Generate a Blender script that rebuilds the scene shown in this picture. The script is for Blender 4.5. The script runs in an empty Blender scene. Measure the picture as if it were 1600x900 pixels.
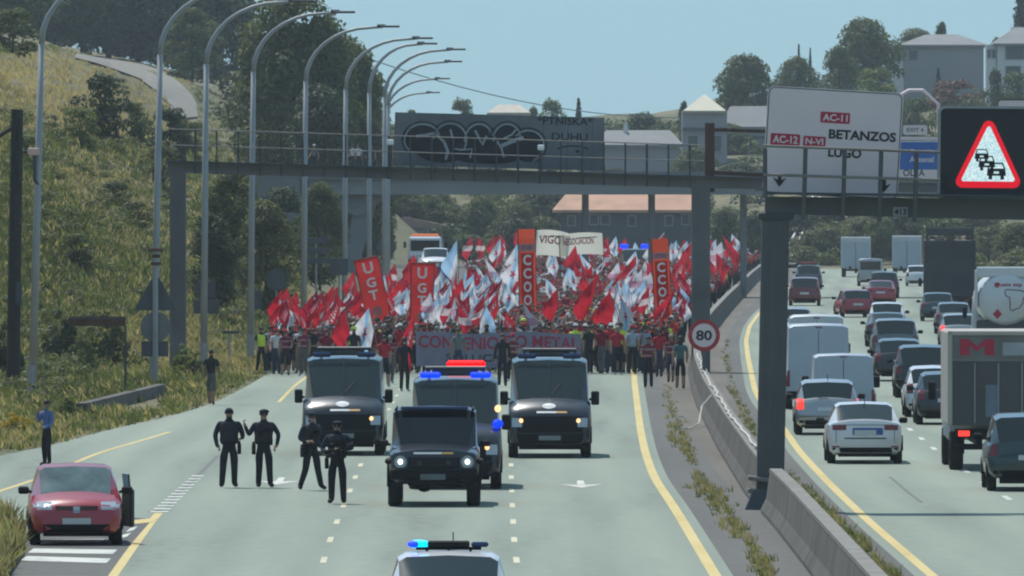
import bpy, bmesh, math, random
import numpy as np
from mathutils import Vector, Matrix, Euler
from mathutils.bvhtree import BVHTree
random.seed(7); RNG = np.random.default_rng(11)
scene = bpy.context.scene
COL = scene.collection
# ---------------------------------------------------------------- camera (telephoto, on an overbridge 6.4 m above the road)
F, HC, HY = 18900.0, 6.4, 306.0          # focal length in photo pixels, camera height, horizon row of the 1600x900 photo
cd = bpy.data.cameras.new('camera'); cam = bpy.data.objects.new('camera', cd); COL.objects.link(cam)
cd.sensor_width = 36.0; cd.lens = F / 1600 * 36.0
cam.location = (0, 0, HC); cam.rotation_euler = (math.radians(90), 0, 0)
cd.shift_y = -(450 - HY) / 1600.0
cd.clip_start = 5; cd.clip_end = 20000
scene.camera = cam
# ---------------------------------------------------------------- sky and sun
SUN = Vector((-0.42, 1.0, 1.75)).normalized()
w = bpy.data.worlds.new('World'); scene.world = w; w.use_nodes = True
nt = w.node_tree; nt.nodes.clear()
sky = nt.nodes.new('ShaderNodeTexSky'); sky.sky_type = 'NISHITA'; sky.sun_disc = False
sky.sun_elevation = math.asin(SUN.z); sky.sun_rotation = math.atan2(SUN.x, SUN.y)
sky.air_density = 1.0; sky.dust_density = 0.2; sky.ozone_density = 6.0; sky.altitude = 0
tint = nt.nodes.new('ShaderNodeMix'); tint.data_type = 'RGBA'; tint.blend_type = 'MULTIPLY'
tint.inputs[0].default_value = 1.0; tint.inputs[7].default_value = (0.54, 0.82, 1.08, 1)
bg = nt.nodes.new('ShaderNodeBackground'); bg.inputs[1].default_value = 0.095
out = nt.nodes.new('ShaderNodeOutputWorld')
nt.links.new(sky.outputs[0], tint.inputs[6]); flat = nt.nodes.new('ShaderNodeMix'); flat.data_type = 'RGBA'; flat.inputs[0].default_value = 0.6; flat.inputs[7].default_value = (4.35, 6.95, 8.5, 1)   # even pale blue of a hazy summer sky
nt.links.new(tint.outputs[2], flat.inputs[6]); nt.links.new(flat.outputs[2], bg.inputs[0]); nt.links.new(bg.outputs[0], out.inputs[0])
sl = bpy.data.lights.new('sun', 'SUN'); sl.energy = 4.4; sl.angle = math.radians(0.5); sl.color = (1.0, 0.965, 0.90)
so = bpy.data.objects.new('sun', sl); COL.objects.link(so); so.rotation_euler = SUN.to_track_quat('Z', 'Y').to_euler()
so.location = (-40, 300, 120)
vs = scene.view_settings; vs.view_transform = 'Standard'; vs.look = 'None'; vs.gamma = 1; vs.exposure = -0.10
try: vs.use_curve_mapping = False
except Exception: pass
scene.render.engine = 'CYCLES'
cy = scene.cycles; cy.use_denoising = True; cy.max_bounces = 6; cy.volume_bounces = 0; cy.transparent_max_bounces = 8
cy.diffuse_bounces = 3; cy.glossy_bounces = 3; cy.transmission_bounces = 3; cy.caustics_reflective = False; cy.caustics_refractive = False
cy.sample_clamp_indirect = 4.0; cy.filter_width = 2.1
# ---------------------------------------------------------------- helpers
def gp(px, py):                       # photo pixel -> point on the flat road plane
    s = (py - HY) / HC
    return ((px - 800) / s, F / s)
def at(px, py, Y, dz=0):              # photo pixel at a known distance -> world point
    return Vector(((px - 800) * Y / F, Y, HC - (py - HY) * Y / F + dz))
def dist(py): return F * HC / (py - HY)
def curve(pts, win=12):               # ground pixels -> smooth X(Y)
    a = sorted(((gp(*p)[1], gp(*p)[0]) for p in pts))
    ys = np.array([q[0] for q in a]); xs = np.array([q[1] for q in a])
    s0 = (xs[1]-xs[0])/(ys[1]-ys[0]); s1 = (xs[-1]-xs[-2])/(ys[-1]-ys[-2])
    g = np.arange(120, 1500, 2.0)
    x = np.interp(g, ys, xs); x = np.where(g < ys[0], xs[0]+s0*(g-ys[0]), x); x = np.where(g > ys[-1], xs[-1]+s1*(g-ys[-1]), x)
    k = np.hanning(2*int(win/2)+3); k /= k.sum(); p = len(k)//2
    x = np.convolve(np.pad(x, p, mode='reflect', reflect_type='odd'), k, 'valid')
    return lambda Y: np.interp(Y, g, x)
def lin(*a):                           # sRGB 0-255 -> linear
    return tuple(((c/255)/12.92 if c/255 <= 0.04045 else ((c/255+0.055)/1.055)**2.4) for c in a)
MATS = {}
def mat(name, col, rough=0.7, metal=0.0, var=0.12, scale=1.5, bump=0.0, spec=0.5, emit=None, estr=0, coat=0.0, trans=0.0, world=False, detail=4):
    if name in MATS: return MATS[name]
    m = bpy.data.materials.new(name); m.use_nodes = True; n = m.node_tree.nodes; L = m.node_tree.links
    b = n['Principled BSDF']; b.inputs['Roughness'].default_value = rough; b.inputs['Metallic'].default_value = metal
    b.inputs['Specular IOR Level'].default_value = spec
    b.inputs['Base Color'].default_value = (*col, 1); b.inputs['Coat Weight'].default_value = coat; b.inputs['Coat Roughness'].default_value = 0.06
    if trans: b.inputs['Transmission Weight'].default_value = trans
    if emit: b.inputs['Emission Color'].default_value = (*emit, 1); b.inputs['Emission Strength'].default_value = estr
    if var or bump:
        if world: tc = n.new('ShaderNodeNewGeometry'); co = tc.outputs['Position']
        else: tc = n.new('ShaderNodeTexCoord'); co = tc.outputs['Object']
        nz = n.new('ShaderNodeTexNoise'); nz.inputs['Scale'].default_value = scale; nz.inputs['Detail'].default_value = detail
        L.new(co, nz.inputs['Vector'])
        if var:
            mr = n.new('ShaderNodeMapRange'); mr.inputs['From Min'].default_value = 0.3; mr.inputs['From Max'].default_value = 0.7
            mr.inputs['To Min'].default_value = 1-var; mr.inputs['To Max'].default_value = 1+var; mr.clamp = False
            L.new(nz.outputs['Fac'], mr.inputs['Value'])
            vm = n.new('ShaderNodeVectorMath'); vm.operation = 'SCALE'; vm.inputs[0].default_value = col
            L.new(mr.outputs[0], vm.inputs['Scale']); L.new(vm.outputs[0], b.inputs['Base Color'])
        if bump:
            bp = n.new('ShaderNodeBump'); bp.inputs['Strength'].default_value = bump; bp.inputs['Distance'].default_value = 0.05
            L.new(nz.outputs['Fac'], bp.inputs['Height']); L.new(bp.outputs[0], b.inputs['Normal'])
    MATS[name] = m
    return m
class MB:
    """collects shapes and links them as ONE mesh object"""
    def __init__(s): s.v = []; s.f = []; s.m = []
    def add(s, vs, fs, mi=0):
        o = len(s.v); s.v.extend(tuple(q) for q in vs); s.f.extend(tuple(o+i for i in q) for q in fs)
        s.m.extend([mi]*len(fs)) if isinstance(mi, int) else s.m.extend(mi)
        return s
    def box(s, c, d, mi=0, rot=None, bev=0.0, top=None):
        x, y, z = d[0]/2, d[1]/2, d[2]/2; t = top or (1, 1)
        vs = [Vector((a*x*(t[0] if e > 0 else 1), b*y*(t[1] if e > 0 else 1), e*z)) for e in (-1, 1) for b in (-1, 1) for a in (-1, 1)]
        fs = [(0, 2, 3, 1), (4, 5, 7, 6), (0, 1, 5, 4), (2, 6, 7, 3), (0, 4, 6, 2), (1, 3, 7, 5)]
        if bev:
            bm = bmesh.new(); bv = [bm.verts.new(v) for v in vs]; [bm.faces.new([bv[i] for i in f]) for f in fs]
            bmesh.ops.bevel(bm, geom=list(bm.edges), offset=bev, segments=1, affect='EDGES', profile=0.5)
            bm.verts.index_update(); vs = [v.co.copy() for v in bm.verts]; fs = [[v.index for v in f.verts] for f in bm.faces]; bm.free()
        if rot: R = Euler(rot).to_matrix(); vs = [R @ v for v in vs]
        c = Vector(c); return s.add([v + c for v in vs], fs, mi)
    def tube(s, pts, r, n=8, mi=0, cap=True, sx=1.0):
        pts = [Vector(p) for p in pts]; k = len(pts); rs = r if isinstance(r, (list, tuple)) else [r]*k
        vs = []; fs = []
        up = Vector((0, 0, 1))
        for i, p in enumerate(pts):
            d = (pts[min(i+1, k-1)] - pts[max(i-1, 0)])
            d = d.normalized() if d.length > 1e-9 else Vector((0, 0, 1))
            a = d.cross(Vector((0, 1, 0)) if abs(d.y) < 0.9 else Vector((1, 0, 0))).normalized(); b = d.cross(a).normalized()
            for j in range(n):
                t = 2*math.pi*j/n; vs.append(p + (a*math.cos(t)*sx + b*math.sin(t))*rs[i])
        for i in range(k-1):
            for j in range(n):
                q = (j+1) % n; fs.append((i*n+j, i*n+q, (i+1)*n+q, (i+1)*n+j))
        if cap: fs.append(tuple(range(n))[::-1]); fs.append(tuple((k-1)*n+j for j in range(n)))
        return s.add(vs, fs, mi)
    def prism(s, poly, y0, y1, mi=0):   # polygon in XZ, extruded along Y
        n = len(poly); vs = [(x, y0, z) for x, z in poly] + [(x, y1, z) for x, z in poly]
        fs = [tuple(range(n)), tuple(range(2*n-1, n-1, -1))] + [(i, n+i, n+(i+1) % n, (i+1) % n) for i in range(n)]
        return s.add(vs, fs, mi)
    def xprism(s, poly, x0, x1, mi=0):  # polygon in YZ, extruded along X
        n = len(poly); vs = [(x0, y, z) for y, z in poly] + [(x1, y, z) for y, z in poly]
        fs = [tuple(range(n))[::-1], tuple(range(n, 2*n))] + [(i, (i+1) % n, n+(i+1) % n, n+i) for i in range(n)]
        return s.add(vs, fs, mi)
    def ell(s, c, r, n=10, k=6, mi=0, z0=-1.0):
        vs = []; fs = []; c = Vector(c)
        for i in range(k+1):
            t = math.asin(z0) + (math.pi/2 - math.asin(z0))*i/k
            for j in range(n):
                a = 2*math.pi*j/n; vs.append(c + Vector((r[0]*math.cos(t)*math.cos(a), r[1]*math.cos(t)*math.sin(a), r[2]*math.sin(t))))
        for i in range(k):
            for j in range(n): q = (j+1) % n; fs.append((i*n+j, i*n+q, (i+1)*n+q, (i+1)*n+j))
        return s.add(vs, fs, mi)
    def mesh(s, name, smooth=False):
        me = bpy.data.meshes.new(name); me.from_pydata(s.v, [], s.f)
        if any(s.m): me.polygons.foreach_set('material_index', s.m)
        if smooth: me.polygons.foreach_set('use_smooth', [True]*len(s.f))
        me.update(); return me
    def build(s, name, mats, parent=None, smooth=False, loc=None):
        me = s.mesh(name, smooth); o = bpy.data.objects.new(name, me); COL.objects.link(o)
        for m in (mats if isinstance(mats, (list, tuple)) else [mats]): me.materials.append(m)
        if parent: o.parent = parent
        if loc is not None: o.location = loc
        return o
def tag(o, label=None, cat=None, group=None, kind=None):
    for k, v in (('label', label), ('category', cat), ('group', group), ('kind', kind)):
        if v: o[k] = v
    return o
def thing(name, label, cat, loc=(0, 0, 0), rz=0.0, group=None):
    o = bpy.data.objects.new(name, None); COL.objects.link(o); o.location = loc; o.rotation_euler = (0, 0, rz); o.empty_display_size = 0.2
    return tag(o, label, cat, group)
def part(mb, name, m, parent, smooth=False): return mb.build(name, m, parent, smooth)
def obj(name, me, parent, mats=None, loc=None, rot=None):
    o = bpy.data.objects.new(name, me); COL.objects.link(o); o.parent = parent
    if loc is not None: o.location = loc
    if rot is not None: o.rotation_euler = rot
    return o
TXT = {}
def text_geo(t, bold=0.0):
    """flat letters: (verts, faces, width, height) at size 1, centred"""
    k = (t, bold)
    if k in TXT: return TXT[k]
    cu = bpy.data.curves.new('t', 'FONT'); cu.body = t; cu.align_x = 'CENTER'; cu.align_y = 'CENTER'; cu.offset = bold; cu.resolution_u = 3
    o = bpy.data.objects.new('t', cu); me = o.to_mesh()
    v = [x.co.copy() for x in me.vertices]; f = [tuple(p.vertices) for p in me.polygons]
    o.to_mesh_clear(); bpy.data.objects.remove(o); bpy.data.curves.remove(cu)
    xs = [q.x for q in v]; ys = [q.y for q in v]; cx = (min(xs)+max(xs))/2; cz = (min(ys)+max(ys))/2
    v = [Vector((q.x-cx, q.y-cz)) for q in v]
    TXT[k] = (v, f, max(xs)-min(xs), max(ys)-min(ys)); return TXT[k]
def lettering(t, c, w, h, m, parent, name='lettering', bold=0.02, M=None, y=0.0, bend=None):
    """letters in the local XZ plane facing -Y, fitted to w x h round c=(x,z)"""
    v, f, tw, th = text_geo(t, bold); mb = MB()
    pts = [Vector((c[0]+q.x*w/tw, y, c[1]+q.y*h/th)) for q in v]
    if bend: pts = [bend(p) for p in pts]
    if M: pts = [M @ p for p in pts]
    return mb.add(pts, f).build(name, m, parent)
# ---------------------------------------------------------------- ground curves, read off the photo as points on the road plane
C_left = curve([(-330, 800), (-150, 745), (0, 709), (60, 704), (133, 680), (233, 657), (283, 647), (333, 630), (393, 600), (410, 588), (530, 537), (620, 498), (672, 466), (715, 436), (800, 412)], 20)
C_yl = curve([(1118, 900), (1086.7, 848), (1053, 792), (1022, 747), (1008, 707), (1000, 667), (991.7, 600), (990, 575), (1004, 540), (1032, 505), (1072, 470), (1116, 440), (1135, 428), (1180, 400)], 16)
C_bar = curve([(1275, 910), (1203, 816), (1170, 783), (1120, 700), (1087, 633), (1077, 600), (1075, 572), (1083, 545), (1098, 518), (1128, 484), (1168, 444), (1184, 430), (1222, 404)], 16)
C_ry = curve([(1457, 900), (1360, 817), (1300, 760), (1250, 707), (1227, 673), (1190, 630), (1179, 608), (1169, 560), (1165.5, 533), (1171, 510), (1184, 492), (1208, 468), (1236, 446), (1262, 428), (1296, 410)], 14)
C_d1 = curve([(507, 872), (517, 840), (528, 811), (549, 762), (556, 743), (566, 721), (585, 680), (630, 600), (660, 560)], 12)
C_d2 = curve([(809, 890), (806.7, 875), (803, 843), (801.7, 815), (800.5, 790), (799.5, 767), (798.5, 726), (798, 690), (800, 640), (806, 600), (815, 570)], 12)
C_lm = curve([(176.7, 900), (206.7, 856.7), (233, 820), (246, 803), (310, 743), (345, 712), (400, 660), (455, 603), (480, 585)], 12)
C_slip = curve([(-120, 806), (0, 767), (50, 752), (130, 718), (150, 708), (217, 690), (300, 664), (372, 638)], 12)
def C_rr(Y): return C_ry(Y) + 11.8           # right edge of the right carriageway
def C_barc(Y): return C_bar(Y) + 0.30        # middle of the concrete barrier
def smooth(t): t = np.clip(t, 0, 1); return t*t*(3-2*t)
PROF_U = [-99, 0, 1.2, 3, 6, 12, 18, 25, 35, 60, 120]; PROF_Z = [-0.06, -0.06, 0.10, 0.5, 2.3, 6.8, 11.6, 15.6, 18.6, 24, 30]
def height(X, Y):
    X = np.asarray(X, float); Y = np.asarray(Y, float)
    u = C_left(Y) - X; u0 = u; u = np.where(u > 0, np.maximum(u-6.2*(1-smooth((Y-390)/130)), np.minimum(u, 0.9)), u)   # the verge is wide and flat near the slip road
    n = (np.sin(X*0.31+Y*0.021)+np.sin(X*0.17-Y*0.043+1.3)+np.sin(X*0.83+Y*0.11)*0.45+np.sin(Y*0.075+X*0.5+2)*0.5)
    zl = np.interp(u, PROF_U, PROF_Z) * (0.55+0.45*smooth((Y-290)/110)) + n*0.22*smooth((u-2)/6)
    ur = X - C_rr(Y)
    zr = np.interp(ur, [-99, 0.3, 2, 12, 40], [-0.06, -0.06, 0.25, 3.4, 9.0]) + n*0.15*smooth((ur-1)/4)
    zf = (13.2+3.2*smooth((X-14)/22)-1.5*smooth((X+5)/-20))*smooth((Y-1060)/330) + 4*smooth((Y-1400)/300) + n*0.25*smooth((Y-1080)/60)
    z = np.maximum(np.maximum(zl, zr), np.where(Y > 1060, zf, -0.06))
    return z
def hit(px, py, y0=285, y1=1690):
    """where the sight line through a photo pixel meets the terrain"""
    Ys = np.arange(y0, y1, 2.0); X = (px-800)/F*Ys; zr = HC-(py-HY)/F*Ys
    k = np.nonzero(height(X, Ys) >= zr)[0]
    return None if len(k) == 0 else (X[k[0]], Ys[k[0]], float(height(X[k[0]], Ys[k[0]])))
def on_ground(X, Y, dz=0.0): return (float(X), float(Y), max(0.0, float(height(X, Y))) + dz)
# materials of the ground
def ground_mat(name, stops, s1, s2, stretch=(1, 1, 1), rough=0.9, bump=0.3, spec=0.3, mixw=0.5):
    m = bpy.data.materials.new(name); m.use_nodes = True; n = m.node_tree.nodes; L = m.node_tree.links; b = n['Principled BSDF']
    b.inputs['Roughness'].default_value = rough; b.inputs['Specular IOR Level'].default_value = spec
    g = n.new('ShaderNodeNewGeometry'); mp = n.new('ShaderNodeMapping'); mp.inputs['Scale'].default_value = stretch
    L.new(g.outputs['Position'], mp.inputs['Vector'])
    a = n.new('ShaderNodeTexNoise'); a.inputs['Scale'].default_value = s1; a.inputs['Detail'].default_value = 5; L.new(mp.outputs[0], a.inputs['Vector'])
    c = n.new('ShaderNodeTexNoise'); c.inputs['Scale'].default_value = s2; c.inputs['Detail'].default_value = 6; L.new(g.outputs['Position'], c.inputs['Vector'])
    mx = n.new('ShaderNodeMix'); mx.inputs[0].default_value = mixw; L.new(a.outputs['Fac'], mx.inputs[2]); L.new(c.outputs['Fac'], mx.inputs[3])
    r = n.new('ShaderNodeValToRGB'); L.new(mx.outputs[0], r.inputs['Fac'])
    e = r.color_ramp.elements; e[0].position, e[0].color = stops[0][0], (*stops[0][1], 1); e[1].position, e[1].color = stops[-1][0], (*stops[-1][1], 1)
    for p, c_ in stops[1:-1]: q = e.new(p); q.color = (*c_, 1)
    L.new(r.outputs[0], b.inputs['Base Color'])
    if bump:
        bp = n.new('ShaderNodeBump'); bp.inputs['Strength'].default_value = bump; bp.inputs['Distance'].default_value = 0.1
        L.new(c.outputs['Fac'], bp.inputs['Height']); L.new(bp.outputs[0], b.inputs['Normal'])
    return m
M_hill = ground_mat('hill_ground', [(0.34, (0.055, 0.064, 0.028)), (0.46, (0.108, 0.108, 0.052)), (0.55, (0.175, 0.150, 0.085)), (0.68, (0.29, 0.225, 0.145))], 0.05, 0.55, (1, 0.22, 1), 0.95, 0.5)
M_asph = ground_mat('pale_asphalt', [(0.32, (0.130, 0.150, 0.126)), (0.42, (0.182, 0.214, 0.172)), (0.50, (0.210, 0.246, 0.198)), (0.64, (0.240, 0.276, 0.222))], 0.55, 2.5, (1, 0.035, 1), 0.8, 0.05, 0.4, 0.35)
def wheel_tracks(m):      # two tyre-polished darker bands in each 3.5 m lane, broken up by noise
    n = m.node_tree.nodes; L = m.node_tree.links; b = n['Principled BSDF']; src = b.inputs['Base Color'].links[0].from_socket
    uv = n.new('ShaderNodeUVMap'); sp = n.new('ShaderNodeSeparateXYZ'); L.new(uv.outputs[0], sp.inputs[0])
    def mth(op, a, c): q = n.new('ShaderNodeMath'); q.operation = op; (L.new(a, q.inputs[0]) if not isinstance(a, float) else None); (L.new(c, q.inputs[1]) if not isinstance(c, float) else setattr(q.inputs[1], 'default_value', c)); return q.outputs[0]
    w_ = n.new('ShaderNodeMath'); w_.operation = 'COSINE'; L.new(mth('MULTIPLY', mth('ADD', sp.outputs[0], 0.87), 3.59), w_.inputs[0])
    nz = n.new('ShaderNodeTexNoise'); nz.inputs['Scale'].default_value = 0.6; nz.inputs['Detail'].default_value = 3; mp = n.new('ShaderNodeMapping'); mp.inputs['Scale'].default_value = (0.8, 0.05, 1); L.new(uv.outputs[0], mp.inputs['Vector']); L.new(mp.outputs[0], nz.inputs['Vector'])
    f = mth('ADD', mth('MULTIPLY', mth('MULTIPLY', w_.outputs[0], nz.outputs['Fac']), 0.13), 1.0); vm = n.new('ShaderNodeVectorMath'); vm.operation = 'SCALE'; L.new(src, vm.inputs[0]); L.new(f, vm.inputs['Scale']); L.new(vm.outputs[0], b.inputs['Base Color'])
wheel_tracks(M_asph)
M_asph2 = ground_mat('dark_asphalt', [(0.32, (0.075, 0.074, 0.07)), (0.52, (0.112, 0.109, 0.102)), (0.68, (0.145, 0.140, 0.130))], 0.5, 3.0, (1, 0.05, 1), 0.85, 0.1)
M_apron = ground_mat('median_concrete', [(0.34, (0.085, 0.078, 0.066)), (0.5, (0.14, 0.129, 0.112)), (0.66, (0.19, 0.175, 0.152))], 0.4, 2.2, (1, 0.06, 1), 0.9, 0.1)
M_yel = ground_mat('yellow_paint', [(0.30, (0.40, 0.29, 0.10)), (0.45, (0.56, 0.43, 0.17)), (0.7, (0.62, 0.50, 0.24))], 0.9, 4.0, (1, 0.1, 1), 0.7, 0.0)
M_whi = ground_mat('worn_white_paint', [(0.32, (0.33, 0.34, 0.31)), (0.48, (0.56, 0.56, 0.51)), (0.7, (0.64, 0.63, 0.57))], 1.5, 5.0, (1, 0.3, 1), 0.7, 0.0)
M_crm = ground_mat('cream_paint', [(0.32, (0.36, 0.34, 0.24)), (0.48, (0.56, 0.52, 0.36)), (0.7, (0.64, 0.60, 0.44))], 1.5, 5.0, (1, 0.3, 1), 0.7, 0.0)
M_path = ground_mat('gravel_path', [(0.3, (0.17, 0.155, 0.125)), (0.5, (0.22, 0.205, 0.18)), (0.7, (0.26, 0.24, 0.21))], 0.3, 1.2, (1, 1, 1))
def strip(name, fa, fb, y0, y1, z, m, step=4.0, n=1, kind='structure', uvf=None):
    mb = MB(); ys = np.arange(y0, y1+step*0.5, step); A = fa(ys); B = fb(ys); vs = []
    for k in range(len(ys)):
        for j in range(n+1): vs.append((A[k]+(B[k]-A[k])*j/n, ys[k], z))
    fs = [(k*(n+1)+j, k*(n+1)+j+1, (k+1)*(n+1)+j+1, (k+1)*(n+1)+j) for k in range(len(ys)-1) for j in range(n)]
    o = mb.add(vs, fs).build(name, m)
    if uvf: l = o.data.uv_layers.new(name='UVMap'); l.data.foreach_set('uv', [c for q in o.data.loops for c in (vs[q.vertex_index][0]-float(uvf(vs[q.vertex_index][1])), vs[q.vertex_index][1])])
    if kind: o['kind'] = kind
    return o
# terrain: ground sheet to the horizon, then the hillside height field
gs = MB().add([(-4000, -200, -0.35), (4000, -200, -0.35), (4000, 9000, -0.35), (-4000, 9000, -0.35)], [(0, 1, 2, 3)]).build('ground', M_hill); gs['kind'] = 'structure'
xs = np.concatenate([np.arange(-150, -48, 6), np.arange(-48, 70, 1.2), np.arange(70, 151, 6)]); ysg = np.concatenate([np.arange(150, 280, 10), np.arange(280, 1100, 5), np.arange(1100, 1800, 12)])
XX, YY = np.meshgrid(xs, ysg); ZZ = height(XX, YY); nx = len(xs)
hv = np.stack([XX, YY, ZZ], -1).reshape(-1, 3).tolist()
hf = [(j*nx+i, j*nx+i+1, (j+1)*nx+i+1, (j+1)*nx+i) for j in range(len(ysg)-1) for i in range(nx-1)]
ho = MB().add(hv, hf).build('hillside', M_hill, smooth=True); ho['kind'] = 'structure'
off = lambda f, d: (lambda Y: f(Y)+d)
road = strip('road', C_left, off(C_yl, 0.3), 150, 1064, 0.0, M_asph, n=3, uvf=C_yl)
rroad = strip('road_far_side', off(C_ry, -0.3), C_rr, 150, 1064, 0.0, M_asph, n=3, uvf=C_ry)
sh1 = strip('shoulder', off(C_yl, 0.3), lambda Y: C_yl(Y)+0.3+np.interp(Y, [150, 250, 430, 500], [1.7, 1.35, 0.5, 0.3]), 150, 1064, 0.0, M_asph2)
apron = strip('median_apron', lambda Y: C_yl(Y)+0.3+np.interp(Y, [150, 250, 430, 500], [1.7, 1.35, 0.5, 0.3]), C_barc, 150, 1064, 0.0, M_apron)
apron2 = strip('median_strip', C_barc, lambda Y: C_barc(Y)+(C_ry(Y)-0.3-C_barc(Y))*np.interp(Y, [150, 230, 300, 330], [0.16, 0.16, 0.42, 0.62]), 150, 1064, 0.0, M_apron)
sh2 = strip('shoulder_far_side', lambda Y: C_barc(Y)+(C_ry(Y)-0.3-C_barc(Y))*np.interp(Y, [150, 230, 300, 330], [0.16, 0.16, 0.42, 0.62]), off(C_ry, -0.3), 150, 1064, 0.0, M_asph2)
# painted lines: children of the road, each dash a piece of its own
def line(name, f, w, y0, y1, m, parent, z=0.004):
    o = strip(name, off(f, -w/2), off(f, w/2), y0, y1, z, m, 4.0, 1, None); o.parent = parent; return o
line('yellow_line', C_yl, 0.20, 160, 1060, M_yel, road)
line('yellow_line', C_lm, 0.17, 160, 243, M_yel, road)
line('yellow_line', C_slip, 0.14, 240, 330, M_yel, road)
line('yellow_line', off(C_lm, 0.1), 0.12, 375, 440, M_yel, road)
line('yellow_line', C_ry, 0.19, 160, 1060, M_yel, rroad)
d0 = dist(875)
for k in range(-3, 16):
    for f in (C_d1, C_d2):
        y = d0 + k*12.5
        o = strip('lane_dash', off(f, -0.055), off(f, 0.055), y-1.7, y+1.7, 0.004, M_crm, 1.7, 1, None); o.parent = road
dr = dist(829)
for k in range(-2, 30):
    for q in (1, 2):
        y = dr + k*12.5
        o = strip('lane_dash', lambda Y: C_ry(Y)+q*3.45-0.065, lambda Y: C_ry(Y)+q*3.45+0.065, y-1.7, y+1.7, 0.004, M_whi, 1.7, 1, None); o.parent = rroad
# rumble bars where the slip road splits off, hatching of the gore, arrows
for k in range(13):
    t = k/12; px, py = 249+60*t, 800-56*t; X, Y = gp(px, py)
    o = MB().box((X, Y, 0.006), (0.36-0.1*t, 0.9, 0.004)).build('rumble_bar', M_whi, road)
for (x0, y0, x1, y1) in ((67, 847, 160, 846), (48, 861, 180, 863), (37, 873, 170, 877), (186, 840, 202, 836), (200, 829, 212, 826)):
    a = gp(x0, y0); b = gp(x1, y1); d = 1.3
    o = MB().add([(a[0], a[1]-d, 0.010), (b[0], b[1]-d, 0.010), (b[0], b[1]+d, 0.010), (a[0], a[1]+d, 0.010)], [(0, 1, 2, 3)]).build('hatch_bar', M_whi, road)
a = gp(203, 817); b = gp(243, 813)
MB().add([(a[0], a[1]-1.6, 0.010), (b[0], b[1]-1.6, 0.010), (b[0], b[1]+1.6, 0.010), (a[0], a[1]+1.6, 0.010)], [(0, 1, 2, 3)]).build('hatch_bar', M_yel, road)
gore = MB(); P = [gp(*p) for p in ((0, 900), (168, 900), (205, 850), (238, 812), (205, 808), (150, 812), (60, 830), (30, 850))]
gore.add([(x, y, 0.005) for x, y in P], [tuple(range(len(P)))]).build('dark_patch', M_asph2, road)
def arrow(px, py):
    X, Y = gp(px, py); s = 1.0
    pts = [(-0.07, 3.6), (0.07, 3.6), (0.09, -0.3), (0.48, 0.1), (0.0, -3.2), (-0.48, 0.1), (-0.09, -0.3)]
    MB().add([(X+x, Y+y, 0.005) for x, y in pts], [tuple(range(7))]).build('lane_arrow', M_whi, road)
arrow(908, 757); arrow(436, 752)
for (pts, par, wd) in (([(233, 800), (262, 795), (275, 772), (300, 752), (340, 712)], road, 0.05), ([(85, 803), (100, 780), (160, 740)], road, 0.03),
                   ([(1390, 745), (1405, 757), (1420, 770), (1440, 785)], rroad, 0.03)):
    L_ = [gp(*p) for p in pts]; mb = MB(); vs = []
    for i, (x, y) in enumerate(L_):
        a = Vector(L_[max(i-1, 0)]); b = Vector(L_[min(i+1, len(L_)-1)]); d = (b-a).normalized(); nrm = Vector((-d.y, d.x))*wd
        vs += [(x+nrm.x, y+nrm.y, 0.006), (x-nrm.x, y-nrm.y, 0.006)]
    mb.add(vs, [(2*i, 2*i+1, 2*i+3, 2*i+2) for i in range(len(L_)-1)]).build('tar_seam', mat('tar', (0.10, 0.105, 0.10), 0.7, var=0.1), par)
# the gravel track climbing the hillside, draped over it
TR = [(290, 188, 40), (284, 160, 44), (260, 136, 46), (226, 116, 38), (180, 103, 26), (138, 94, 16), (112, 88, 12)]
mb = MB(); vs = []; rows = 0
for i in range(len(TR)-1):
    for t in (0, 0.25, 0.5, 0.75):
        px, py, wd = [TR[i][k]+(TR[i+1][k]-TR[i][k])*t for k in range(3)]
        d = (TR[i+1][0]-TR[i][0], TR[i+1][1]-TR[i][1]); L_ = math.hypot(*d); nx_, ny_ = -d[1]/L_, d[0]/L_
        hs = [hit(px+nx_*wd*0.5*q, py+ny_*wd*0.28*q) for q in (-1, -0.33, 0.33, 1)]
        if any(h is None for h in hs): continue
        vs += [(h[0], h[1], h[2]+0.14) for h in hs]; rows += 1
pth = mb.add(vs, [(4*r+j, 4*r+j+1, 4*r+5+j, 4*r+4+j) for r in range(rows-1) for j in range(3)]).build('path', M_path, smooth=True); pth['kind'] = 'structure'
# ---------------------------------------------------------------- structures
M_conc = mat('barrier_concrete', (0.092, 0.083, 0.072), 0.9, var=0.4, scale=0.7, bump=0.2, world=True, detail=7)
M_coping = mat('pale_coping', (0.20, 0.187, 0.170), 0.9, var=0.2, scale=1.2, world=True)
M_steel = mat('galvanised_steel', (0.30, 0.31, 0.32), 0.5, 0.15, var=0.12, scale=0.8)
M_dsteel = mat('dark_steel', (0.055, 0.062, 0.07), 0.5, 0.4, var=0.15, scale=1.0)
M_gsteel = mat('grey_painted_steel', (0.085, 0.090, 0.094), 0.6, 0.0, var=0.16, scale=0.6, bump=0.05)
M_gsteel2 = mat('pale_painted_steel', (0.125, 0.128, 0.130), 0.7, 0.0, var=0.25, scale=0.5, bump=0.05, detail=7)
M_rust = mat('rusty_steel', (0.085, 0.038, 0.024), 0.8, 0.1, var=0.3, scale=3)
M_pconc = mat('pier_concrete', (0.17, 0.175, 0.18), 0.9, var=0.2, scale=0.4, bump=0.1, detail=6)
M_signw = mat('sign_white', (0.72, 0.60, 0.61), 0.55, var=0.05, scale=0.8)
M_signk = mat('sign_black', (0.012, 0.013, 0.017), 0.6, var=0)
M_signr = mat('sign_red', (0.42, 0.015, 0.05), 0.6, var=0.06)
M_signb = mat('sign_blue', (0.01, 0.11, 0.42), 0.6, var=0.06)
M_back = mat('sign_back', (0.075, 0.085, 0.095), 0.6, 0.3, var=0.15, scale=2)
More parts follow.
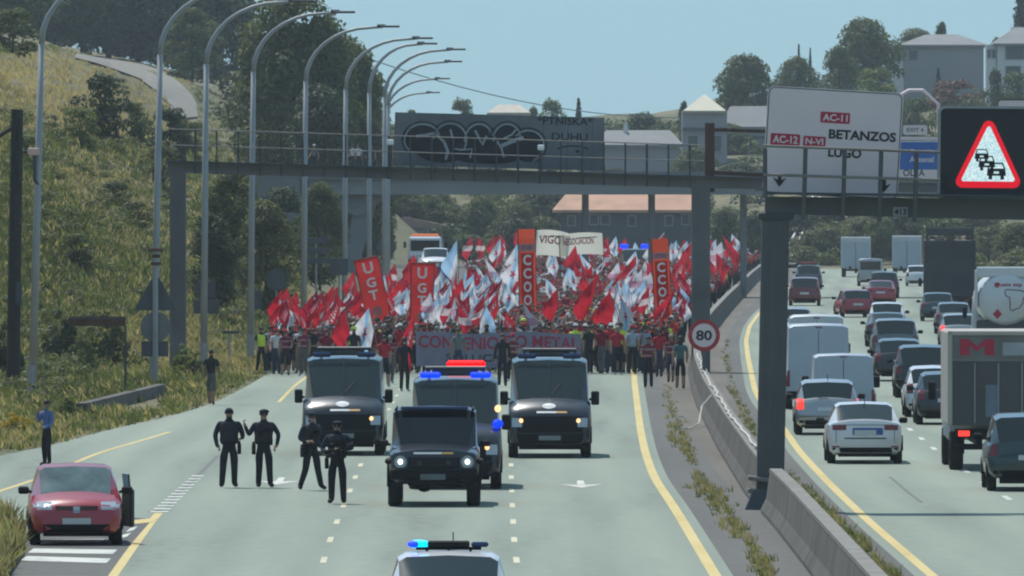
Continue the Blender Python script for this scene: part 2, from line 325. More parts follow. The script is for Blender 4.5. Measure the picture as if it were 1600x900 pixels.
M_wood = mat('dark_tarred_wood', (0.025, 0.022, 0.02), 0.9, var=0.3, scale=4, bump=0.3)
def ribbon_wall(name, f, y0, y1, prof, m, step=4.0, mi=None):
    ys = np.arange(y0, y1+step*0.5, step); X = f(ys); n = len(prof); vs = []
    for k in range(len(ys)): vs += [(X[k]+a, ys[k], b) for a, b in prof]
    fs = [(k*n+j, k*n+j+1, (k+1)*n+j+1, (k+1)*n+j) for k in range(len(ys)-1) for j in range(n-1)] + [tuple(range(n)), tuple((len(ys)-1)*n+j for j in range(n))[::-1]]
    mis = [mi[j] if mi else 0 for k in range(len(ys)-1) for j in range(n-1)] + [0, 0]
    return MB().add(vs, fs, mis).build(name, m)
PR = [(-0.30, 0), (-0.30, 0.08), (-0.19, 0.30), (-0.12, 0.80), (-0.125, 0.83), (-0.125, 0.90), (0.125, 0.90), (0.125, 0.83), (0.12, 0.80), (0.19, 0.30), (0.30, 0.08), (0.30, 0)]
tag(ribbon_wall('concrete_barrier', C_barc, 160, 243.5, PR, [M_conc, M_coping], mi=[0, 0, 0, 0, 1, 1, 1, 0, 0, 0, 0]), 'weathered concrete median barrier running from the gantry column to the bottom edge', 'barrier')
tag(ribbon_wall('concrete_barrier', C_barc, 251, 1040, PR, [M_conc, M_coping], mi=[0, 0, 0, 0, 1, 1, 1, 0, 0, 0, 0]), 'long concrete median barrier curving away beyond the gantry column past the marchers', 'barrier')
cb = MB(); ys = np.arange(262, 420, 3.0); rr = RNG.normal(0, 0.028, (len(ys), 2))
cb.tube([(float(C_barc(y))-0.02+rr[i, 0], y, 0.93+abs(rr[i, 1])*0.7) for i, y in enumerate(ys)], 0.03, 6)
y = dist(663); cb.tube([(float(C_barc(y)), y, 0.95), (float(C_barc(y))-0.42, y-2, 0.55), (float(C_barc(y))-0.55, y-5, 0.12), (float(C_barc(y))-0.9, y-8, 0.03), (float(C_barc(y))-1.3, y-8, 0.03)], 0.022, 5)
tag(cb.build('cable', mat('pale_cable', (0.5, 0.47, 0.44), 0.8, var=0.15)), 'loose pale cable lying along the top of the median barrier', 'cable')
y0, y1 = gp(128, 653)[1], gp(252, 621)[1]
lw = ribbon_wall('low_wall', lambda Y: np.interp(Y, [y0, y1], [gp(128, 653)[0], gp(252, 621)[0]]), y0, y1, [(-0.18, -0.1), (-0.18, 0.42), (0.12, 0.42), (0.14, -0.1)], M_conc)
tag(lw, 'low concrete kerb wall at the foot of the left verge', 'wall')
# ---- near gantry with the direction sign and the message panel
YG = 247.0; SG = F/YG
def lp(px, py, Y=YG): v = at(px, py, Y); return (v.x, v.z)
g = thing('sign_gantry', 'near grey steel gantry with walkway railing standing in the median', 'gantry', (at(1203, 790, YG).x, YG, 0))
gx = g.location.x
def rel(px, py, Y=YG): v = at(px, py, Y); return (v.x-gx, v.z)
mb = MB(); b = rel(1203, 745); t = rel(1212, 336)
for (dx, wd, dy) in ((0, 0.56, 0.5), (-0.14, 0.05, 0.54), (0.06, 0.05, 0.54), (0.2, 0.05, 0.54)):
    mb.add([Vector(v) for v in [(b[0]+dx-wd/2, -dy/2, 0.35), (b[0]+dx+wd/2, -dy/2, 0.35), (b[0]+dx+wd/2, dy/2, 0.35), (b[0]+dx-wd/2, dy/2, 0.35), (t[0]+dx-wd/2, -dy/2, t[1]), (t[0]+dx+wd/2, -dy/2, t[1]), (t[0]+dx+wd/2, dy/2, t[1]), (t[0]+dx-wd/2, dy/2, t[1])]],
           [(0, 3, 2, 1), (4, 5, 6, 7), (0, 1, 5, 4), (1, 2, 6, 5), (2, 3, 7, 6), (3, 0, 4, 7)])
part(mb, 'column', M_gsteel, g)
part(MB().box((t[0], 0, t[1]-0.03), (0.72, 0.66, 0.12)), 'column_cap', M_dsteel, g)
for py_ in (749, 769): part(MB().box((b[0]-0.13, -0.04, rel(0, py_)[1]), (0.66, 0.72, 0.09), rot=(0, 0.12, 0), bev=0.02), 'clamp_ring', M_coping, g)
ft = MB(); f0 = rel(1186, 765); f1 = rel(1183, 797)
ft.add([(f0[0]-0.12, -0.4, f0[1]), (f0[0]+0.42, -0.4, f0[1]), (f0[0]+0.42, 0.3, f0[1]), (f0[0]-0.12, 0.3, f0[1]), (f1[0]-0.25, -0.5, 0.0), (f1[0]+0.30, -0.5, 0.0), (f1[0]+0.42, 0.3, 0.0), (f1[0]-0.25, 0.3, 0.0)], [(0, 1, 2, 3), (4, 7, 6, 5), (0, 4, 5, 1), (1, 5, 6, 2), (2, 6, 7, 3), (3, 7, 4, 0)])
part(ft, 'footing', M_dsteel, g)
a = rel(1195, 307); c = rel(2300, 320); a2 = rel(1195, 334); c2 = rel(2300, 361)
part(MB().add([(a[0], -0.3, a[1]), (c[0], -0.3, c[1]), (c2[0], -0.3, c2[1]), (a2[0], -0.3, a2[1]), (a[0], 0.3, a[1]), (c[0], 0.3, c[1]), (c2[0], 0.3, c2[1]), (a2[0], 0.3, a2[1])], [(0, 3, 2, 1), (4, 5, 6, 7), (0, 1, 5, 4), (3, 7, 6, 2), (0, 4, 7, 3), (1, 2, 6, 5)]), 'beam', M_gsteel, g)
part(MB().box(((a[0]+c[0])/2, -0.56, a[1]-0.02), (c[0]-a[0], 0.5, 0.05), rot=(0, 0.012, 0)), 'walkway', M_dsteel, g)
for k, px in enumerate((1194, 1257, 1318, 1375, 1430)):
    p0 = rel(px, 232+k*0.5); p1 = rel(px-3, 342+k*1.2)
    if px == 1194: p1 = rel(px, 310)
    part(MB().tube([(p0[0], -0.86, p0[1]), (p1[0], -0.86, p1[1])], 0.045, 6), 'railing_post', M_gsteel, g)
for (ya, yb) in ((228, 238), (273, 281)):
    p0 = rel(1192, ya); p1 = rel(1460, yb); p2 = rel(1466, yb)
    part(MB().tube([(p0[0], -0.91, p0[1]), (p1[0], -0.91, p1[1]), (p2[0], -0.91, p2[1])], 0.03, 6), 'rail', M_coping, g)
part(MB().box((rel(2280, 0)[0], 0, rel(0, 340)[1]/2), (0.56, 0.5, rel(0, 340)[1])), 'column', M_gsteel, g)
kp = part(MB().box((rel(1406, 331)[0], -0.325, rel(0, 331)[1]), (0.30, 0.02, 0.2)), 'number_plate', mat('plate_grey', (0.26, 0.28, 0.29), 0.6), g)
lettering('413', (rel(1406, 331)[0], rel(0, 331)[1]), 0.24, 0.13, M_signk, g, 'plate_number', y=-0.338)
pp = [at(1408, 148, YG+1.2), at(1420, 141, YG+1.2), at(1442, 141, YG+1.2), at(1466, 163, YG+1.2), at(1470, 300, YG+1.2)]
part(MB().tube([(p.x-gx, p.y-YG, p.z) for p in pp], 0.035, 6), 'lamp_arm', M_signw, g)
# direction sign
def rrect(w, h, r, n=4):
    P = []
    for (cx, cz, a0) in ((w/2-r, h/2-r, 0), (-w/2+r, h/2-r, 90), (-w/2+r, -h/2+r, 180), (w/2-r, -h/2+r, 270)):
        for i in range(n+1): t_ = math.radians(a0+90*i/n); P.append((cx+r*math.cos(t_), cz+r*math.sin(t_)))
    return P
ROLL = math.radians(3.3); cs = at(1301.5, 223.5, YG-0.15)
sg = thing('direction_sign', 'white overhead direction sign with red road numbers and black town names', 'sign', (cs.x, cs.y, cs.z)); sg.rotation_euler = (0, ROLL, 0)
def sl_(px, py):
    dx = (px-1301.5)/SG; dz = -(py-223.5)/SG; return (dx*math.cos(ROLL)-dz*math.sin(ROLL), dx*math.sin(ROLL)+dz*math.cos(ROLL))
W_, H_ = 212/SG, 168/SG
part(MB().prism(rrect(W_, H_, 0.14), 0, 0.06), 'panel', M_signw, sg)
ou = rrect(W_-0.04, H_-0.04, 0.125); inn = rrect(W_-0.075, H_-0.075, 0.11); n = len(ou)
part(MB().add([(x, -0.004, z) for x, z in ou]+[(x, -0.004, z) for x, z in inn], [(i, (i+1) % n, n+(i+1) % n, n+i) for i in range(n)]), 'border', M_signk, sg)
for (tx, px, py, bw, bh) in (('AC-11', 1305, 184, 46, 17), ('AC-12', 1227, 218, 46, 18), ('N-VI', 1272.5, 221, 35, 16)):
    c = sl_(px, py); q = part(MB().prism([(c[0]+x, c[1]+z) for x, z in rrect(bw/SG, bh/SG, 0.02, 2)], -0.008, -0.001), 'red_label', M_signr, sg)
    lettering(tx, c, (bw-7)/SG, (bh-6)/SG, M_signw, sg, y=-0.012, bold=0.03)
for (tx, px, py, tw, th) in (('BETANZOS', 1347.5, 212, 105, 15), ('LUGO', 1320, 239, 52, 15)):
    lettering(tx, sl_(px, py), tw/SG, th/SG, M_signk, sg, y=-0.008, bold=0.035)
for (px, py) in ((1218, 282), (1381, 291)):
    c = sl_(px, py); k = 1/SG; part(MB().add([(c[0]+x*k, -0.008, c[1]+z*k) for x, z in ((-3, 10), (3, 10), (3, 1), (11, 5), (0, -10), (-11, 5), (-3, 1))], [(0, 6, 2, 1), (3, 4, 2), (2, 4, 6), (6, 4, 5)]), 'arrow', M_signk, sg)
# message panel
cv = at(1612, 240, YG-0.2); vm = thing('message_panel', 'black electronic message board showing a red triangle traffic jam warning', 'message board', (cv.x, cv.y, cv.z)); vm.rotation_euler = (0, 0.008, 0)
vl = lambda px, py: ((px-1612)/SG, -(py-240)/SG)
part(MB().prism(rrect(292/SG, 146/SG, 0.12), 0.0, 0.45), 'cabinet', mat('cabinet_black', (0.010, 0.012, 0.016), 0.5, var=0.1), vm)
ou = rrect(293/SG, 147/SG, 0.125); inn = rrect(285/SG, 139/SG, 0.10); n = len(ou)
fr = MB(); fr.add([(x, y_, z) for y_ in (-0.05, 0.0) for x, z in ou]+[(x, y_, z) for y_ in (-0.05, 0.0) for x, z in inn], [(i, 2*n+i, 2*n+(i+1) % n, (i+1) % n) for i in range(n)]+[(i, (i+1) % n, n+(i+1) % n, n+i) for i in range(n)]+[(2*n+i, 3*n+i, 3*n+(i+1) % n, 2*n+(i+1) % n) for i in range(n)])
part(fr, 'frame', M_steel, vm)
c0 = vl(1600, 243); part(MB().box((c0[0], -0.004, c0[1]), (226/SG, 0.006, 112/SG)), 'screen', mat('screen_black', (0.006, 0.007, 0.010), 0.35, var=0), vm)
def rtri(A, B, C, r, n=5):
    P = []; T = [Vector(A), Vector(B), Vector(C)]
    for i in range(3):
        p, a_, b_ = T[i], T[i-1], T[(i+1) % 3]; d1 = (a_-p).normalized(); d2 = (b_-p).normalized(); bi = (d1+d2).normalized(); half = d1.angle(bi); cc = p+bi*(r/math.sin(half)); 
        s0 = p+d1*(r/math.tan(half))-cc; s1 = p+d2*(r/math.tan(half))-cc; a0 = math.atan2(s0.y, s0.x); a1 = math.atan2(s1.y, s1.x); da = (a1-a0+math.pi) % (2*math.pi)-math.pi
        for j in range(n+1): t_ = a0+da*j/n; P.append((cc.x+r*math.cos(t_), cc.y+r*math.sin(t_)))
    return P
E_red = mat('led_red', (0.2, 0, 0), emit=(0.75, 0.004, 0.02), estr=0.95, var=0)
def led_white():
    m = bpy.data.materials.new('led_white'); m.use_nodes = True; n = m.node_tree.nodes; L = m.node_tree.links; b = n['Principled BSDF']
    b.inputs['Base Color'].default_value = (0.05, 0.05, 0.05, 1); tc = n.new('ShaderNodeTexCoord'); nz = n.new('ShaderNodeTexNoise'); nz.inputs['Scale'].default_value = 32; L.new(tc.outputs['Object'], nz.inputs['Vector'])
    r = n.new('ShaderNodeValToRGB'); r.color_ramp.elements[0].position = 0.35; r.color_ramp.elements[0].color = (0.36, 0.68, 0.76, 1); r.color_ramp.elements[1].position = 0.62; r.color_ramp.elements[1].color = (0.80, 0.94, 0.95, 1)
    L.new(nz.outputs['Fac'], r.inputs['Fac']); L.new(r.outputs[0], b.inputs['Emission Color']); b.inputs['Emission Strength'].default_value = 1.0; return m
T = rtri(vl(1545, 176), vl(1600, 294), vl(1488, 294), 0.13)
part(MB().add([(x, -0.012, z) for x, z in T], [tuple(range(len(T)))]), 'warning_triangle', E_red, vm)
T = rtri(vl(1545, 194), vl(1587.5, 284), vl(1501, 284), 0.04)
part(MB().add([(x, -0.017, z) for x, z in T], [tuple(range(len(T)))]), 'triangle_field', led_white(), vm)
for (px, py, s_) in ((1534, 242, 0.85), (1542, 254, 1.0), (1557, 266, 1.15)):
    q = vl(px, py); k = s_/SG; pm = MB()
    pm.add([(q[0]+x*k, -0.022, q[1]+z*k) for x, z in ((-12, 2), (12, 2), (13, -8), (-13, -8))], [(3, 2, 1, 0)])
    pm.add([(q[0]+x*k, -0.022, q[1]+z*k) for x, z in ((-12, 2), (-9, 10), (9, 10), (12, 2), (10, 2), (7.5, 8), (-7.5, 8), (-10, 2))], [(0, 7, 6, 1), (1, 6, 5, 2), (2, 5, 4, 3)])
    for sx in (-1, 1): pm.add([(q[0]+x*k, -0.022, q[1]+z*k) for x, z in ((sx*8-2.5, -8), (sx*8+2.5, -8), (sx*8+2.5, -13), (sx*8-2.5, -13))], [(3, 2, 1, 0)])
    part(pm, 'car_symbol', M_signk, vm)
    part(MB().add([(q[0]+x*k, -0.026, q[1]+z*k) for x, z in ((-3.5, -2), (3.5, -2), (3.5, -5), (-3.5, -5))], [(3, 2, 1, 0)]), 'car_symbol', MATS.setdefault('ledw2', mat('led_pale', (0.05, 0.05, 0.05), emit=(0.6, 0.85, 0.88), estr=0.9, var=0)), vm)
# 80 sign in the median
ys_ = 378.0; s_ = F/ys_; b = at(1100, 626, ys_)
sp = thing('speed_limit_sign', 'round red rimmed 80 speed limit sign beside the median barrier', 'sign', (b.x, ys_, 0)); zc = at(0, 524, ys_).z
def disc(mb, c, r, y, n=24, y1=None):
    P = [(c[0]+r*math.cos(2*math.pi*i/n), c[1]+r*math.sin(2*math.pi*i/n)) for i in range(n)]
    return mb.prism(P, y, y1) if y1 is not None else mb.add([(x, y, z) for x, z in P], [tuple(range(n))])
part(disc(MB(), (0, zc), 0.5, -0.03, y1=0.0), 'plate', mat('sign_rim_red', (0.38, 0.02, 0.03), 0.6, var=0.05), sp)
part(disc(MB(), (0, zc), 0.37, -0.036), 'sign_face', M_signw, sp)
lettering('80', (0.0, zc), 0.50, 0.32, M_signk, sp, y=-0.042, bold=0.03)
part(MB().tube([(0, 0.03, 0), (0, 0.03, zc+0.3)], 0.06, 8), 'post', M_gsteel, sp); part(MB().tube([(0.06, 0.3, 0), (0.02, 0.05, 1.25)], 0.035, 6), 'brace', M_gsteel, sp)
# ---- far gantry with graffiti on the back of its panel
Y2 = 440.0; S2 = F/Y2
g2 = thing('sign_gantry', 'far grey gantry spanning the left carriageway above the marchers', 'gantry', (at(1095, 500, Y2).x, Y2, 0)); ox = g2.location.x
def r2(px, py, dy=0): v = at(px, py, Y2+dy); return (v.x-ox, dy, v.z)
def bar(p, q, w_, h_, mname, name, par, m):
    p, q = Vector(p), Vector(q); d = (q-p); L_ = d.length; ang = math.atan2(d.z, d.x); return part(MB().box((p+q)/2, (L_, w_, h_), rot=(0, -ang, 0)), name, m, par)
lb = height(at(278, 0, Y2).x, Y2)
for (px, w_, top) in ((278, 25, 266), (1095, 29, 287)):
    x0 = (at(px, 0, Y2).x-ox); z1 = at(0, top, Y2).z; wd = w_/S2
    mb = MB().box((x0, 0, z1/2), (wd, 0.6, z1)); [mb.box((x0-wd/2+wd*k/4, -0.31, z1/2), (0.03, 0.02, z1)) for k in (1, 2, 3)]
    part(mb, 'column', M_gsteel2, g2)
bar(r2(262, 260), r2(1200, 287), 0.7, 19/S2, '', 'beam', g2, M_gsteel2)
bar(r2(262, 252, -0.5), r2(1200, 279, -0.5), 0.5, 0.05, '', 'walkway', g2, M_dsteel)
k = 0
for px in np.arange(305, 1090, 33.6):
    t_ = (px-265)/825; part(MB().tube([r2(px, 203+t_*24, -0.78), r2(px, 270+t_*24, -0.78)], 0.035 if k % 3 else 0.045, 5), 'railing_post', M_dsteel, g2); k += 1
for (ya, yb) in ((201.5, 227), (226.5, 252)):
    part(MB().tube([r2(265, ya, -0.82), r2(1100, yb, -0.82)], 0.025, 5), 'rail', M_coping, g2)
for px, py in ((610, 222), (845, 230.5)):
    q = r2(px, py, -0.95); st = part(MB().tube([(q[0], q[1], q[2]-0.9), (q[0], q[1], q[2])], 0.05, 6), 'lamp_stem', M_dsteel, g2); part(MB().box(q, (0.24, 0.26, 0.20), bev=0.03), 'panel_lamp', mat('lamp_white', (0.8, 0.8, 0.8), 0.5, var=0), g2)
part(MB().box((r2(1109, 0)[0], 0.1, (r2(0, 192)[2]+r2(0, 300)[2])/2), (15/S2, 0.35, r2(0, 192)[2]-r2(0, 300)[2])), 'end_post', M_rust, g2)
bar(r2(1117, 203, 0.1), r2(1215, 206, 0.1), 0.15, 5/S2, '', 'frame_bar', g2, M_rust); bar(r2(1117, 270, 0.1), r2(1215, 275, 0.1), 0.15, 6/S2, '', 'frame_bar', g2, M_rust)
# panel
pn = thing('graffiti_panel', 'back of a wide grey sign panel covered in black and white graffiti', 'sign', tuple(at(780, 221, Y2+0.5))); pn.rotation_euler = (0, math.radians(1.5), 0)
PW, PH = 328/S2, 83/S2; q2 = lambda px, py: ((px-780)/S2, -(py-221+(px-780)*-0.026)/S2)
M_pan = mat('panel_grey', (0.135, 0.142, 0.158), 0.7, var=0.3, scale=0.6, detail=6)
part(MB().box((0, 0, 0), (PW, 0.14, PH)), 'panel', M_pan, pn)
for k in range(9): part(MB().box((-PW/2+PW*(k+0.02)/8.5, -0.075, 0), (0.03, 0.01, PH)), 'panel_seam', mat('seam_grey', (0.10, 0.105, 0.115), 0.7), pn)
M_gb = mat('spray_black', (0.010, 0.011, 0.016), 0.8, var=0.3, scale=2); M_gw = mat('spray_silver', (0.30, 0.32, 0.34), 0.8, var=0.25, scale=2)
def ribbon(pts, w_, m, name, y_, par):
    mb = MB(); vs = []; n_ = len(pts)
    for i in range(n_):
        a_ = Vector(pts[max(i-1, 0)]); b_ = Vector(pts[min(i+1, n_-1)]); d = (b_-a_).normalized(); nn = Vector((-d.y, d.x))*w_/2
        vs += [(pts[i][0]+nn.x, y_, pts[i][1]+nn.y), (pts[i][0]-nn.x, y_, pts[i][1]-nn.y)]
    return mb.add(vs, [(2*i, 2*i+1, 2*i+3, 2*i+2) for i in range(n_-1)]).build(name, m, par)
blobs = [(660, 218, 30, 24), (703, 219, 27, 26), (748, 220, 24, 26), (792, 218, 22, 24), (825, 228, 26, 25), (690, 240, 36, 14), (760, 243, 60, 13)]
for i, (px, py, rx, rz_) in enumerate(blobs):
    c = q2(px, py); P = [(c[0]+rx/S2*math.cos(t_)*(1+0.05*math.sin(3*t_+i)), c[1]+rz_/S2*math.sin(t_)) for t_ in np.linspace(0, 2*math.pi, 25)[:-1]]
    MB().add([(x, -0.083-i*0.001, z) for x, z in P], [tuple(range(24))]).build('graffiti_fill', M_gb, pn)
def gl(pl, w_=3.0, m=M_gw, y_=-0.095): ribbon([q2(*p) for p in pl], w_/S2, m, 'graffiti_stroke', y_, pn)
arc = lambda cx, cy_, rx, ry, a0, a1, n_=14: [(cx+rx*math.cos(math.radians(a0+(a1-a0)*i/n_)), cy_-ry*math.sin(math.radians(a0+(a1-a0)*i/n_))) for i in range(n_+1)]
for (cx, cy_, rx, ry, a0, a1) in ((660, 218, 28, 24, 20, 240), (703, 219, 26, 26, -30, 175), (748, 220, 22, 26, 20, 185), (792, 217, 21, 23, 5, 190), (825, 228, 25, 24, -70, 140)):
    gl(arc(cx, cy_, rx, ry, a0, a1), 2.2); gl(arc(cx, cy_, rx+4, ry+4, a0+10, a1-10), 2.0, M_gb, -0.093)
gl([(650, 213), (664, 211), (680, 208), (694, 222), (700, 236), (697, 250)], 4.5); gl([(703, 202), (708, 218), (708, 232), (720, 234), (738, 233), (735, 247)], 3.0); gl([(742, 204), (748, 215), (754, 226), (760, 212)], 4.0)
gl([(765, 205), (775, 218), (784, 232), (788, 246)], 3.2); gl([(784, 228), (800, 221), (818, 215)], 6.0); gl([(786, 217), (800, 210), (806, 202)], 3.0)
for (tx, px, py, tw, th) in (('*PTNISKA*', 882, 189, 86, 12), ('DUHU', 890, 214, 56, 12)):
    lettering(tx, q2(px, py), tw/S2, th/S2, M_gb, pn, 'graffiti_tag', y=-0.086, bold=0.01)
gl(arc(895, 236, 26, 8, 20, 160), 2.0, M_gb); gl([(900, 236), (906, 237)], 4, M_gb)
# ---- overpass behind
YO = 760.0; SO = F/YO
ov = thing('overpass', 'hazy concrete overpass crossing the road behind the graffiti panel', 'bridge', (0, YO, 0))
def ro(px, py, dy=0): v = at(px, py, YO+dy); return (v.x, dy, v.z)
M_plas_far = mat('pale_pier', (0.24, 0.25, 0.26), 0.9, var=0.1)
M_ov = mat('overpass_concrete', (0.23, 0.24, 0.245), 0.9, var=0.15, scale=0.2)
a = ro(470, 268); c = ro(1700, 268); zb = ro(0, 304)[2]
part(MB().box(((a[0]+c[0])/2, 4, (a[2]+zb)/2), (c[0]-a[0], 8, a[2]-zb)), 'deck', M_ov, ov)
part(MB().box(((a[0]+c[0])/2, -0.1, a[2]-0.25), (c[0]-a[0], 0.3, 0.5)), 'edge_beam', M_pconc, ov)
p, q = ro(573, 303), ro(538, 425); part(MB().add([(p[0]-0.7, 1, p[2]), (p[0]+0.7, 1, p[2]), (q[0]+0.35, 1, 0), (q[0]-0.35, 1, 0), (p[0]-0.7, 6, p[2]), (p[0]+0.7, 6, p[2]), (q[0]+0.35, 6, 0), (q[0]-0.35, 6, 0)], [(0, 1, 2, 3), (7, 6, 5, 4), (0, 4, 5, 1), (1, 5, 6, 2), (2, 6, 7, 3), (3, 7, 4, 0)]), 'inclined_leg', M_ov, ov)
for px in (915, 1019, 1163): part(MB().tube([(ro(px, 0)[0], 3, 0), (ro(px, 0)[0], 3, zb)], 0.22, 8), 'pier', M_plas_far, ov)
hp = [ro(*p) for p in ((482, 303), (640, 303), (588, 318), (560, 340))]; part(MB().prism([(p[0], p[2]) for p in hp][::-1], 0.8, 6.2), 'haunch', M_ov, ov)
x0 = ro(470, 0)[0]; part(MB().box((x0-1.2, 4, zb/2+0.6), (3.4, 8, zb+1.2)), 'abutment', M_pconc, ov)
# ---- street lamps
def lamp(px, s, label, lean=0.0, reach=3.35, h=13.4):
    Y = F/s; X = (px-800)/s; z0 = max(0, float(height(X, Y)))
    t_ = thing('street_lamp', label, 'street lamp', (X, Y, z0-0.15), 0, 'curved street lamps along the left verge')
    top = h-z0+0.15; r = 2.25; ps = [(0, 0, 0), (lean*0.5, 0, (top-r)*0.5), (lean, 0, top-r)]
    part(MB().tube([(0, 0, 0), (0, 0, 1.2)], 0.15, 8), 'base', M_steel, t_)
    part(MB().tube(ps, [0.135, 0.115, 0.095], 8), 'pole', M_steel, t_, True)
    ar = [(lean+reach*0.80*(1-math.cos(a)), 0, top-r+r*math.sin(a)*0.985) for a in np.linspace(0, math.pi/2, 9)] + [(lean+reach*0.95, 0, top)]
    part(MB().tube(ar, [0.095-0.005*i for i in range(10)], 8), 'arm', M_steel, t_, True)
    hd = MB(); hd.box((lean+reach+0.12, 0, top+0.02), (0.85, 0.30, 0.09), bev=0.03); hd.box((lean+reach-0.22, 0, top+0.05), (0.35, 0.22, 0.13), bev=0.03); part(hd, 'lamp_head', M_dsteel, t_)
    return t_
LM = [(50, 50.0, 0.30), (240, 46.5, 0.22), (318, 43.4, 0.10), (391, 40.9, 0.12), (474, 37.7, 0.10), (538, 35.1, 0.06), (577, 33.9, 0.0), (601, 32.6, 0.0), (606, 29.9, 0), (602, 26.1, 0), (598, 23.0, 0)]
WH = ['nearest curved street lamp, beside the dark timber pole', 'curved street lamp rising behind the triangular sign', 'curved street lamp in front of the gantry leg, third from the left',
      'curved street lamp whose arm reaches into the sky, fourth from the left', 'curved street lamp against the dark trees, fifth from the left', 'curved street lamp in front of dark tree edge, sixth from the left', 'thin dark curved street lamp just right of the dark trees',
      'curved street lamp at the left end of the graffiti panel', 'hazy curved street lamp behind the graffiti panel end', 'small far street lamp, second last of the row', 'smallest farthest street lamp of the row']
for (a_, lb_) in zip(LM, WH): last = lamp(a_[0], a_[1], lb_, a_[2], 2.6 if a_[0] == 577 else 3.35)
lampA = [o for o in COL.objects if o.get('label') == WH[0]][0]
q = at(53, 237, F/50)-lampA.location
part(MB().box((q.x, -0.2, q.z), (0.36, 0.3, 0.24), bev=0.03), 'junction_box', mat('pinkish_box', (0.62, 0.40, 0.34), 0.7), lampA); part(MB().tube([(q.x+0.02, -0.15, q.z-0.1), (q.x+0.03, -0.15, q.z-0.9), (q.x+0.2, 0, q.z-1.1)], 0.05, 6), 'bracket', M_dsteel, lampA)
# ---- timber poles and overhead cable
def pole(x0, y0, x1, y1, s, r, label):
    Y = F/s; b = at(x0, y0, Y); t_ = at(x1, y1, Y); o = thing('utility_pole', label, 'utility pole', (b.x, Y, float(height(b.x, Y))-0.2))
    z = t_.z-o.location.z; part(MB().tube([(0, 0, 0), ((t_.x-b.x)*0.5, 0, z*0.5), (t_.x-b.x, 0, z)], [r, r*0.93, r*0.86], 9), 'pole', M_wood, o); return o, t_
p1, t1 = pole(20, 620, 27, 171, 47.5, 0.235, 'dark timber utility pole at the left edge with a small box')
part(MB().box((0.20, -0.22, (620-465)/47.5), (0.22, 0.2, 0.75), bev=0.03), 'meter_box', M_dsteel, p1); part(MB().tube([(0.0, 0, (620-205)/47.5), (-0.55, 0.1, (620-222)/47.5), (-1.6, 0.2, (620-232)/47.5)], 0.07, 6), 'stay_arm', M_wood, p1)
h2 = hit(378, 205) or (0, 900, 0)
p2, t2 = pole(379, 205, 377, 12, F/h2[1], 0.2, 'thin dark utility pole up on the wooded slope')
e = at(1063, 184, 1230.0); mid = [t2.lerp(e, k/16)-Vector((0, 0, 2.2*(1-(2*k/16-1)**2))) for k in range(17)]
tag(MB().tube(mid, 0.045, 5).build('overhead_cable', M_dsteel), 'thin overhead cable sloping across the sky down to the right', 'cable')
# ---- backs of road signs on the left verge
def post(o, x, z0, z1, r=0.045, y_=0.05): return part(MB().tube([(x, y_, z0), (x, y_, z1)], r, 7), 'post', M_steel, o)
def signthing(px, py, s, label, nm='road_sign'):
    Y = F/s; b = at(px, py, Y); return thing(nm, label, 'sign', (b.x, Y, float(height(b.x, Y))-0.1)), (lambda x, y: ((x-px)/s, HC-(y-HY)/s-float(height(b.x, Y))+0.1))
o, k_ = signthing(243, 590, 47, 'back of a triangular sign above a round one with a rusty cap')
post(o, 0, 0, k_(243, 388)[1], 0.10, -0.12)
A_, B_, C_ = k_(243, 424), k_(277, 485), k_(209, 485); part(MB().prism([A_, B_, C_], -0.02, 0.0), 'triangle_plate', M_back, o)
part(disc(MB(), k_(243, 511), 24/47, -0.02, y1=0.0), 'round_plate', mat('grey_back', (0.16, 0.17, 0.17), 0.6, 0.3), o)
c = k_(242, 545); part(MB().box((c[0], -0.01, c[1]), (42/47, 0.02, 24/47)), 'panel', M_back, o)
for py_, w_ in ((390, 22), (400, 12), (412, 16)): c = k_(244, py_); part(MB().box((c[0], -0.12, c[1]), (w_/47, 0.3, 5/47), bev=0.02), 'bracket', M_rust, o)
o, k_ = signthing(196, 622, 49, 'back of a long narrow direction sign on a bent post')
c0, c1 = k_(196, 505), k_(152, 502); part(MB().tube([(0, 0, 0), (0, 0, c0[1]-0.1), (-0.08, 0, c0[1]), (-0.3, 0, c0[1]+0.03)], 0.04, 7), 'post', M_dsteel, o); part(MB().box((c1[0], -0.03, c1[1]), (88/49, 0.05, 15/49)), 'panel', M_rust, o); part(MB().box((c1[0], -0.06, c1[1]+0.1), (86/49, 0.03, 0.05)), 'panel_rib', M_back, o)
for (px, py0, s, rects, lab) in ((322, 545, 42, [(322, 479, 40, 22), (322, 452, 30, 26)], 'back of a dark rectangular sign beside the third street lamp'), (396, 520, 40, [(397, 468, 22, 30)], 'back of a small dark sign right of the gantry leg'),
                            (494, 500, 36, [(494, 376, 42, 9), (494, 392, 42, 9), (494, 407, 42, 9), (530, 417, 28, 26)], 'backs of three stacked dark direction boards above the flags'), (358, 560, 41, [(360, 519, 26, 5)], 'small low dark sign bar in the tall grass of the verge')):
    o, k_ = signthing(px, py0, s, lab)
    tp = k_(rects[0][0], min(r_[1]-r_[3]/2 for r_ in rects)); post(o, 0, 0, tp[1])
    for r_ in rects: c = k_(r_[0], r_[1]); part(MB().box((c[0], -0.02, c[1]), (r_[2]/s, 0.03, r_[3]/s), bev=0.005), 'panel', M_back, o)
    if len(rects) > 2: part(MB().tube([(k_(530, 0)[0], 0.05, 0), (k_(530, 0)[0], 0.05, k_(0, 410)[1])], 0.045, 7), 'post', M_steel, o); part(disc(MB(), k_(432, 437), 17/s, -0.02, y1=0.0), 'round_plate', M_back, o); part(MB().tube([(k_(432, 0)[0], 0.05, 0), (k_(432, 0)[0], 0.05, k_(0, 437)[1])], 0.045, 7), 'post', M_steel, o)
o, k_ = signthing(603, 470, 27, 'back of a round sign on a post above the crowd')
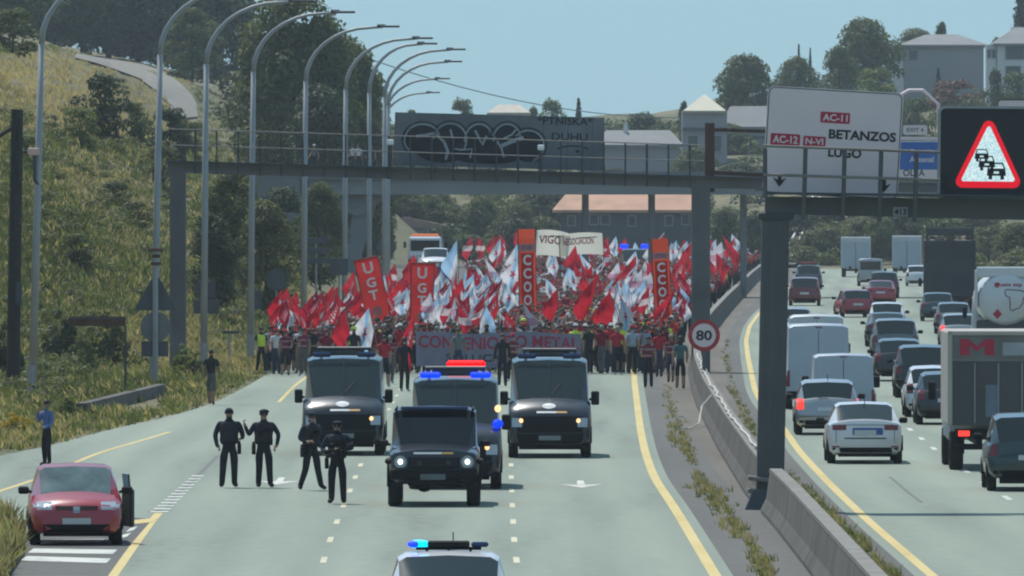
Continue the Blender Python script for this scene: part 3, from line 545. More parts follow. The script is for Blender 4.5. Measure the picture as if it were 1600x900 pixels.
post(o, 0, 0, k_(603, 375)[1]); part(disc(MB(), k_(603, 387), 14.5/27, -0.02, y1=0.0), 'plate', M_back, o)
# ---- far gantry of the right carriageway with the blue sign
Y3 = 640.0; S3 = F/Y3
g3 = thing('sign_gantry', 'distant gantry beam seen between the white sign and the message board', 'gantry', (at(1440, 300, Y3).x, Y3, 0)); o3 = g3.location.x
r3 = lambda px, py, dy=0: (at(px, py, Y3+dy).x-o3, dy, at(px, py, Y3+dy).z)
bar(r3(1180, 291), r3(1680, 295), 0.6, 15/S3, '', 'beam', g3, M_gsteel); bar(r3(1395, 216, -0.4), r3(1680, 218, -0.4), 0.1, 5/S3, '', 'rail', g3, M_signw); bar(r3(1395, 282, -0.4), r3(1680, 284, -0.4), 0.3, 7/S3, '', 'walkway', g3, M_coping)
part(MB().box((r3(1690, 0)[0], 0, r3(0, 300)[2]/2), (0.5, 0.5, r3(0, 300)[2])), 'column', M_gsteel, g3)
b3 = thing('blue_sign', 'blue and white motorway sign half hidden behind the message board', 'sign', tuple(at(1450, 250, Y3-0.5)))
r4 = lambda px, py: ((px-1450)/S3, -(py-250)/S3)
c = r4(1460, 250); part(MB().box((c[0], 0, c[1]), (110/S3, 0.06, 60/S3)), 'panel', M_signw, b3); c = r4(1460, 243.5); part(MB().box((c[0], -0.035, c[1]), (108/S3, 0.01, 43/S3)), 'blue_field', M_signb, b3)
for (tx, px, py, tw, th, m_) in (('A Zapateira', 1436, 236, 48, 6, M_signw), ('Arsenal', 1440, 249, 38, 9, M_signw), ('OLI A', 1428, 270, 34, 11, M_signk)): lettering(tx, r4(px, py), tw/S3, th/S3, m_, b3, y=-0.045 if m_ is M_signw else -0.036)
e4 = thing('exit_sign', 'small white exit plate standing on the distant gantry', 'sign', tuple(at(1430, 203, Y3-0.4))); part(MB().prism(rrect(38/S3, 15/S3, 0.1, 2), 0, 0.04), 'panel', M_signw, e4); lettering('EXIT 4', (0, 0), 26/S3, 6/S3, M_back, e4, y=-0.006); [part(MB().tube([(x, 0.05, -0.2), (x, 0.05, -0.75)], 0.03, 5), 'post', M_steel, e4) for x in (-0.4, 0.4)]
e5 = thing('white_sign', 'top edge of a white sign rising behind the message board', 'sign', tuple(at(1610, 195, 420.0))); part(MB().prism(rrect(104/45, 80/45, 0.1, 2), 0, 0.05), 'panel', M_signw, e5); ou = rrect(104/45, 80/45, 0.1, 2); inn = rrect(100/45, 76/45, 0.09, 2); n = len(ou)
part(MB().add([(x, -0.004, z) for x, z in ou]+[(x, -0.004, z) for x, z in inn], [(i, (i+1) % n, n+(i+1) % n, n+i) for i in range(n)]), 'border', M_rust, e5); part(MB().tube([(0, 0.08, 0), (0, 0.08, -at(0, 195, 420.0).z)], 0.12, 8), 'post', M_gsteel, e5)
# ---- far buildings
M_plas = mat('grey_plaster', (0.27, 0.28, 0.30), 0.9, var=0.06, scale=0.3); M_plasw = mat('white_plaster', (0.62, 0.61, 0.60), 0.9, var=0.05, scale=0.3); M_roofg = mat('grey_roof', (0.20, 0.20, 0.205), 0.8, var=0.1, scale=0.5)
M_roofo = mat('orange_tiles', (0.48, 0.27, 0.18), 0.85, var=0.15, scale=0.6); M_win = mat('dark_window', (0.03, 0.04, 0.05), 0.1, var=0); M_metalr = mat('metal_roof', (0.34, 0.33, 0.25), 0.5, 0.1, var=0.05); M_dwall = mat('dark_wall', (0.075, 0.085, 0.095), 0.9, var=0.15, scale=0.4)
def hip(mb, x0, x1, y0, y1, z, h, over=0.5, ridge=0.4):
    cx, cy_ = (x0+x1)/2, (y0+y1)/2; rl = (x1-x0)*ridge/2; v = [(x0-over, y0-over, z), (x1+over, y0-over, z), (x1+over, y1+over, z), (x0-over, y1+over, z), (cx-rl, cy_, z+h), (cx+rl, cy_, z+h)]
    v += [(a_, b_, c_-0.25) for a_, b_, c_ in v[:4]]
    return mb.add(v, [(0, 1, 5, 4), (1, 2, 5), (2, 3, 4, 5), (3, 0, 4), (0, 6, 7, 1), (1, 7, 8, 2), (2, 8, 9, 3), (3, 9, 6, 0), (9, 8, 7, 6)])
wallm_f = mat('window_frame', (0.30, 0.31, 0.32), 0.8, var=0)
def windows(o, lst, y_, f):
    for (x0, y0, x1, y1) in lst:
        a_, b_ = f(x0, y0), f(x1, y1); cx, cz = (a_[0]+b_[0])/2, (a_[1]+b_[1])/2; wd, hh = abs(b_[0]-a_[0]), abs(a_[1]-b_[1])
        w_ = part(MB().box((cx, y_-0.02, cz), (wd+0.2, 0.12, hh+0.2)), 'window', wallm_f, o); part(MB().box((cx, y_-0.07, cz), (wd, 0.06, hh)), 'pane', M_win, w_)
def bld(nm, label, px0, px1, top, Y, depth, wallm, base=None):
    x0, x1 = at(px0, 0, Y).x, at(px1, 0, Y).x; o = thing(nm, label, 'building', ((x0+x1)/2, Y, float(height((x0+x1)/2, Y))-1.5)); zb = o.location.z
    w2 = (x1-x0)/2; z1 = at(0, top, Y).z-zb; f = lambda px, py: (at(px, py, Y).x-o.location.x, at(px, py, Y).z-zb)
    part(MB().box((0, depth/2, z1/2), (2*w2, depth, z1)), 'wall', wallm, o); return o, w2, z1, f
o, w2, z1, f = bld('house', 'two storey grey house with a shallow hip roof on the skyline', 1413, 1537, 70, 1390, 9, M_plas)
part(hip(MB(), -w2-0.2, w2, 0, 9, z1, 1.25), 'roof', M_roofg, o); windows(o, [(1420, 79, 1434, 94)], 0, f)
c0 = f(1400, 78); part(MB().box((c0[0], 1.6, (f(0, 72)[1])/2), (22/13.6, 2.6, f(0, 72)[1])), 'side_wing', M_plasw, o); windows(o, [(1393, 82, 1397, 96), (1401, 82, 1407, 96)], 0.3, f)
c0 = f(1385, 90); part(MB().box((c0[0], 1, c0[1]), (0.9, 2, 0.25)), 'canopy', M_plasw, o)
o, w2, z1, f = bld('house', 'white villa cut off by the right edge of the picture', 1558, 1660, 68, 1370, 9, M_plasw)
part(hip(MB(), -w2, w2, 0, 9, z1, 1.9), 'roof', M_roofg, o); windows(o, [(1572, 72, 1600, 92), (1606, 72, 1630, 92), (1572, 104, 1594, 120)], 0, f)
c0 = f(1549, 74); part(MB().box((c0[0], 1.8, f(0, 70)[1]/2), (16/13.6, 3, f(0, 70)[1])), 'side_wing', M_plasw, o); windows(o, [(1544, 78, 1547, 90), (1551, 78, 1555, 90)], 0.3, f)
o, w2, z1, f = bld('house', 'grey tower house with a shiny pyramid metal roof behind the gantry', 1066, 1136, 173, 1260, 6, M_plas)
part(hip(MB(), -w2+0.5, w2-0.5, 0, 6, z1, 1.75, 0.4, 0.02), 'roof', M_metalr, o); part(MB().box((0, -0.15, z1-(202-173)/15), (2*w2, 0.3, 0.35)), 'cornice', M_dwall, o); windows(o, [(1075, 212, 1090, 236), (1112, 212, 1127, 236)], 0, f)
o, w2, z1, f = bld('house', 'low grey roofed house right of the metal pyramid roof', 1130, 1230, 198, 1275, 7, M_plas)
part(hip(MB(), -w2, w2, 0, 7, z1, 2.2, 0.5, 0.75), 'roof', M_roofg, o); windows(o, [(1172, 212, 1195, 218), (1172, 250, 1190, 262)], 0, f)
o, w2, z1, f = bld('house', 'low long grey roof right of the graffiti panel', 935, 1060, 226, 1240, 7, M_plas); part(hip(MB(), -w2, w2, 0, 7, z1, 1.5, 0.5, 0.8), 'roof', M_roofg, o)
part(MB().tube([(f(978, 0)[0], 3, z1+0.6), (f(978, 0)[0], 3, z1+2.3)], [0.35, 0.15], 6), 'chimney', M_plasw, o)
o, w2, z1, f = bld('house', 'pale beige roof just showing above the graffiti panel', 768, 822, 176, 1300, 8, M_plasw); part(hip(MB(), -w2, w2, 0, 8, z1, 0.9, 0.5, 0.6), 'roof', mat('beige_roof', (0.45, 0.40, 0.33), 0.8), o)
o, w2, z1, f = bld('long_building', 'long dark building with an orange tiled roof behind the crowd', 876, 1092, 328, 1082, 10, M_dwall)
part(hip(MB(), -w2, w2, 0, 10, z1, 1.9, 0.7, 0.86), 'roof', M_roofo, o); windows(o, [(922, 336, 934, 350), (940, 336, 952, 350), (982, 338, 992, 352), (1040, 338, 1050, 352), (888, 338, 898, 352), (1066, 336, 1076, 350)], 0, f)
o, w2, z1, f = bld('warehouse', 'pale grey building under the left end of the overpass', 560, 642, 322, 1085, 9, M_plas); windows(o, [(592, 352, 600, 390), (616, 352, 624, 390)], 0, f)
o, w2, z1, f = bld('warehouse', 'pale gabled shed with a reddish roof edge behind the tow truck', 606, 692, 356, 1076, 8, M_plas)
part(MB().prism([(-w2-0.3, z1), (w2+0.3, z1), (w2+0.3, z1+0.2), (-w2*0.4, z1+1.0), (-w2-0.3, z1+0.3)], -0.3, 8.2), 'roof', mat('reddish_roof', (0.30, 0.19, 0.16), 0.8), o)
# far road climbing the opposite hill between two pale lines
FR = [(1216, 432), (1226, 412), (1238, 385), (1252, 356), (1270, 318)]
vs = []; ln = [[], []]
for (px, py) in FR:
    for q_, dx in ((0, -2), (1, 26)):
        h_ = hit(px+dx, py, 1066); vs.append((h_[0], h_[1], h_[2]+0.35) if h_ else (*gp(px+dx, py), 0.1))
    for q_, dx in ((0, 0), (1, 11)):
        h_ = hit(px+dx, py, 1066); ln[q_].append((h_[0], h_[1], h_[2]+0.6) if h_ else (*gp(px+dx, py), 0.3))
fo = MB().add(vs, [(2*i, 2*i+1, 2*i+3, 2*i+2) for i in range(len(FR)-1)]).build('far_road', M_asph2); fo['kind'] = 'structure'
for l_ in ln: MB().tube(l_, 0.12, 5).build('guard_rail', M_signw, fo)
# ---------------------------------------------------------------- vegetation
def leaf_mat(name, col, tr=0.35, var=0.35):
    m = bpy.data.materials.new(name); m.use_nodes = True; n = m.node_tree.nodes; L = m.node_tree.links; n.clear()
    g = n.new('ShaderNodeNewGeometry'); oi = n.new('ShaderNodeObjectInfo'); nz = n.new('ShaderNodeTexNoise'); nz.inputs['Scale'].default_value = 0.9; nz.inputs['Detail'].default_value = 2; L.new(g.outputs['Position'], nz.inputs['Vector'])
    ad = n.new('ShaderNodeMath'); ad.operation = 'MULTIPLY_ADD'; L.new(g.outputs['Random Per Island'], ad.inputs[0]); ad.inputs[1].default_value = 0.5; L.new(nz.outputs['Fac'], ad.inputs[2])
    mr = n.new('ShaderNodeMapRange'); mr.inputs['From Min'].default_value = 0.35; mr.inputs['From Max'].default_value = 1.15; mr.inputs['To Min'].default_value = 1-var; mr.inputs['To Max'].default_value = 1+var*1.4; L.new(ad.outputs[0], mr.inputs['Value'])
    vm = n.new('ShaderNodeVectorMath'); vm.operation = 'SCALE'; vm.inputs[0].default_value = col; L.new(mr.outputs[0], vm.inputs['Scale'])
    d = n.new('ShaderNodeBsdfPrincipled'); d.inputs['Roughness'].default_value = 0.6; d.inputs['Specular IOR Level'].default_value = 0.25; L.new(vm.outputs[0], d.inputs['Base Color'])
    t = n.new('ShaderNodeBsdfTranslucent'); vs2 = n.new('ShaderNodeVectorMath'); vs2.operation = 'MULTIPLY'; vs2.inputs[1].default_value = (1.15, 1.25, 0.6); L.new(vm.outputs[0], vs2.inputs[0]); L.new(vs2.outputs[0], t.inputs['Color'])
    mx = n.new('ShaderNodeMixShader'); mx.inputs[0].default_value = tr; L.new(d.outputs[0], mx.inputs[1]); L.new(t.outputs[0], mx.inputs[2])
    o = n.new('ShaderNodeOutputMaterial'); L.new(mx.outputs[0], o.inputs['Surface']); return m
LF = {'dark': leaf_mat('leaf_dark', (0.052, 0.068, 0.032), 0.25), 'mid': leaf_mat('leaf_mid', (0.098, 0.116, 0.044), 0.35), 'light': leaf_mat('leaf_light', (0.14, 0.165, 0.05), 0.35), 'olive': leaf_mat('leaf_olive', (0.115, 0.12, 0.052), 0.3),
      'dry': leaf_mat('dry_grass', (0.44, 0.335, 0.225), 0.4, 0.2), 'straw': leaf_mat('straw_grass', (0.30, 0.245, 0.155), 0.4, 0.25), 'weed': leaf_mat('green_grass', (0.135, 0.148, 0.066), 0.45), 'yellow': leaf_mat('yellow_bloom', (0.45, 0.30, 0.025), 0.3, 0.2), 'red': leaf_mat('red_bloom', (0.15, 0.075, 0.065), 0.3, 0.25), 'conifer': leaf_mat('conifer_needles', (0.022, 0.036, 0.024), 0.12)}
M_bark = mat('bark', (0.055, 0.042, 0.032), 0.95, var=0.3, scale=3, bump=0.4)
def quads(C, N, size, rng, asp=0.55):
    """leaf-sized folded faces at centres C facing roughly along N"""
    n = len(C); a = np.cross(N, rng.normal(size=(n, 3))); a /= np.linalg.norm(a, axis=1, keepdims=True)+1e-9; b = np.cross(N, a); b /= np.linalg.norm(b, axis=1, keepdims=True)+1e-9
    s = (size*rng.uniform(0.6, 1.35, n))[:, None]; A = a*s*0.5; B = b*s*asp*0.5; up = N*s*0.12
    V = np.stack([C-A, C-B*1.0+up, C+A, C+B*1.0+up], 1).reshape(-1, 3); return V
def leaf_mesh(name, V):
    n = len(V)//4; me = bpy.data.meshes.new(name); me.vertices.add(len(V)); me.vertices.foreach_set('co', V.astype(np.float32).ravel())
    me.loops.add(4*n); me.loops.foreach_set('vertex_index', np.arange(4*n, dtype=np.int32)); me.polygons.add(n); me.polygons.foreach_set('loop_start', np.arange(0, 4*n, 4, dtype=np.int32)); me.update(calc_edges=True); me.validate(); return me
def crown(name, seed, nl, leaves, size, asp=1.0, base=0.22):
    """broadleaf crown, width about 1 and height asp: many small lobes, each a shell of leaves"""
    rng = np.random.default_rng(seed); Vs = []
    for k in range(nl):
        t = rng.uniform(base, 0.9); rmax = 0.40*math.sin(math.pi*min(1, (t-base+0.14)/(1.05-base)))**0.6
        a = rng.uniform(0, 2*math.pi); r = rmax*math.sqrt(rng.uniform(0.1, 1)); c = np.array([r*math.cos(a), r*math.sin(a), t*asp]); R = rng.uniform(0.09, 0.19)*np.array([1, 1, 0.75])
        n = int(leaves*(R[0]/0.14)**2); d = rng.normal(size=(n, 3)); d /= np.linalg.norm(d, axis=1, keepdims=True); d[:, 2] = np.where(d[:, 2] < -0.45, -d[:, 2], d[:, 2])
        p = c+d*R*rng.uniform(0.65, 1.1, (n, 1)); nr = d*0.8+np.array([0, 0, 0.35])+rng.normal(0, 0.45, (n, 3)); nr /= np.linalg.norm(nr, axis=1, keepdims=True); Vs.append(quads(p, nr, np.full(n, size), rng))
    me = leaf_mesh(name, np.concatenate(Vs)); ASP[me.name] = asp; return me
ASP = {}
def conifer_crown(name, seed, tiers, size):
    rng = np.random.default_rng(seed); Vs = []
    for k in range(tiers):
        t = 0.12+0.86*k/tiers; R = 0.36*(1-t)**0.8+0.02; nb = 9
        for j in range(nb):
            a = 2*math.pi*(j+rng.uniform(-0.3, 0.3))/nb; L_ = R*rng.uniform(0.7, 1.15); n = 16; q = rng.uniform(0.1, 1, n)
            p = np.stack([np.cos(a)*q*L_, np.sin(a)*q*L_, t-0.10*q*L_+rng.normal(0, 0.008, n)], 1)+rng.normal(0, 0.014, (n, 3)); nr = rng.normal(0, 0.5, (n, 3))+np.array([0, 0, 1]); nr /= np.linalg.norm(nr, axis=1, keepdims=True); Vs.append(quads(p, nr, np.full(n, size), rng))
    return leaf_mesh(name, np.concatenate(Vs))
CR = {'a': crown('broad_crown', 1, 85, 105, 0.050, 1.0, 0.06), 'b': crown('broad_crown', 2, 95, 95, 0.048, 1.0, 0.08), 'c': crown('tall_crown', 3, 66, 110, 0.048, 1.4, 0.05), 'ta': crown('tall_crown', 21, 130, 95, 0.046, 1.7, 0.04), 'tb': crown('tall_crown', 22, 140, 90, 0.046, 1.7, 0.06), 'bush': crown('bush_crown', 4, 34, 70, 0.065, 0.85, 0.02), 'bush2': crown('bush_crown', 5, 28, 70, 0.07, 0.9, 0.02), 'con': conifer_crown('conifer_crown', 6, 26, 0.05), 'bushs': crown('bush_crown', 8, 26, 60, 0.085, 0.9, 0.0)}
def trunk_mesh(seed):
    rng = random.Random(seed); mb = MB(); mb.tube([(0, 0, -0.06), (0.01, 0, 0.15), (-0.01, 0.01, 0.42), (0.0, 0, 0.72)], [0.032, 0.026, 0.018, 0.006], 7)
    for k in range(6): a = rng.uniform(0, 6.3); z = rng.uniform(0.2, 0.5); l = rng.uniform(0.18, 0.3); mb.tube([(0, 0, z), (l*0.5*math.cos(a), l*0.5*math.sin(a), z+0.10), (l*math.cos(a), l*math.sin(a), z+0.26)], [0.014, 0.009, 0.004], 5)
    me = mb.mesh('trunk', True); me.materials.append(M_bark); return me
TRK = [trunk_mesh(1), trunk_mesh(2)]
def plant(nm, label, cat, X, Y, h, w_, cm, lf, group=None, z=None, trunk=True, rz=None):
    z = float(height(X, Y)) if z is None else z
    cm = 't'+cm if cm in ('a', 'b') and h/w_ > 1.3 else cm
    o = thing(nm, label, cat, (X, Y, z), random.uniform(0, 6.28) if rz is None else rz, group)
    c = obj('crown' if cat == 'tree' else 'foliage', CR[cm], o); c.scale = (w_, w_, h/ASP.get(CR[cm].name, 1.0))
    if not CR[cm].materials: CR[cm].materials.append(LF['mid'])
    c.material_slots[0].link = 'OBJECT'; c.material_slots[0].material = LF[lf]
    if trunk: t = obj('trunk' if cat == 'tree' else 'stem', random.choice(TRK), o); t.scale = (w_*0.8, w_*0.8, h)
    return o
def tree_px(px, top, Y, w_px, cm, lf, label, base=None, nm='tree', cat='tree', group=None, sink=0.0):
    s = F/Y; X = (px-800)/s; z = float(height(X, Y)) if base is None else HC-(base-HY)/s
    h = HC-(top-HY)/s-z; return plant(nm, label, cat, X, Y, max(h, 0.5)/0.97, w_px/s/0.86, cm, lf, group, z-sink)
G1 = 'trees on the left hillside'  # dark leaves also carry the shade of the wood's underside and backlit hilltop
for a_ in ((455, -30, 790, 175, 'a', 'mid', 'tall dark tree above the fourth and fifth street lamps'), (505, 14, 790, 130, 'b', 'mid', 'broad olive green tree behind the fifth street lamp'), (548, 55, 810, 120, 'b', 'mid', 'green tree with ragged edge behind the sixth street lamp'), (580, 118, 850, 80, 'a', 'mid', 'dark tree at the right edge of the hillside wood'),
           (470, 120, 800, 130, 'b', 'dark', 'dense dark tree below the hillside wood beside the fourth lamp'), (545, 165, 830, 130, 'b', 'dark', 'dense dark tree above the white figures on the overpass'), (440, 45, 800, 130, 'b', 'olive', 'mid green tree behind the thin utility pole'), (345, -40, 1150, 130, 'a', 'dark', 'dark tree on the hilltop behind the third lamp arm'), (130, -80, 1190, 200, 'a', 'dark', 'dark hilltop tree behind the start of the gravel track'), (215, -80, 1190, 200, 'b', 'dark', 'dark hilltop tree left of the second lamp arm'), (45, -80, 1160, 200, 'a', 'dark', 'dark hilltop tree behind the nearest lamp arm'), (290, -70, 1200, 170, 'b', 'dark', 'dark hilltop tree between second and third lamp arms'),
           (250, -60, 1150, 150, 'a', 'dark', 'dark tree on the hilltop behind the second lamp arm'), (170, -70, 1150, 170, 'b', 'dark', 'dark hilltop tree straight above the gravel track'), (85, -70, 1120, 160, 'a', 'dark', 'dark hilltop tree right of the nearest lamp arm'), (10, -60, 1080, 160, 'b', 'mid', 'green hilltop tree in the top left corner'), (300, 10, 1050, 90, 'c', 'mid', 'green tree at the right end of the hilltop row'),
           (365, 255, 560, 100, 'a', 'mid', 'dark tree under the left end of the far gantry'), (440, 290, 660, 90, 'c', 'dark', 'dark leafy tree below the gantry beam left of the overpass'), (500, 282, 650, 80, 'b', 'mid', 'green tree hiding the overpass abutment'), (415, 310, 540, 100, 'b', 'olive', 'green tree beside the fourth lamp post below the gantry'), (330, 330, 505, 80, 'a', 'dark', 'dark tree right of the left gantry leg'), (475, 350, 680, 90, 'a', 'dark', 'dark tree behind the stacked direction boards')):
    tree_px(*a_, group=G1)
for a_ in ((500, 128, 770, 130, 'b', 'dark', 'dense dark tree in the middle of the hillside wood'), (432, 40, 880, 160, 'a', 'dark', 'dark tree at the left end of the hillside wood'), (572, 175, 790, 90, 'b', 'dark', 'dark tree just left of the graffiti panel'), (600, 205, 860, 40, 'c', 'dark', 'slim dark tree behind the lamps at the graffiti panel')): tree_px(*a_, group=G1)
G2 = 'skyline trees'
for a_ in ((1166, 84, 1330, 96, 'a', 'mid', 'round dark tree above the low grey roofed house'), (1243, 88, 1340, 76, 'b', 'mid', 'green skyline tree above the direction sign'), (1350, 28, 1370, 110, 'a', 'mid', 'largest skyline tree left of the grey house'), (1312, 66, 1350, 60, 'c', 'mid', 'slim green tree left of the largest skyline tree'), (1368, 104, 1320, 80, 'bush', 'light', 'bright green tree in front of the grey house corner'), (1432, 38, 1450, 90, 'b', 'mid', 'green tree behind the grey house roof'), (1470, 28, 1440, 34, 'c', 'dark', 'small dark tree sticking up behind the grey roof'), (1595, -30, 1430, 70, 'con', 'conifer', 'big dark conifer behind the white villa'),
           (1248, 66, 1345, 18, 'con', 'conifer', 'left one of two thin conifer tips on the skyline'), (1266, 72, 1345, 16, 'con', 'conifer', 'right one of two thin conifer tips on the skyline'), (904, 150, 1310, 30, 'con', 'conifer', 'small dark conifer above the graffiti panel'), (862, 153, 1310, 52, 'bush', 'light', 'light green tree left of the small conifer'), (833, 164, 1310, 30, 'bush', 'mid', 'small green tree over the middle of the graffiti panel'), (1003, 174, 1280, 90, 'bush', 'dark', 'wide dark tree clump above the low long roof'), (722, 152, 1300, 50, 'bush', 'olive', 'round olive tree over the graffiti lettering'), (643, 166, 1300, 30, 'bush2', 'mid', 'small green tree over the left end of the graffiti panel'), (1068, 152, 1290, 22, 'c', 'dark', 'thin dark tree at the left corner of the tower house'), (1556, 52, 1420, 30, 'c', 'mid', 'small green tree between the two hilltop houses')):
    tree_px(*a_, group=G2, sink=0.3)
G3 = 'bushes on the far slopes'
for a_ in ((1585, 112, 1310, 70, 'bush', 'mid', 'green shrub in front of the white villa'), (1555, 108, 1300, 40, 'bush', 'dark', 'dark shrub between the two hilltop houses'), (1435, 152, 1240, 60, 'bush', 'mid', 'green shrub behind the bent white lamp arm'), (1466, 104, 1360, 22, 'con', 'conifer', 'small dark pointed shrub in front of the grey wall'), (1490, 124, 1330, 95, 'bush', 'red', 'reddish flowering hedge in front of the grey house'), (1520, 150, 1260, 60, 'bush2', 'mid', 'green shrub above the left part of the message board'), (1425, 176, 1200, 60, 'bush2', 'dark', 'dark shrub above the small exit plate'),
           (752, 306, 1120, 70, 'a', 'mid', 'hazy green tree under the overpass left of the orange roof'), (808, 318, 1090, 80, 'b', 'olive', 'pale hazy tree behind the flags left of the orange roof'), (700, 318, 1130, 70, 'a', 'dark', 'dark hazy tree behind the tow truck'), (768, 372, 1060, 44, 'bush', 'light', 'yellow green bush behind the middle of the crowd'), (1135, 318, 1075, 60, 'a', 'mid', 'hazy tree between the far gantry column and the near one'), (1175, 330, 1072, 50, 'b', 'dark', 'dark hazy tree left of the near gantry column'), (1295, 352, 1085, 90, 'bush', 'olive', 'olive bush at the end of the road behind the white box van'), (1255, 380, 1075, 60, 'bush2', 'mid', 'green bush at the foot of the far climbing road'), (1340, 345, 1120, 80, 'bush', 'mid', 'green bush far behind the white box van'), (1400, 338, 1110, 80, 'b', 'mid', 'hazy green tree behind the tall white van'), (1475, 340, 1100, 90, 'bush', 'mid', 'hazy green bush above the dark truck'),
           (1545, 352, 1000, 80, 'bush', 'olive', 'olive bush on the bank right of the dark truck'), (1590, 345, 980, 70, 'a', 'mid', 'green tree on the bank at the right edge under the gantry'), (1520, 390, 960, 60, 'bush2', 'light', 'light green bush at the right road edge beside the dark truck'), (1580, 395, 900, 70, 'bush', 'mid', 'green bush above the tanker at the right edge')):
    tree_px(*a_, nm='bush', cat='bush', group=G3, sink=0.2)
for k in range(58):
    px = RNG.uniform(590, 1210) if k < 42 else RNG.uniform(1225, 1600); Yt = RNG.uniform(1070, 1290) if k < 42 else RNG.uniform(1080, 1200); X = (px-800)*Yt/F
    plant('tree', 'hazy %s tree on the far slope %s' % (('mid green', 'dark', 'olive')[k % 3], 'behind the tow truck' if px < 700 else 'left of the orange roof' if px < 860 else 'behind the orange roofed building' if px < 1085 else 'right of the far gantry column' if px < 1215 else 'behind the white box van' if px < 1380 else 'behind the tipper truck' if px < 1490 else 'above the tanker'), 'tree', X, Yt, RNG.uniform(2.6, 4.8), RNG.uniform(3.5, 6), 'a' if k % 2 else 'b', ('mid', 'dark', 'olive')[k % 3], 'hazy trees on the far slope', float(height(X, Yt))-0.3)
def bush_px(px, py, h, w_, cm, lf, label):
    q = hit(px, py); q = q or (*gp(px, py), 0.0); return plant('bush', label, 'bush', q[0], q[1], h, w_, cm, lf, 'bushes on the near left slope', q[2]-0.15)
for a_ in ((158, 222, 3.6, 3.4, 'bush', 'dark', 'large dark bush on the slope below the gravel track'), (125, 232, 2.2, 2.2, 'bush2', 'light', 'bright green bush left of the large dark slope bush'), (205, 225, 2.4, 2.6, 'bush', 'mid', 'green bush right of the large dark slope bush'), (265, 260, 3.4, 3.2, 'bush', 'dark', 'dark bush behind the second street lamp'), (255, 300, 2.6, 2.4, 'bush2', 'olive', 'olive bush left of the gantry leg top'), (305, 250, 2.6, 2.2, 'bush2', 'mid', 'green bush behind the gantry railing end'), (20, 85, 2.8, 4, 'bush', 'mid', 'green bush below the hilltop trees at the left edge'), (180, 140, 0.9, 2.0, 'bush2', 'dark', 'small dark bush beside the gravel track'),
           (40, 262, 1.6, 2.4, 'bush2', 'mid', 'green bush between the timber pole and the nearest lamp'), (180, 330, 1.5, 2.6, 'bush', 'mid', 'low green bush halfway up the open slope'), (210, 360, 1.4, 2.2, 'bush', 'olive', 'low olive bush left of the rusty sign cap'), (120, 420, 1.6, 2.0, 'bush2', 'mid', 'green bush on the lower open slope'), (95, 575, 2.2, 1.7, 'bushs', 'dark', 'dark leafy bush right of the nearest lamp foot'), (165, 572, 2.2, 1.9, 'bushs', 'mid', 'leafy bush under the long narrow sign back'), (130, 585, 1.6, 1.3, 'bushs', 'mid', 'small leafy bush between lamp foot and bent sign post'), (5, 590, 2.0, 1.6, 'bushs', 'dark', 'dark bush at the foot of the timber pole'),
           (305, 592, 1.15, 1.6, 'bushs', 'weed', 'bright green bush behind the man walking on the verge'), (285, 585, 1.25, 1.0, 'bushs', 'light', 'yellow green bush right of the triangular sign post'), (345, 470, 2.2, 2.0, 'bush', 'dark', 'dark shrub behind the third lamp post'), (385, 440, 2.6, 1.8, 'bush', 'olive', 'olive shrub by the fourth lamp post'), (430, 470, 2.0, 1.6, 'bush', 'mid', 'green shrub left of the crowd edge'), (20, 680, 0.75, 0.9, 'bushs', 'yellow', 'yellow flowering bush at the left edge of the slip road'), (42, 676, 0.55, 0.6, 'bushs', 'yellow', 'small yellow flowering bush beside the man in blue'), (100, 655, 0.9, 0.9, 'bushs', 'weed', 'green weed bush beside the low wall end'), (205, 630, 0.6, 1.0, 'bushs', 'weed', 'green weed bush in front of the low wall')):
    bush_px(*a_)
# grass: tall tufts over the slope, verge, median and island (nobody could count it)
def tufts(pts, hs, lf, name, label, blades=7, spread=0.28, wd=0.035, lean=0.35):
    P = np.repeat(np.array(pts, float), blades, 0); n = len(P); h = np.repeat(np.array(hs), blades)*RNG.uniform(0.55, 1.2, n); a = RNG.uniform(0, 6.283, n); r = RNG.uniform(0, spread, n)
    P[:, 0] += r*np.cos(a); P[:, 1] += r*np.sin(a); l = RNG.normal(0, lean, (n, 2))*h[:, None]; w2 = wd*RNG.uniform(0.6, 1.4, n)*(0.6+h)
    b0 = P.copy(); b0[:, 0] -= w2; b1 = P.copy(); b1[:, 0] += w2; m0 = P.copy(); m0[:, 0] += l[:, 0]*0.45+w2*0.75; m0[:, 1] += l[:, 1]*0.45; m0[:, 2] += h*0.6; t = P.copy(); t[:, 0] += l[:, 0]; t[:, 1] += l[:, 1]; t[:, 2] += h
    V = np.stack([b0, b1, m0, t], 1).reshape(-1, 3); o = bpy.data.objects.new(name, leaf_mesh(name, V)); COL.objects.link(o); o.data.materials.append(LF[lf]); return tag(o, label, None, None, 'stuff')
pool = {k: ([], []) for k in ('dry', 'straw', 'weed', 'mid')}
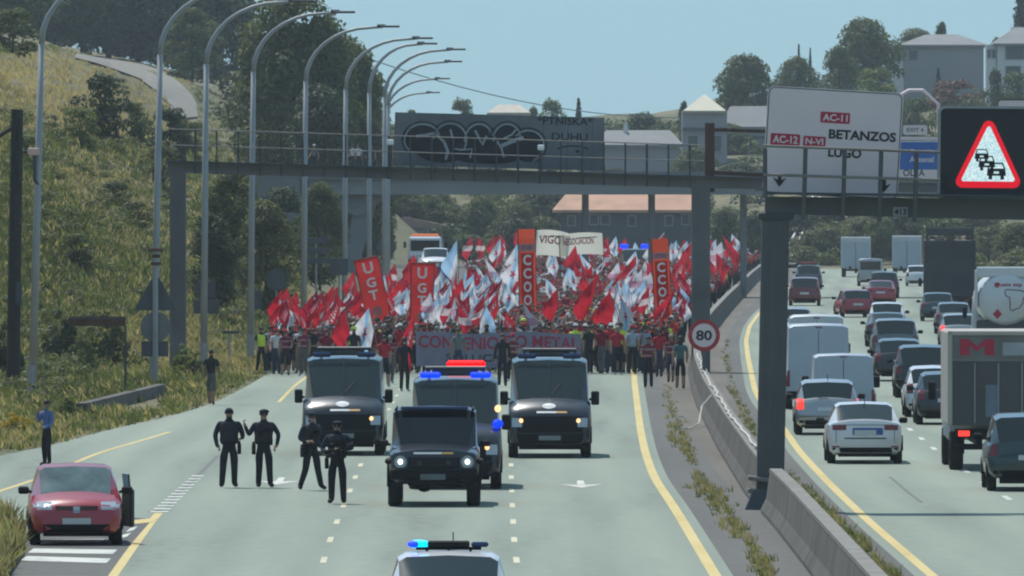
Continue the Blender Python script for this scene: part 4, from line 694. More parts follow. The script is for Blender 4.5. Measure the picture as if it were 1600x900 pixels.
for i in range(24000):
    px = RNG.uniform(-10, 480); py = RNG.uniform(70, 705); q = hit(px, py)
    if q is None or q[1] > 1050: continue
    u = float(C_left(q[1]))-q[0]
    if any(math.hypot(px-TR[i][0]-(TR[i+1][0]-TR[i][0])*t, (py-TR[i][1]-(TR[i+1][1]-TR[i][1])*t)*1.6) < TR[i][2]*0.5 for i in range(len(TR)-1) for t in (0, 0.34, 0.67)): continue
    if u < 0.25 or (120 < px < 258 and 612 < py < 646 and u < 3): continue
    nv = math.sin(q[0]*0.5+q[1]*0.03)+math.sin(q[0]*0.23-q[1]*0.05+2)+RNG.normal(0, 0.7); hi = q[2] > 9.5
    k = ('dry' if nv > -1.3 else 'straw') if hi and px < 300 and py > 85 else ('straw' if nv > 0.8 else 'weed' if nv > -0.7 else 'mid')
    if not hi and RNG.uniform() < 0.18: k = 'dry'
    pool[k][0].append((q[0], q[1], q[2]-0.05)); pool[k][1].append(RNG.uniform(0.16, 0.42)*(0.75 if u < 1 else 1)*(0.8 if hi else 1))
for k, nm, lb_ in (('dry', 'dry_grass', 'tall dry tan grass on the left hillside'), ('straw', 'straw_grass', 'straw coloured grass on the left hillside'), ('weed', 'green_grass', 'green weedy grass on the left hillside'), ('mid', 'weeds', 'dark green weeds on the left hillside')):
    tufts(pool[k][0], pool[k][1], k, nm, lb_, 8, 0.40, 0.032, 0.45)
def scrub(spots, lf, nm, lb_, R0, R1, nleaf, size):
    Vs = []
    for (x, y, z) in spots:
        for q in range(3):
            R = RNG.uniform(R0, R1); c = np.array([x+RNG.normal(0, R*0.8), y+RNG.normal(0, R), z+R*0.25]); d = RNG.normal(size=(nleaf, 3)); d /= np.linalg.norm(d, axis=1, keepdims=True); d[:, 2] = np.abs(d[:, 2])
            nr = d+np.array([0, 0, 0.3])+RNG.normal(0, 0.45, (nleaf, 3)); nr /= np.linalg.norm(nr, axis=1, keepdims=True); Vs.append(quads(c+d*np.array([R, R, R*0.75])*RNG.uniform(0.6, 1.1, (nleaf, 1)), nr, np.full(nleaf, size), RNG))
    o = bpy.data.objects.new(nm, leaf_mesh(nm, np.concatenate(Vs))); COL.objects.link(o); o.data.materials.append(LF[lf]); tag(o, lb_, None, None, 'stuff')
SP = {k: [] for k in ('mid', 'olive', 'weed', 'far', 'fard')}
for i in range(560):
    px = RNG.uniform(-10, 450); py = RNG.uniform(60 if px > 300 else 180, 640); q = hit(px, py)
    if q is None or q[1] > 900 or float(C_left(q[1]))-q[0] < 1.6 or (110 < px < 265 and 600 < py < 668): continue
    if math.sin(q[0]*0.42+q[1]*0.02)+math.sin(q[1]*0.031+q[0]*0.2)+RNG.normal(0, 0.5) > 0.1: SP[('mid', 'olive', 'weed')[i % 3]].append(q)
for i in range(420):
    px = RNG.uniform(560, 1620); Yt = RNG.uniform(1070, 1500); X = (px-800)*Yt/F; SP['far' if i % 3 else 'fard'].append((X, Yt, float(height(X, Yt))))
RB = []
for i in range(260):
    Yt = RNG.uniform(260, 1050); X = float(C_rr(Yt))+RNG.uniform(2.0, 28); RB.append((X, Yt, float(height(X, Yt))))
scrub(RB[::2], 'olive', 'scrub', 'olive scrub on the bank right of the road', 0.4, 1.1, 60, 0.25); scrub(RB[1::2], 'mid', 'scrub', 'green scrub on the bank right of the road', 0.4, 1.2, 60, 0.25)
scrub(SP['mid'], 'mid', 'scrub', 'mid green brambles spread over the left slope', 0.3, 0.75, 70, 0.16); scrub(SP['olive'], 'olive', 'scrub', 'olive brambles spread over the left slope', 0.3, 0.7, 70, 0.16); scrub(SP['weed'], 'weed', 'scrub', 'light green brambles spread over the left slope', 0.25, 0.6, 70, 0.14)
scrub(SP['far'], 'mid', 'far_scrub', 'green scrub covering the far slopes', 0.8, 1.7, 55, 0.5); scrub(SP['fard'], 'dark', 'far_scrub', 'dark scrub covering the far slopes', 0.8, 1.8, 55, 0.5)
isl = [gp(*p) for p in ((-60, 806), (0, 807), (33, 827), (38, 850), (37, 867), (17, 897), (0, 930), (-80, 930))]
mb = MB(); n = len(isl); mb.add([(x, y, 0.12) for x, y in isl]+[(x, y, 0.0) for x, y in isl], [tuple(range(n))[::-1]]+[(i, (i+1) % n, n+(i+1) % n, n+i) for i in range(n)])
io = mb.build('grass_island', M_hill); io['kind'] = 'structure'
P, H_ = [], []
for i in range(420):
    px, py = RNG.uniform(-40, 32), RNG.uniform(818, 915)
    if px > 33-max(0, 832-py)*1.6 or px > 36-max(0, py-868)*0.7: continue
    P.append((*gp(px, py), 0.1)); H_.append(RNG.uniform(0.15, 0.5))
tufts(P, H_, 'straw', 'island_grass', 'straw grass on the traffic island at the lower left', 8, 0.12, 0.02); tufts(P[::3], H_[::3], 'weed', 'island_weeds', 'green weeds on the traffic island at the lower left', 6, 0.15, 0.025)
def median_weeds(poly, n_, h0, h1, lf, nm, lb_, wid=10):
    P, H_ = [], []
    for i in range(n_):
        k = RNG.uniform(0, len(poly)-1.001); j = int(k); f_ = k-j; px = poly[j][0]+(poly[j+1][0]-poly[j][0])*f_; py = poly[j][1]+(poly[j+1][1]-poly[j][1])*f_; dens = poly[j][2]+(poly[j+1][2]-poly[j][2])*f_
        if RNG.uniform() > dens: continue
        P.append((*gp(px+RNG.normal(0, wid*dens), py+RNG.normal(0, 3)), 0)); H_.append(RNG.uniform(h0, h1)*(0.5+0.5*dens))
    return tufts(P, H_, lf, nm, lb_, 8, 0.10, 0.012)
WL = [(1200, 910, 0.9), (1190, 880, 0.8), (1172, 850, 0.4), (1150, 830, 0.9), (1128, 795, 1), (1108, 768, 1), (1096, 752, 0.5), (1086, 730, 0.2), (1076, 708, 0.6), (1062, 690, 0.9), (1056, 665, 0.7), (1046, 630, 0.6), (1042, 604, 0.4)]
median_weeds(WL, 420, 0.06, 0.20, 'straw', 'median_grass', 'dry grass strip left of the median barrier', 9); median_weeds(WL, 200, 0.05, 0.18, 'weed', 'median_weeds', 'green weeds in the strip left of the median barrier', 11)
WR = [(1400, 905, 0.8), (1370, 880, 0.8), (1340, 850, 1), (1312, 822, 0.9), (1282, 792, 0.9), (1258, 765, 0.6), (1235, 742, 0.3), (1180, 680, 0.2), (1172, 665, 0.8), (1158, 640, 0.7), (1146, 612, 0.5), (1138, 580, 0.3), (1135, 560, 0.5), (1136, 530, 0.3)]
median_weeds(WR, 240, 0.06, 0.22, 'weed', 'median_weeds', 'green weeds along the right foot of the median barrier', 6); median_weeds(WR, 240, 0.06, 0.20, 'straw', 'median_grass', 'dry grass along the right foot of the median barrier', 6)
# ---------------------------------------------------------------- vehicles
def paint(name, col, rough=0.28, metal=0.0, coat=0.6): return mat('paint_'+name, col, rough, metal, var=0.04, scale=2, coat=coat)
PT = {'white': paint('white', (0.72, 0.72, 0.74)), 'silver': paint('silver', (0.36, 0.37, 0.38), 0.3, 0.6), 'grey': paint('grey', (0.13, 0.14, 0.15), 0.3, 0.4), 'black': paint('black', (0.012, 0.013, 0.016)), 'navy': paint('navy', (0.006, 0.010, 0.020)), 'red': paint('red', (0.36, 0.020, 0.035)), 'wine': paint('wine', (0.16, 0.012, 0.020)), 'teal': paint('teal', (0.02, 0.045, 0.05)), 'bluegrey': paint('bluegrey', (0.07, 0.085, 0.105)), 'vanwhite': paint('vanwhite', (0.50, 0.52, 0.55), 0.4, 0, 0.3), 'white_in_shade': paint('white_in_shade', (0.38, 0.43, 0.50), 0.4, 0, 0.3)}  # van whites are toned down, their shade mixed into the paint
M_glass = mat('car_glass', (0.016, 0.023, 0.021), 0.05, var=0, spec=0.65, coat=0.2); M_glassd = mat('tinted_glass', (0.008, 0.010, 0.012), 0.06, var=0, spec=0.6)
M_rub = mat('tyre_rubber', (0.012, 0.012, 0.013), 0.85, var=0.1); M_rim = mat('alloy', (0.32, 0.33, 0.34), 0.35, 0.8, var=0.05); M_plas = M_plas; M_blk = mat('black_plastic', (0.006, 0.0065, 0.0075), 0.6, var=0.1, spec=0.2)
M_tail = mat('tail_red', (0.18, 0.006, 0.010), 0.25, var=0.05, coat=0.5); M_brake = mat('brake_lit', (0.3, 0.01, 0.01), emit=(1.0, 0.05, 0.03), estr=1.6, var=0); M_head = mat('headlight_glass', (0.42, 0.45, 0.48), 0.12, 0.3, var=0, coat=0.6); M_headlit = mat('headlight_lit', (0.8, 0.8, 0.8), emit=(0.85, 0.95, 1.0), estr=3.0, var=0); M_amberlit = mat('amber_lit', (0.6, 0.3, 0.1), emit=(1.0, 0.50, 0.22), estr=2.2, var=0)
M_blue = mat('blue_lit', (0.0, 0.02, 0.3), emit=(0.0, 0.03, 1.0), estr=2.0, var=0); M_cyan = mat('cyan_lit', (0.0, 0.3, 0.6), emit=(0.0, 0.55, 1.0), estr=2.2, var=0); M_redlit = mat('red_lit', (0.5, 0, 0), emit=(1.0, 0.0, 0.003), estr=2.0, var=0); M_bluedark = mat('blue_lens', (0.01, 0.03, 0.10), 0.2, var=0); M_orange = mat('orange_lens', (0.7, 0.16, 0.03), 0.4, emit=(0.9, 0.2, 0.05), estr=0.3, var=0)
M_plate = mat('plate_white', (0.55, 0.56, 0.56), 0.5, var=0.05); M_plateb = mat('plate_blue', (0.03, 0.10, 0.32), 0.5, var=0.05); M_crest = mat('crest_white', (0.7, 0.7, 0.68), 0.5, var=0.1, scale=9); M_stripe = mat('stripe_yellow', (0.62, 0.34, 0.10), 0.5, var=0.05)
def half(w, zb, zk, zr, wr):
    zm = zb+(zk-zb)*0.5
    if zr is None: return [(0, zb), (w*0.84, zb), (w*0.97, zb+0.10), (w, zm), (w*0.975, zk-0.05), (w*0.91, zk), (w*0.74, zk+0.03), (w*0.4, zk+0.07), (0, zk+0.082)]
    return [(0, zb), (w*0.84, zb), (w*0.97, zb+0.10), (w, zm), (w*0.975, zk-0.05), (w*0.94, zk), (wr, zr-0.075), (wr*0.84, zr-0.012), (0, zr+0.012)]
# station: (t along the length from rear, width factor, z under, z belt, z roof or None, roof half width factor, glass?)
STN = {
 'hatch': [(0, .84, .36, .60, None, 0, 0), (.012, .93, .27, .68, None, 0, 0), (.035, .97, .25, .88, None, 0, 0), (.05, .97, .22, .93, None, 0, 'R'), (.125, .99, .20, .95, 1.40, .78, 'S'), (.30, 1, .20, .94, 1.46, .79, 'P'), (.325, 1, .20, .94, 1.465, .79, 'S'), (.50, 1, .20, .93, 1.47, .79, 'P'), (.52, 1, .20, .93, 1.47, .79, 'S'), (.60, 1, .20, .92, 1.42, .77, 'W'), (.77, 1, .20, .90, None, 0, 0), (.90, .97, .22, .80, None, 0, 0), (.97, .90, .24, .70, None, 0, 0), (1, .74, .30, .55, None, 0, 0)],
 'sedan': [(0, .84, .36, .60, None, 0, 0), (.012, .92, .27, .84, None, 0, 0), (.03, .95, .24, .96, None, 0, 0), (.13, .98, .20, .98, None, 0, 'R'), (.27, 1, .20, .95, 1.40, .74, 'S'), (.40, 1, .20, .94, 1.44, .76, 'P'), (.42, 1, .20, .94, 1.445, .76, 'S'), (.55, 1, .20, .93, 1.44, .76, 'P'), (.57, 1, .20, .93, 1.43, .76, 'S'), (.62, 1, .20, .92, 1.40, .75, 'W'), (.77, 1, .20, .90, None, 0, 0), (.90, .97, .22, .80, None, 0, 0), (.97, .90, .24, .68, None, 0, 0), (1, .74, .30, .55, None, 0, 0)],
 'suv': [(0, .86, .42, .66, None, 0, 0), (.012, .94, .32, .85, None, 0, 0), (.03, .97, .30, 1.02, None, 0, 'R'), (.085, .99, .28, 1.06, 1.60, .80, 'S'), (.28, 1, .27, 1.05, 1.66, .81, 'P'), (.30, 1, .27, 1.05, 1.665, .81, 'S'), (.48, 1, .27, 1.04, 1.67, .81, 'P'), (.50, 1, .27, 1.04, 1.67, .81, 'S'), (.60, 1, .27, 1.03, 1.62, .80, 'W'), (.74, 1, .27, 1.02, None, 0, 0), (.90, .98, .28, .95, None, 0, 0), (.97, .92, .30, .84, None, 0, 0), (1, .80, .36, .62, None, 0, 0)],
 'van': [(0, .92, .40, 1.0, 2.30, .84, 0), (.004, .97, .34, 1.15, 2.42, .88, 0), (.02, .99, .30, 1.15, 2.46, .89, 0), (.60, 1, .28, 1.15, 2.46, .89, 'S'), (.70, 1, .28, 1.14, 2.40, .88, 'W'), (.845, 1, .28, 1.16, None, 0, 0), (.95, .97, .28, .98, None, 0, 0), (.99, .93, .28, .80, None, 0, 0), (1, .84, .34, .60, None, 0, 0)],
 'pvan': [(0, .92, .40, 1.0, 2.30, .84, 0), (.004, .97, .34, 1.30, 2.38, .88, 0), (.02, .99, .30, 1.38, 2.42, .90, 0), (.60, 1, .28, 1.38, 2.42, .90, 'S'), (.72, 1, .28, 1.38, 2.36, .87, 'W'), (.85, 1, .28, 1.38, None, 0, 0), (.945, .98, .28, 1.22, None, 0, 0), (.985, .95, .28, 1.02, None, 0, 0), (1, .88, .34, .74, None, 0, 0)],
 'rover': [(0, .94, .50, 1.0, 1.86, .86, 0), (.004, .97, .46, 1.2, 1.93, .88, 0), (.02, .98, .44, 1.2, 1.95, .89, 'P'), (.05, .98, .44, 1.2, 1.955, .89, 'S'), (.30, .98, .44, 1.2, 1.96, .89, 'P'), (.33, .98, .44, 1.2, 1.96, .89, 'S'), (.57, .98, .44, 1.2, 1.95, .89, 'P'), (.585, .98, .44, 1.2, 1.93, .88, 'W'), (.655, .98, .44, 1.19, None, 0, 0), (.94, .96, .46, 1.12, None, 0, 0), (.985, .93, .50, 1.08, None, 0, 0), (1, .90, .54, .98, None, 0, 0)],
}
BASEH = {'hatch': 1.47, 'sedan': 1.445, 'suv': 1.67, 'van': 2.46, 'pvan': 2.42, 'rover': 1.96}
def loft_body(kind, L_, W_, Hs):
    st = STN[kind]; k = Hs/BASEH[kind]; R = []
    for (t, wf, zb, zk, zr, wr, g_) in st:
        h_ = half(W_/2*wf, zb*(k if zb > 0.5 else 1), zk*k, zr*k if zr else None, W_/2*wr); y_ = -L_/2+t*L_
        R.append([(x, y_, z) for x, z in h_]+[(-x, y_, z) for x, z in h_[-2:0:-1]])
    n = 16; V = [p for r in R for p in r]; body, gl = [], {}
    for i in range(len(R)-1):
        g_ = st[i][6]
        for j in range(n):
            q = (j+1) % n; f = (i*n+j, (i+1)*n+j, (i+1)*n+q, i*n+q); b_ = min(j, n-1-j)   # band index from the bottom
            if g_ == 'S' and b_ == 5: gl.setdefault('side_window', []).append(f)
            elif g_ == 'R' and b_ in (6, 7): gl.setdefault('rear_window', []).append(f)
            elif g_ == 'W' and b_ in (6, 7): gl.setdefault('windscreen', []).append(f)
            else: body.append(f)
    body.append(tuple(range(n))); body.append(tuple((len(R)-1)*n+j for j in range(n))[::-1])
    return V, body, gl
def sub(V, fs, lift=0.0):
    ids = sorted({i for f in fs for i in f}); mp = {a: b for b, a in enumerate(ids)}; return [V[i] for i in ids], [tuple(mp[i] for i in f) for f in fs]
WHEEL = {}
def wheel_meshes(r, wd):
    k = (r, wd)
    if k in WHEEL: return WHEEL[k]
    t = MB(); n = 20; prof = [(-wd/2, r*0.62), (-wd/2, r*0.93), (-wd*0.36, r), (wd*0.36, r), (wd/2, r*0.93), (wd/2, r*0.62)]
    vs = [(x, rr_*math.cos(2*math.pi*j/n), rr_*math.sin(2*math.pi*j/n)) for x, rr_ in prof for j in range(n)]
    t.add(vs, [(i*n+j, i*n+(j+1) % n, (i+1)*n+(j+1) % n, (i+1)*n+j) for i in range(5) for j in range(n)]); a = t.mesh('tyre', True); a.materials.append(M_rub)
    m_ = MB()
    for sx in (-1, 1): m_.add([(sx*wd*0.40, r*0.64*math.cos(2*math.pi*j/n), r*0.64*math.sin(2*math.pi*j/n)) for j in range(n)]+[(sx*wd*0.30, 0, 0)], [(j, (j+1) % n, n) for j in range(n)])
    b = m_.mesh('rim'); b.materials.append(M_rim); WHEEL[k] = (a, b); return WHEEL[k]
def add_wheel(o, x, y_, r, wd):
    a, b = wheel_meshes(r, wd); t = obj('wheel', a, o, loc=(x, y_, r)); obj('rim', b, t)
class Car:
    def __init__(s, kind, L_, W_, H_, m, loc, rz, label, group, nm='car', cat='car', r=0.31, wd=0.20, ax=(0.17, 0.82), glass=None, bump=True):
        s.L, s.W, s.H = L_, W_, H_; s.o = thing(nm, label, cat, loc, rz, group); V, body, gl = loft_body(kind, L_, W_, H_)
        s.V = V; s.bvh = BVHTree.FromPolygons([Vector(v) for v in V], body+[f for g_ in gl.values() for f in g_])
        b = MB().add(*sub(V, body)).build('body', m, s.o, True); b.data.set_sharp_from_angle(angle=math.radians(38)); s.body = b
        for k, fs in gl.items():
            if k == 'side_window':
                for sx in (-1, 1):
                    f2 = [f for f in fs if sum(V[i][0] for i in f)*sx > 0]
                    if f2: MB().add(*sub(V, f2)).build(k, glass or M_glass, s.o)
            else: MB().add(*sub(V, fs)).build(k, glass or M_glass, s.o, True)
        for t in ax:
            for sx in (-1, 1):
                y_ = -L_/2+t*L_; add_wheel(s.o, sx*(W_/2-wd/2-0.015), y_, r, wd)
                n = 14; mb = MB(); P = [(y_+(r+0.05)*math.cos(math.pi*i/n), r+(r+0.05)*math.sin(math.pi*i/n)) for i in range(n+1)]; x_ = sx*(W_/2*1.003); mb.xprism(P, x_-0.06*sx, x_+0.004*sx); part(mb, 'wheel_arch', M_blk, s.o)
    def patch(s, name, m, x0, x1, z0, z1, side='rear', nx=5, nz=3, lift=0.012, mirror=False, parent=None, poly=None):
        for sx in ((1, -1) if mirror else (1,)):
            d = Vector((0, 1, 0)) if side == 'rear' else Vector((0, -1, 0)); vs = []
            for i in range(nz+1):
                for j in range(nx+1):
                    a, b_ = j/nx, i/nz; x = (x0+(x1-x0)*a)*sx; z = z0+(z1-z0)*b_
                    if poly: x, z = poly(a, b_); x *= sx
                    h_ = s.bvh.ray_cast(Vector((x, -20*d.y, z)), d)
                    y_ = h_[0].y if h_[0] is not None else (vs[-1][1]+lift*d.y if vs else -s.L/2*d.y)
                    vs.append((x, y_-lift*d.y, z))
            fs = [(i*(nx+1)+j, i*(nx+1)+j+1, (i+1)*(nx+1)+j+1, (i+1)*(nx+1)+j) for i in range(nz) for j in range(nx)]
            if (d.y < 0) != (sx < 0): fs = [f[::-1] for f in fs]
            o = MB().add(vs, fs).build(name, m, s.o)
        return o
    def mirrors(s, t=0.70, z=None, m=None, big=False):
        for sx in (-1, 1):
            d = (0.20, 0.14, 0.34) if big else (0.20, 0.12, 0.14); z_ = z or s.H*0.68; y_ = -s.L/2+t*s.L
            part(MB().box((sx*(s.W/2+d[0]*0.45), y_, z_), d, bev=0.03).tube([(sx*(s.W/2-0.06), y_, z_-0.04), (sx*(s.W/2+0.06), y_, z_)], 0.03, 5), 'wing_mirror', m or M_blk, s.o)
    def rear(s, kind, lit=False, plate=M_plate):
        w, h = s.W/2, s.H; tl = M_brake if lit else M_tail
        if kind == 'sedan': s.patch('tail_light', tl, w*.50, w*.95, h*.56, h*.64, mirror=True); zp = h*.52
        elif kind == 'suv': s.patch('tail_light', tl, w*.76, w*.95, h*.46, h*.62, mirror=True); zp = h*.44
        elif kind == 'van': s.patch('tail_light', tl, w*.86, w*.965, h*.27, h*.46, mirror=True); zp = h*.30
        else: s.patch('tail_light', tl, w*.72, w*.95, h*.47, h*.66, mirror=True); zp = h*.47
        s.patch('number_plate', plate, -0.26, 0.26, zp-0.055, zp+0.055, lift=0.02, nx=2, nz=1)
        if kind == 'van':
            s.patch('door_seam', M_blk, -0.008, 0.008, h*.2, h*.93, lift=0.006, nx=1, nz=6); s.patch('bumper', M_blk, -w*.95, w*.95, h*.135, h*.215, lift=0.03, nx=8)
            s.patch('brake_light', M_tail, -0.10, 0.10, h*.955, h*.97, lift=0.02, nx=2, nz=1); s.patch('door_handle', M_blk, 0.05, 0.12, h*.40, h*.43, lift=0.03, nx=1, nz=1)
        else:
            s.patch('bumper', M_blk, -w*.86, w*.86, h*.19, h*.27, lift=0.015, nx=8, nz=2)
            part(MB().box((0, -s.L/2+0.35, 0.25), (s.W*0.7, 0.5, 0.16)), 'underbody', M_blk, s.o)
    def front(s, head=M_head, z=0.47, plate=M_plate):
        w, h = s.W/2, s.H; s.patch('headlight', head, w*.52, w*.92, h*(z-.05), h*(z+.05), 'front', mirror=True); s.patch('grille', M_blk, -w*.45, w*.45, h*(z-.05), h*(z+.0), 'front', nx=6)
        s.patch('lower_grille', M_blk, -w*.7, w*.7, h*.17, h*.27, 'front', nx=8); s.patch('number_plate', plate, -0.26, 0.26, h*.31-0.055, h*.31+0.055, 'front', lift=0.02, nx=2, nz=1); part(MB().box((0, s.L/2-0.45, 0.24), (s.W*0.7, 0.5, 0.14)), 'underbody', M_blk, s.o)
def heading(f, Y): return -math.atan2(float(f(Y+4)-f(Y-4)), 8.0)
DIM = {'hatch': (4.1, 1.75, 1.47), 'sedan': (4.65, 1.82, 1.45), 'suv': (4.5, 1.86, 1.67)}
GT = 'queue of cars on the right carriageway'
def traffic(px, py, kind, col, label, lit=False, k=1.0, turn=0.0, H_=None, W_=None, L_=None):
    Y0 = dist(py); X, _ = gp(px, py); d = DIM[kind]; Ln = L_ or d[0]; rz = heading(C_ry, Y0)+turn
    c = Car(kind, Ln, (W_ or d[1])*k, (H_ or d[2])*k, PT[col], (X+math.sin(-rz)*Ln/2, Y0+Ln/2, 0), rz, label, GT); c.rear('suv' if kind == 'suv' else kind, lit); c.mirrors(); return c
# ---- right carriageway, seen from behind
c = traffic(1352, 725, 'sedan', 'white', 'white saloon with a blue rear plate, nearest in the left lane'); c.patch('boot_seam', M_blk, -0.82, 0.82, 0.925, 0.937, lift=0.008, nx=10, nz=1); [c.patch('boot_seam', M_blk, x, x+0.012, 0.50, 0.92, lift=0.008, nx=1, nz=6) for x in (-0.70, 0.69)]; c.patch('reflector', M_tail, 0.62, 0.80, 0.40, 0.43, mirror=True); c.patch('blue_panel', M_plateb, -0.30, 0.42, 0.70, 0.86, lift=0.016, nx=4, nz=1); c.patch('trim_line', M_blk, -0.5, 0.5, 0.60, 0.625, lift=0.012, nx=5, nz=1); part(MB().tube([(0.02, -1.0, 1.42), (0.0, -1.1, 1.60)], 0.01, 4), 'aerial', M_blk, c.o)
c = traffic(1293, 680, 'hatch', 'silver', 'silver hatchback with lit brake lights ahead of the white saloon', True, L_=4.0); c.patch('tailgate_seam', M_blk, -0.72, 0.72, 0.50, 0.512, lift=0.008, nx=8, nz=1); c.patch('rear_wiper', M_blk, -0.25, 0.02, 0.98, 1.0, lift=0.03, nx=3, nz=1); part(MB().tube([(0.02, -1.3, 1.45), (0.0, -1.42, 1.62)], 0.01, 4), 'aerial', M_blk, c.o)
def van(px, py, col, label, H_, W_=2.0, L_=5.4, nm='panel_van'):
    Y0 = dist(py); X, _ = gp(px, py); rz = heading(C_ry, Y0); v = Car('van', L_, W_, H_, PT[col], (X+math.sin(-rz)*L_/2, Y0+L_/2, 0), rz, label, 'vans on the right carriageway', nm, 'van', 0.34, 0.22); v.rear('van'); v.mirrors(0.78, H_*0.55, big=True); return v
van(1318, 655, 'white_in_shade', 'small white van in a shaded blue grey tone in front of the silver hatchback', 1.85, 1.88, 4.6); van(1279, 640, 'white_in_shade', 'tall pale panel van beside the near gantry column', 2.55, 2.0, 5.6); van(1276, 612, 'vanwhite', 'white van roof just above the tall pale panel van', 2.5, 1.95)
for a_ in ((1236, 565, 'hatch', 'white', 'white hatchback half hidden by the near gantry column'), (1240, 533, 'hatch', 'silver', 'silver hatchback behind the gantry column next to the white van roof'), (1257, 478, 'suv', 'wine', 'dark red car right of the gantry column in the left lane'), (1263, 452, 'suv', 'bluegrey', 'dark car with a red roof load in the left lane far away'),
           (1376, 477, 'sedan', 'red', 'red saloon behind the turned red car'), (1382, 466, 'suv', 'wine', 'dark red off-roader in front of the red saloon'), (1386, 522, 'hatch', 'white', 'white hatchback with dark rear window in the middle lane'), (1386, 542, 'sedan', 'teal', 'dark teal saloon in the middle lane queue'), (1399, 566, 'suv', 'grey', 'grey off-roader in the middle lane queue'), (1405, 596, 'hatch', 'black', 'black hatchback between grey off-roader and black off-roader'), (1444, 622, 'suv', 'black', 'black off-roader left of the box truck'), (1461, 652, 'hatch', 'white', 'white hatchback half hidden behind the box truck'), (1480, 664, 'hatch', 'black', 'black hatchback nearest to the box truck'),
           (1465, 502, 'hatch', 'teal', 'dark hatchback below the dark tipper truck'), (1486, 484, 'sedan', 'silver', 'silver saloon right behind the dark tipper truck'), (1490, 522, 'hatch', 'grey', 'grey hatchback left of the tanker'), (1500, 545, 'hatch', 'silver', 'silver hatchback with lit brake lights left of the tanker'), (1434, 447, 'hatch', 'white', 'small white car between tall white van and tipper truck'), (1610, 768, 'suv', 'teal', 'dark off-roader cut off at the right edge of the picture')):
    c = traffic(*a_, lit='lit brake' in a_[4])
    if 'red roof load' in a_[4]: part(MB().box((0, -0.6, 1.80), (1.2, 1.2, 0.12), bev=0.03), 'roof_load', PT['red'], c.o)
traffic(1341, 496, 'hatch', 'red', 'red hatchback turned across the lanes', turn=0.12)
v = van(1360, 447, 'silver', 'silver people carrier in front of the red cars', 1.95, 1.9, 4.8); v.patch('rear_window', M_glass, -0.72, 0.72, 1.15, 1.75, lift=0.012)
def box_body(o, W_, L_, z0, z1, m, nm='cargo_box', y0=None): y0 = -L_/2 if y0 is None else y0; return part(MB().box((0, y0+L_/2, (z0+z1)/2), (W_, L_, z1-z0), bev=0.05), nm, m, o)
def truck(px, py, label, W_, L_, z0, z1, m, nm='box_truck', cab=True, Yoff=0):
    Y0 = dist(py); X, _ = gp(px, py); rz = heading(C_ry, Y0); o = thing(nm, label, 'truck', (X+math.sin(-rz)*L_/2, Y0+L_/2, 0), rz, 'trucks on the right carriageway')
    if m: box_body(o, W_, L_, z0, z1, m)
    part(MB().box((-0.45, 0.4, 0.72), (0.14, L_+1.2, 0.25)).box((0.45, 0.4, 0.72), (0.14, L_+1.2, 0.25)), 'chassis', M_blk, o)
    for y_ in (-L_/2+0.9, L_/2+1.0):
        for x in (-W_/2+0.22, W_/2-0.22): add_wheel(o, x, y_, 0.45, 0.32)
    if cab:
        part(MB().box((0, L_/2+1.15, 1.55), (W_*0.93, 1.9, 1.9), bev=0.12, top=(0.94, 0.85)), 'cab', PT['vanwhite'], o); part(MB().box((0, L_/2+0.17, 1.9), (W_*0.7, 0.04, 0.6)), 'cab_window', M_glass, o)
        for sx in (-1, 1): part(MB().box((sx*(W_/2+0.16), L_/2+1.5, 1.75), (0.18, 0.1, 0.45), bev=0.03), 'wing_mirror', M_blk, o)
    part(MB().box((0, -L_/2+0.12, 0.55), (W_*0.92, 0.08, 0.14)), 'rear_bumper', M_blk, o); part(MB().box((0, -L_/2+0.10, 0.86), (W_*0.86, 0.10, 0.22)), 'light_bar', M_blk, o)
    for sx in (-1, 1): part(MB().box((sx*W_*0.34, -L_/2+0.04, 0.86), (0.26, 0.04, 0.13)), 'tail_light', M_brake if sx < 0 else M_tail, o); part(MB().box((sx*(W_/2-0.25), -L_/2+1.0, 0.62), (0.34, 0.04, 0.5)), 'mud_flap', M_blk, o)
    return o
M_boxg = mat('worn_grey_box', (0.075, 0.073, 0.070), 0.7, var=0.2, scale=0.8, detail=6); M_boxw = mat('pale_box_side', (0.40, 0.365, 0.335), 0.7, var=0.1)
o = truck(1560, 735, 'grey box truck with a red letter M on its rear', 2.36, 5.2, 1.05, 3.25, M_boxw, 'box_truck'); Lh = -2.6
part(MB().box((0, Lh-0.015, 1.80), (2.16, 0.03, 1.50)), 'rear_door', M_boxg, o); part(MB().box((0, Lh-0.015, 2.86), (2.16, 0.03, 0.54)), 'header_panel', mat('header_grey', (0.15, 0.15, 0.142), 0.7, var=0.15), o)
for x in (-1.13, 1.13): part(MB().box((x, Lh-0.03, 2.15), (0.11, 0.07, 2.2), bev=0.015), 'corner_post', M_boxw, o)
part(MB().box((0, Lh-0.03, 3.2), (2.36, 0.07, 0.10), bev=0.015), 'top_rail', M_boxw, o)
for x in (-0.55, 0.0, 0.55): part(MB().tube([(x, Lh-0.05, 1.1), (x, Lh-0.05, 2.5)], 0.018, 6), 'locking_bar', M_steel, o)
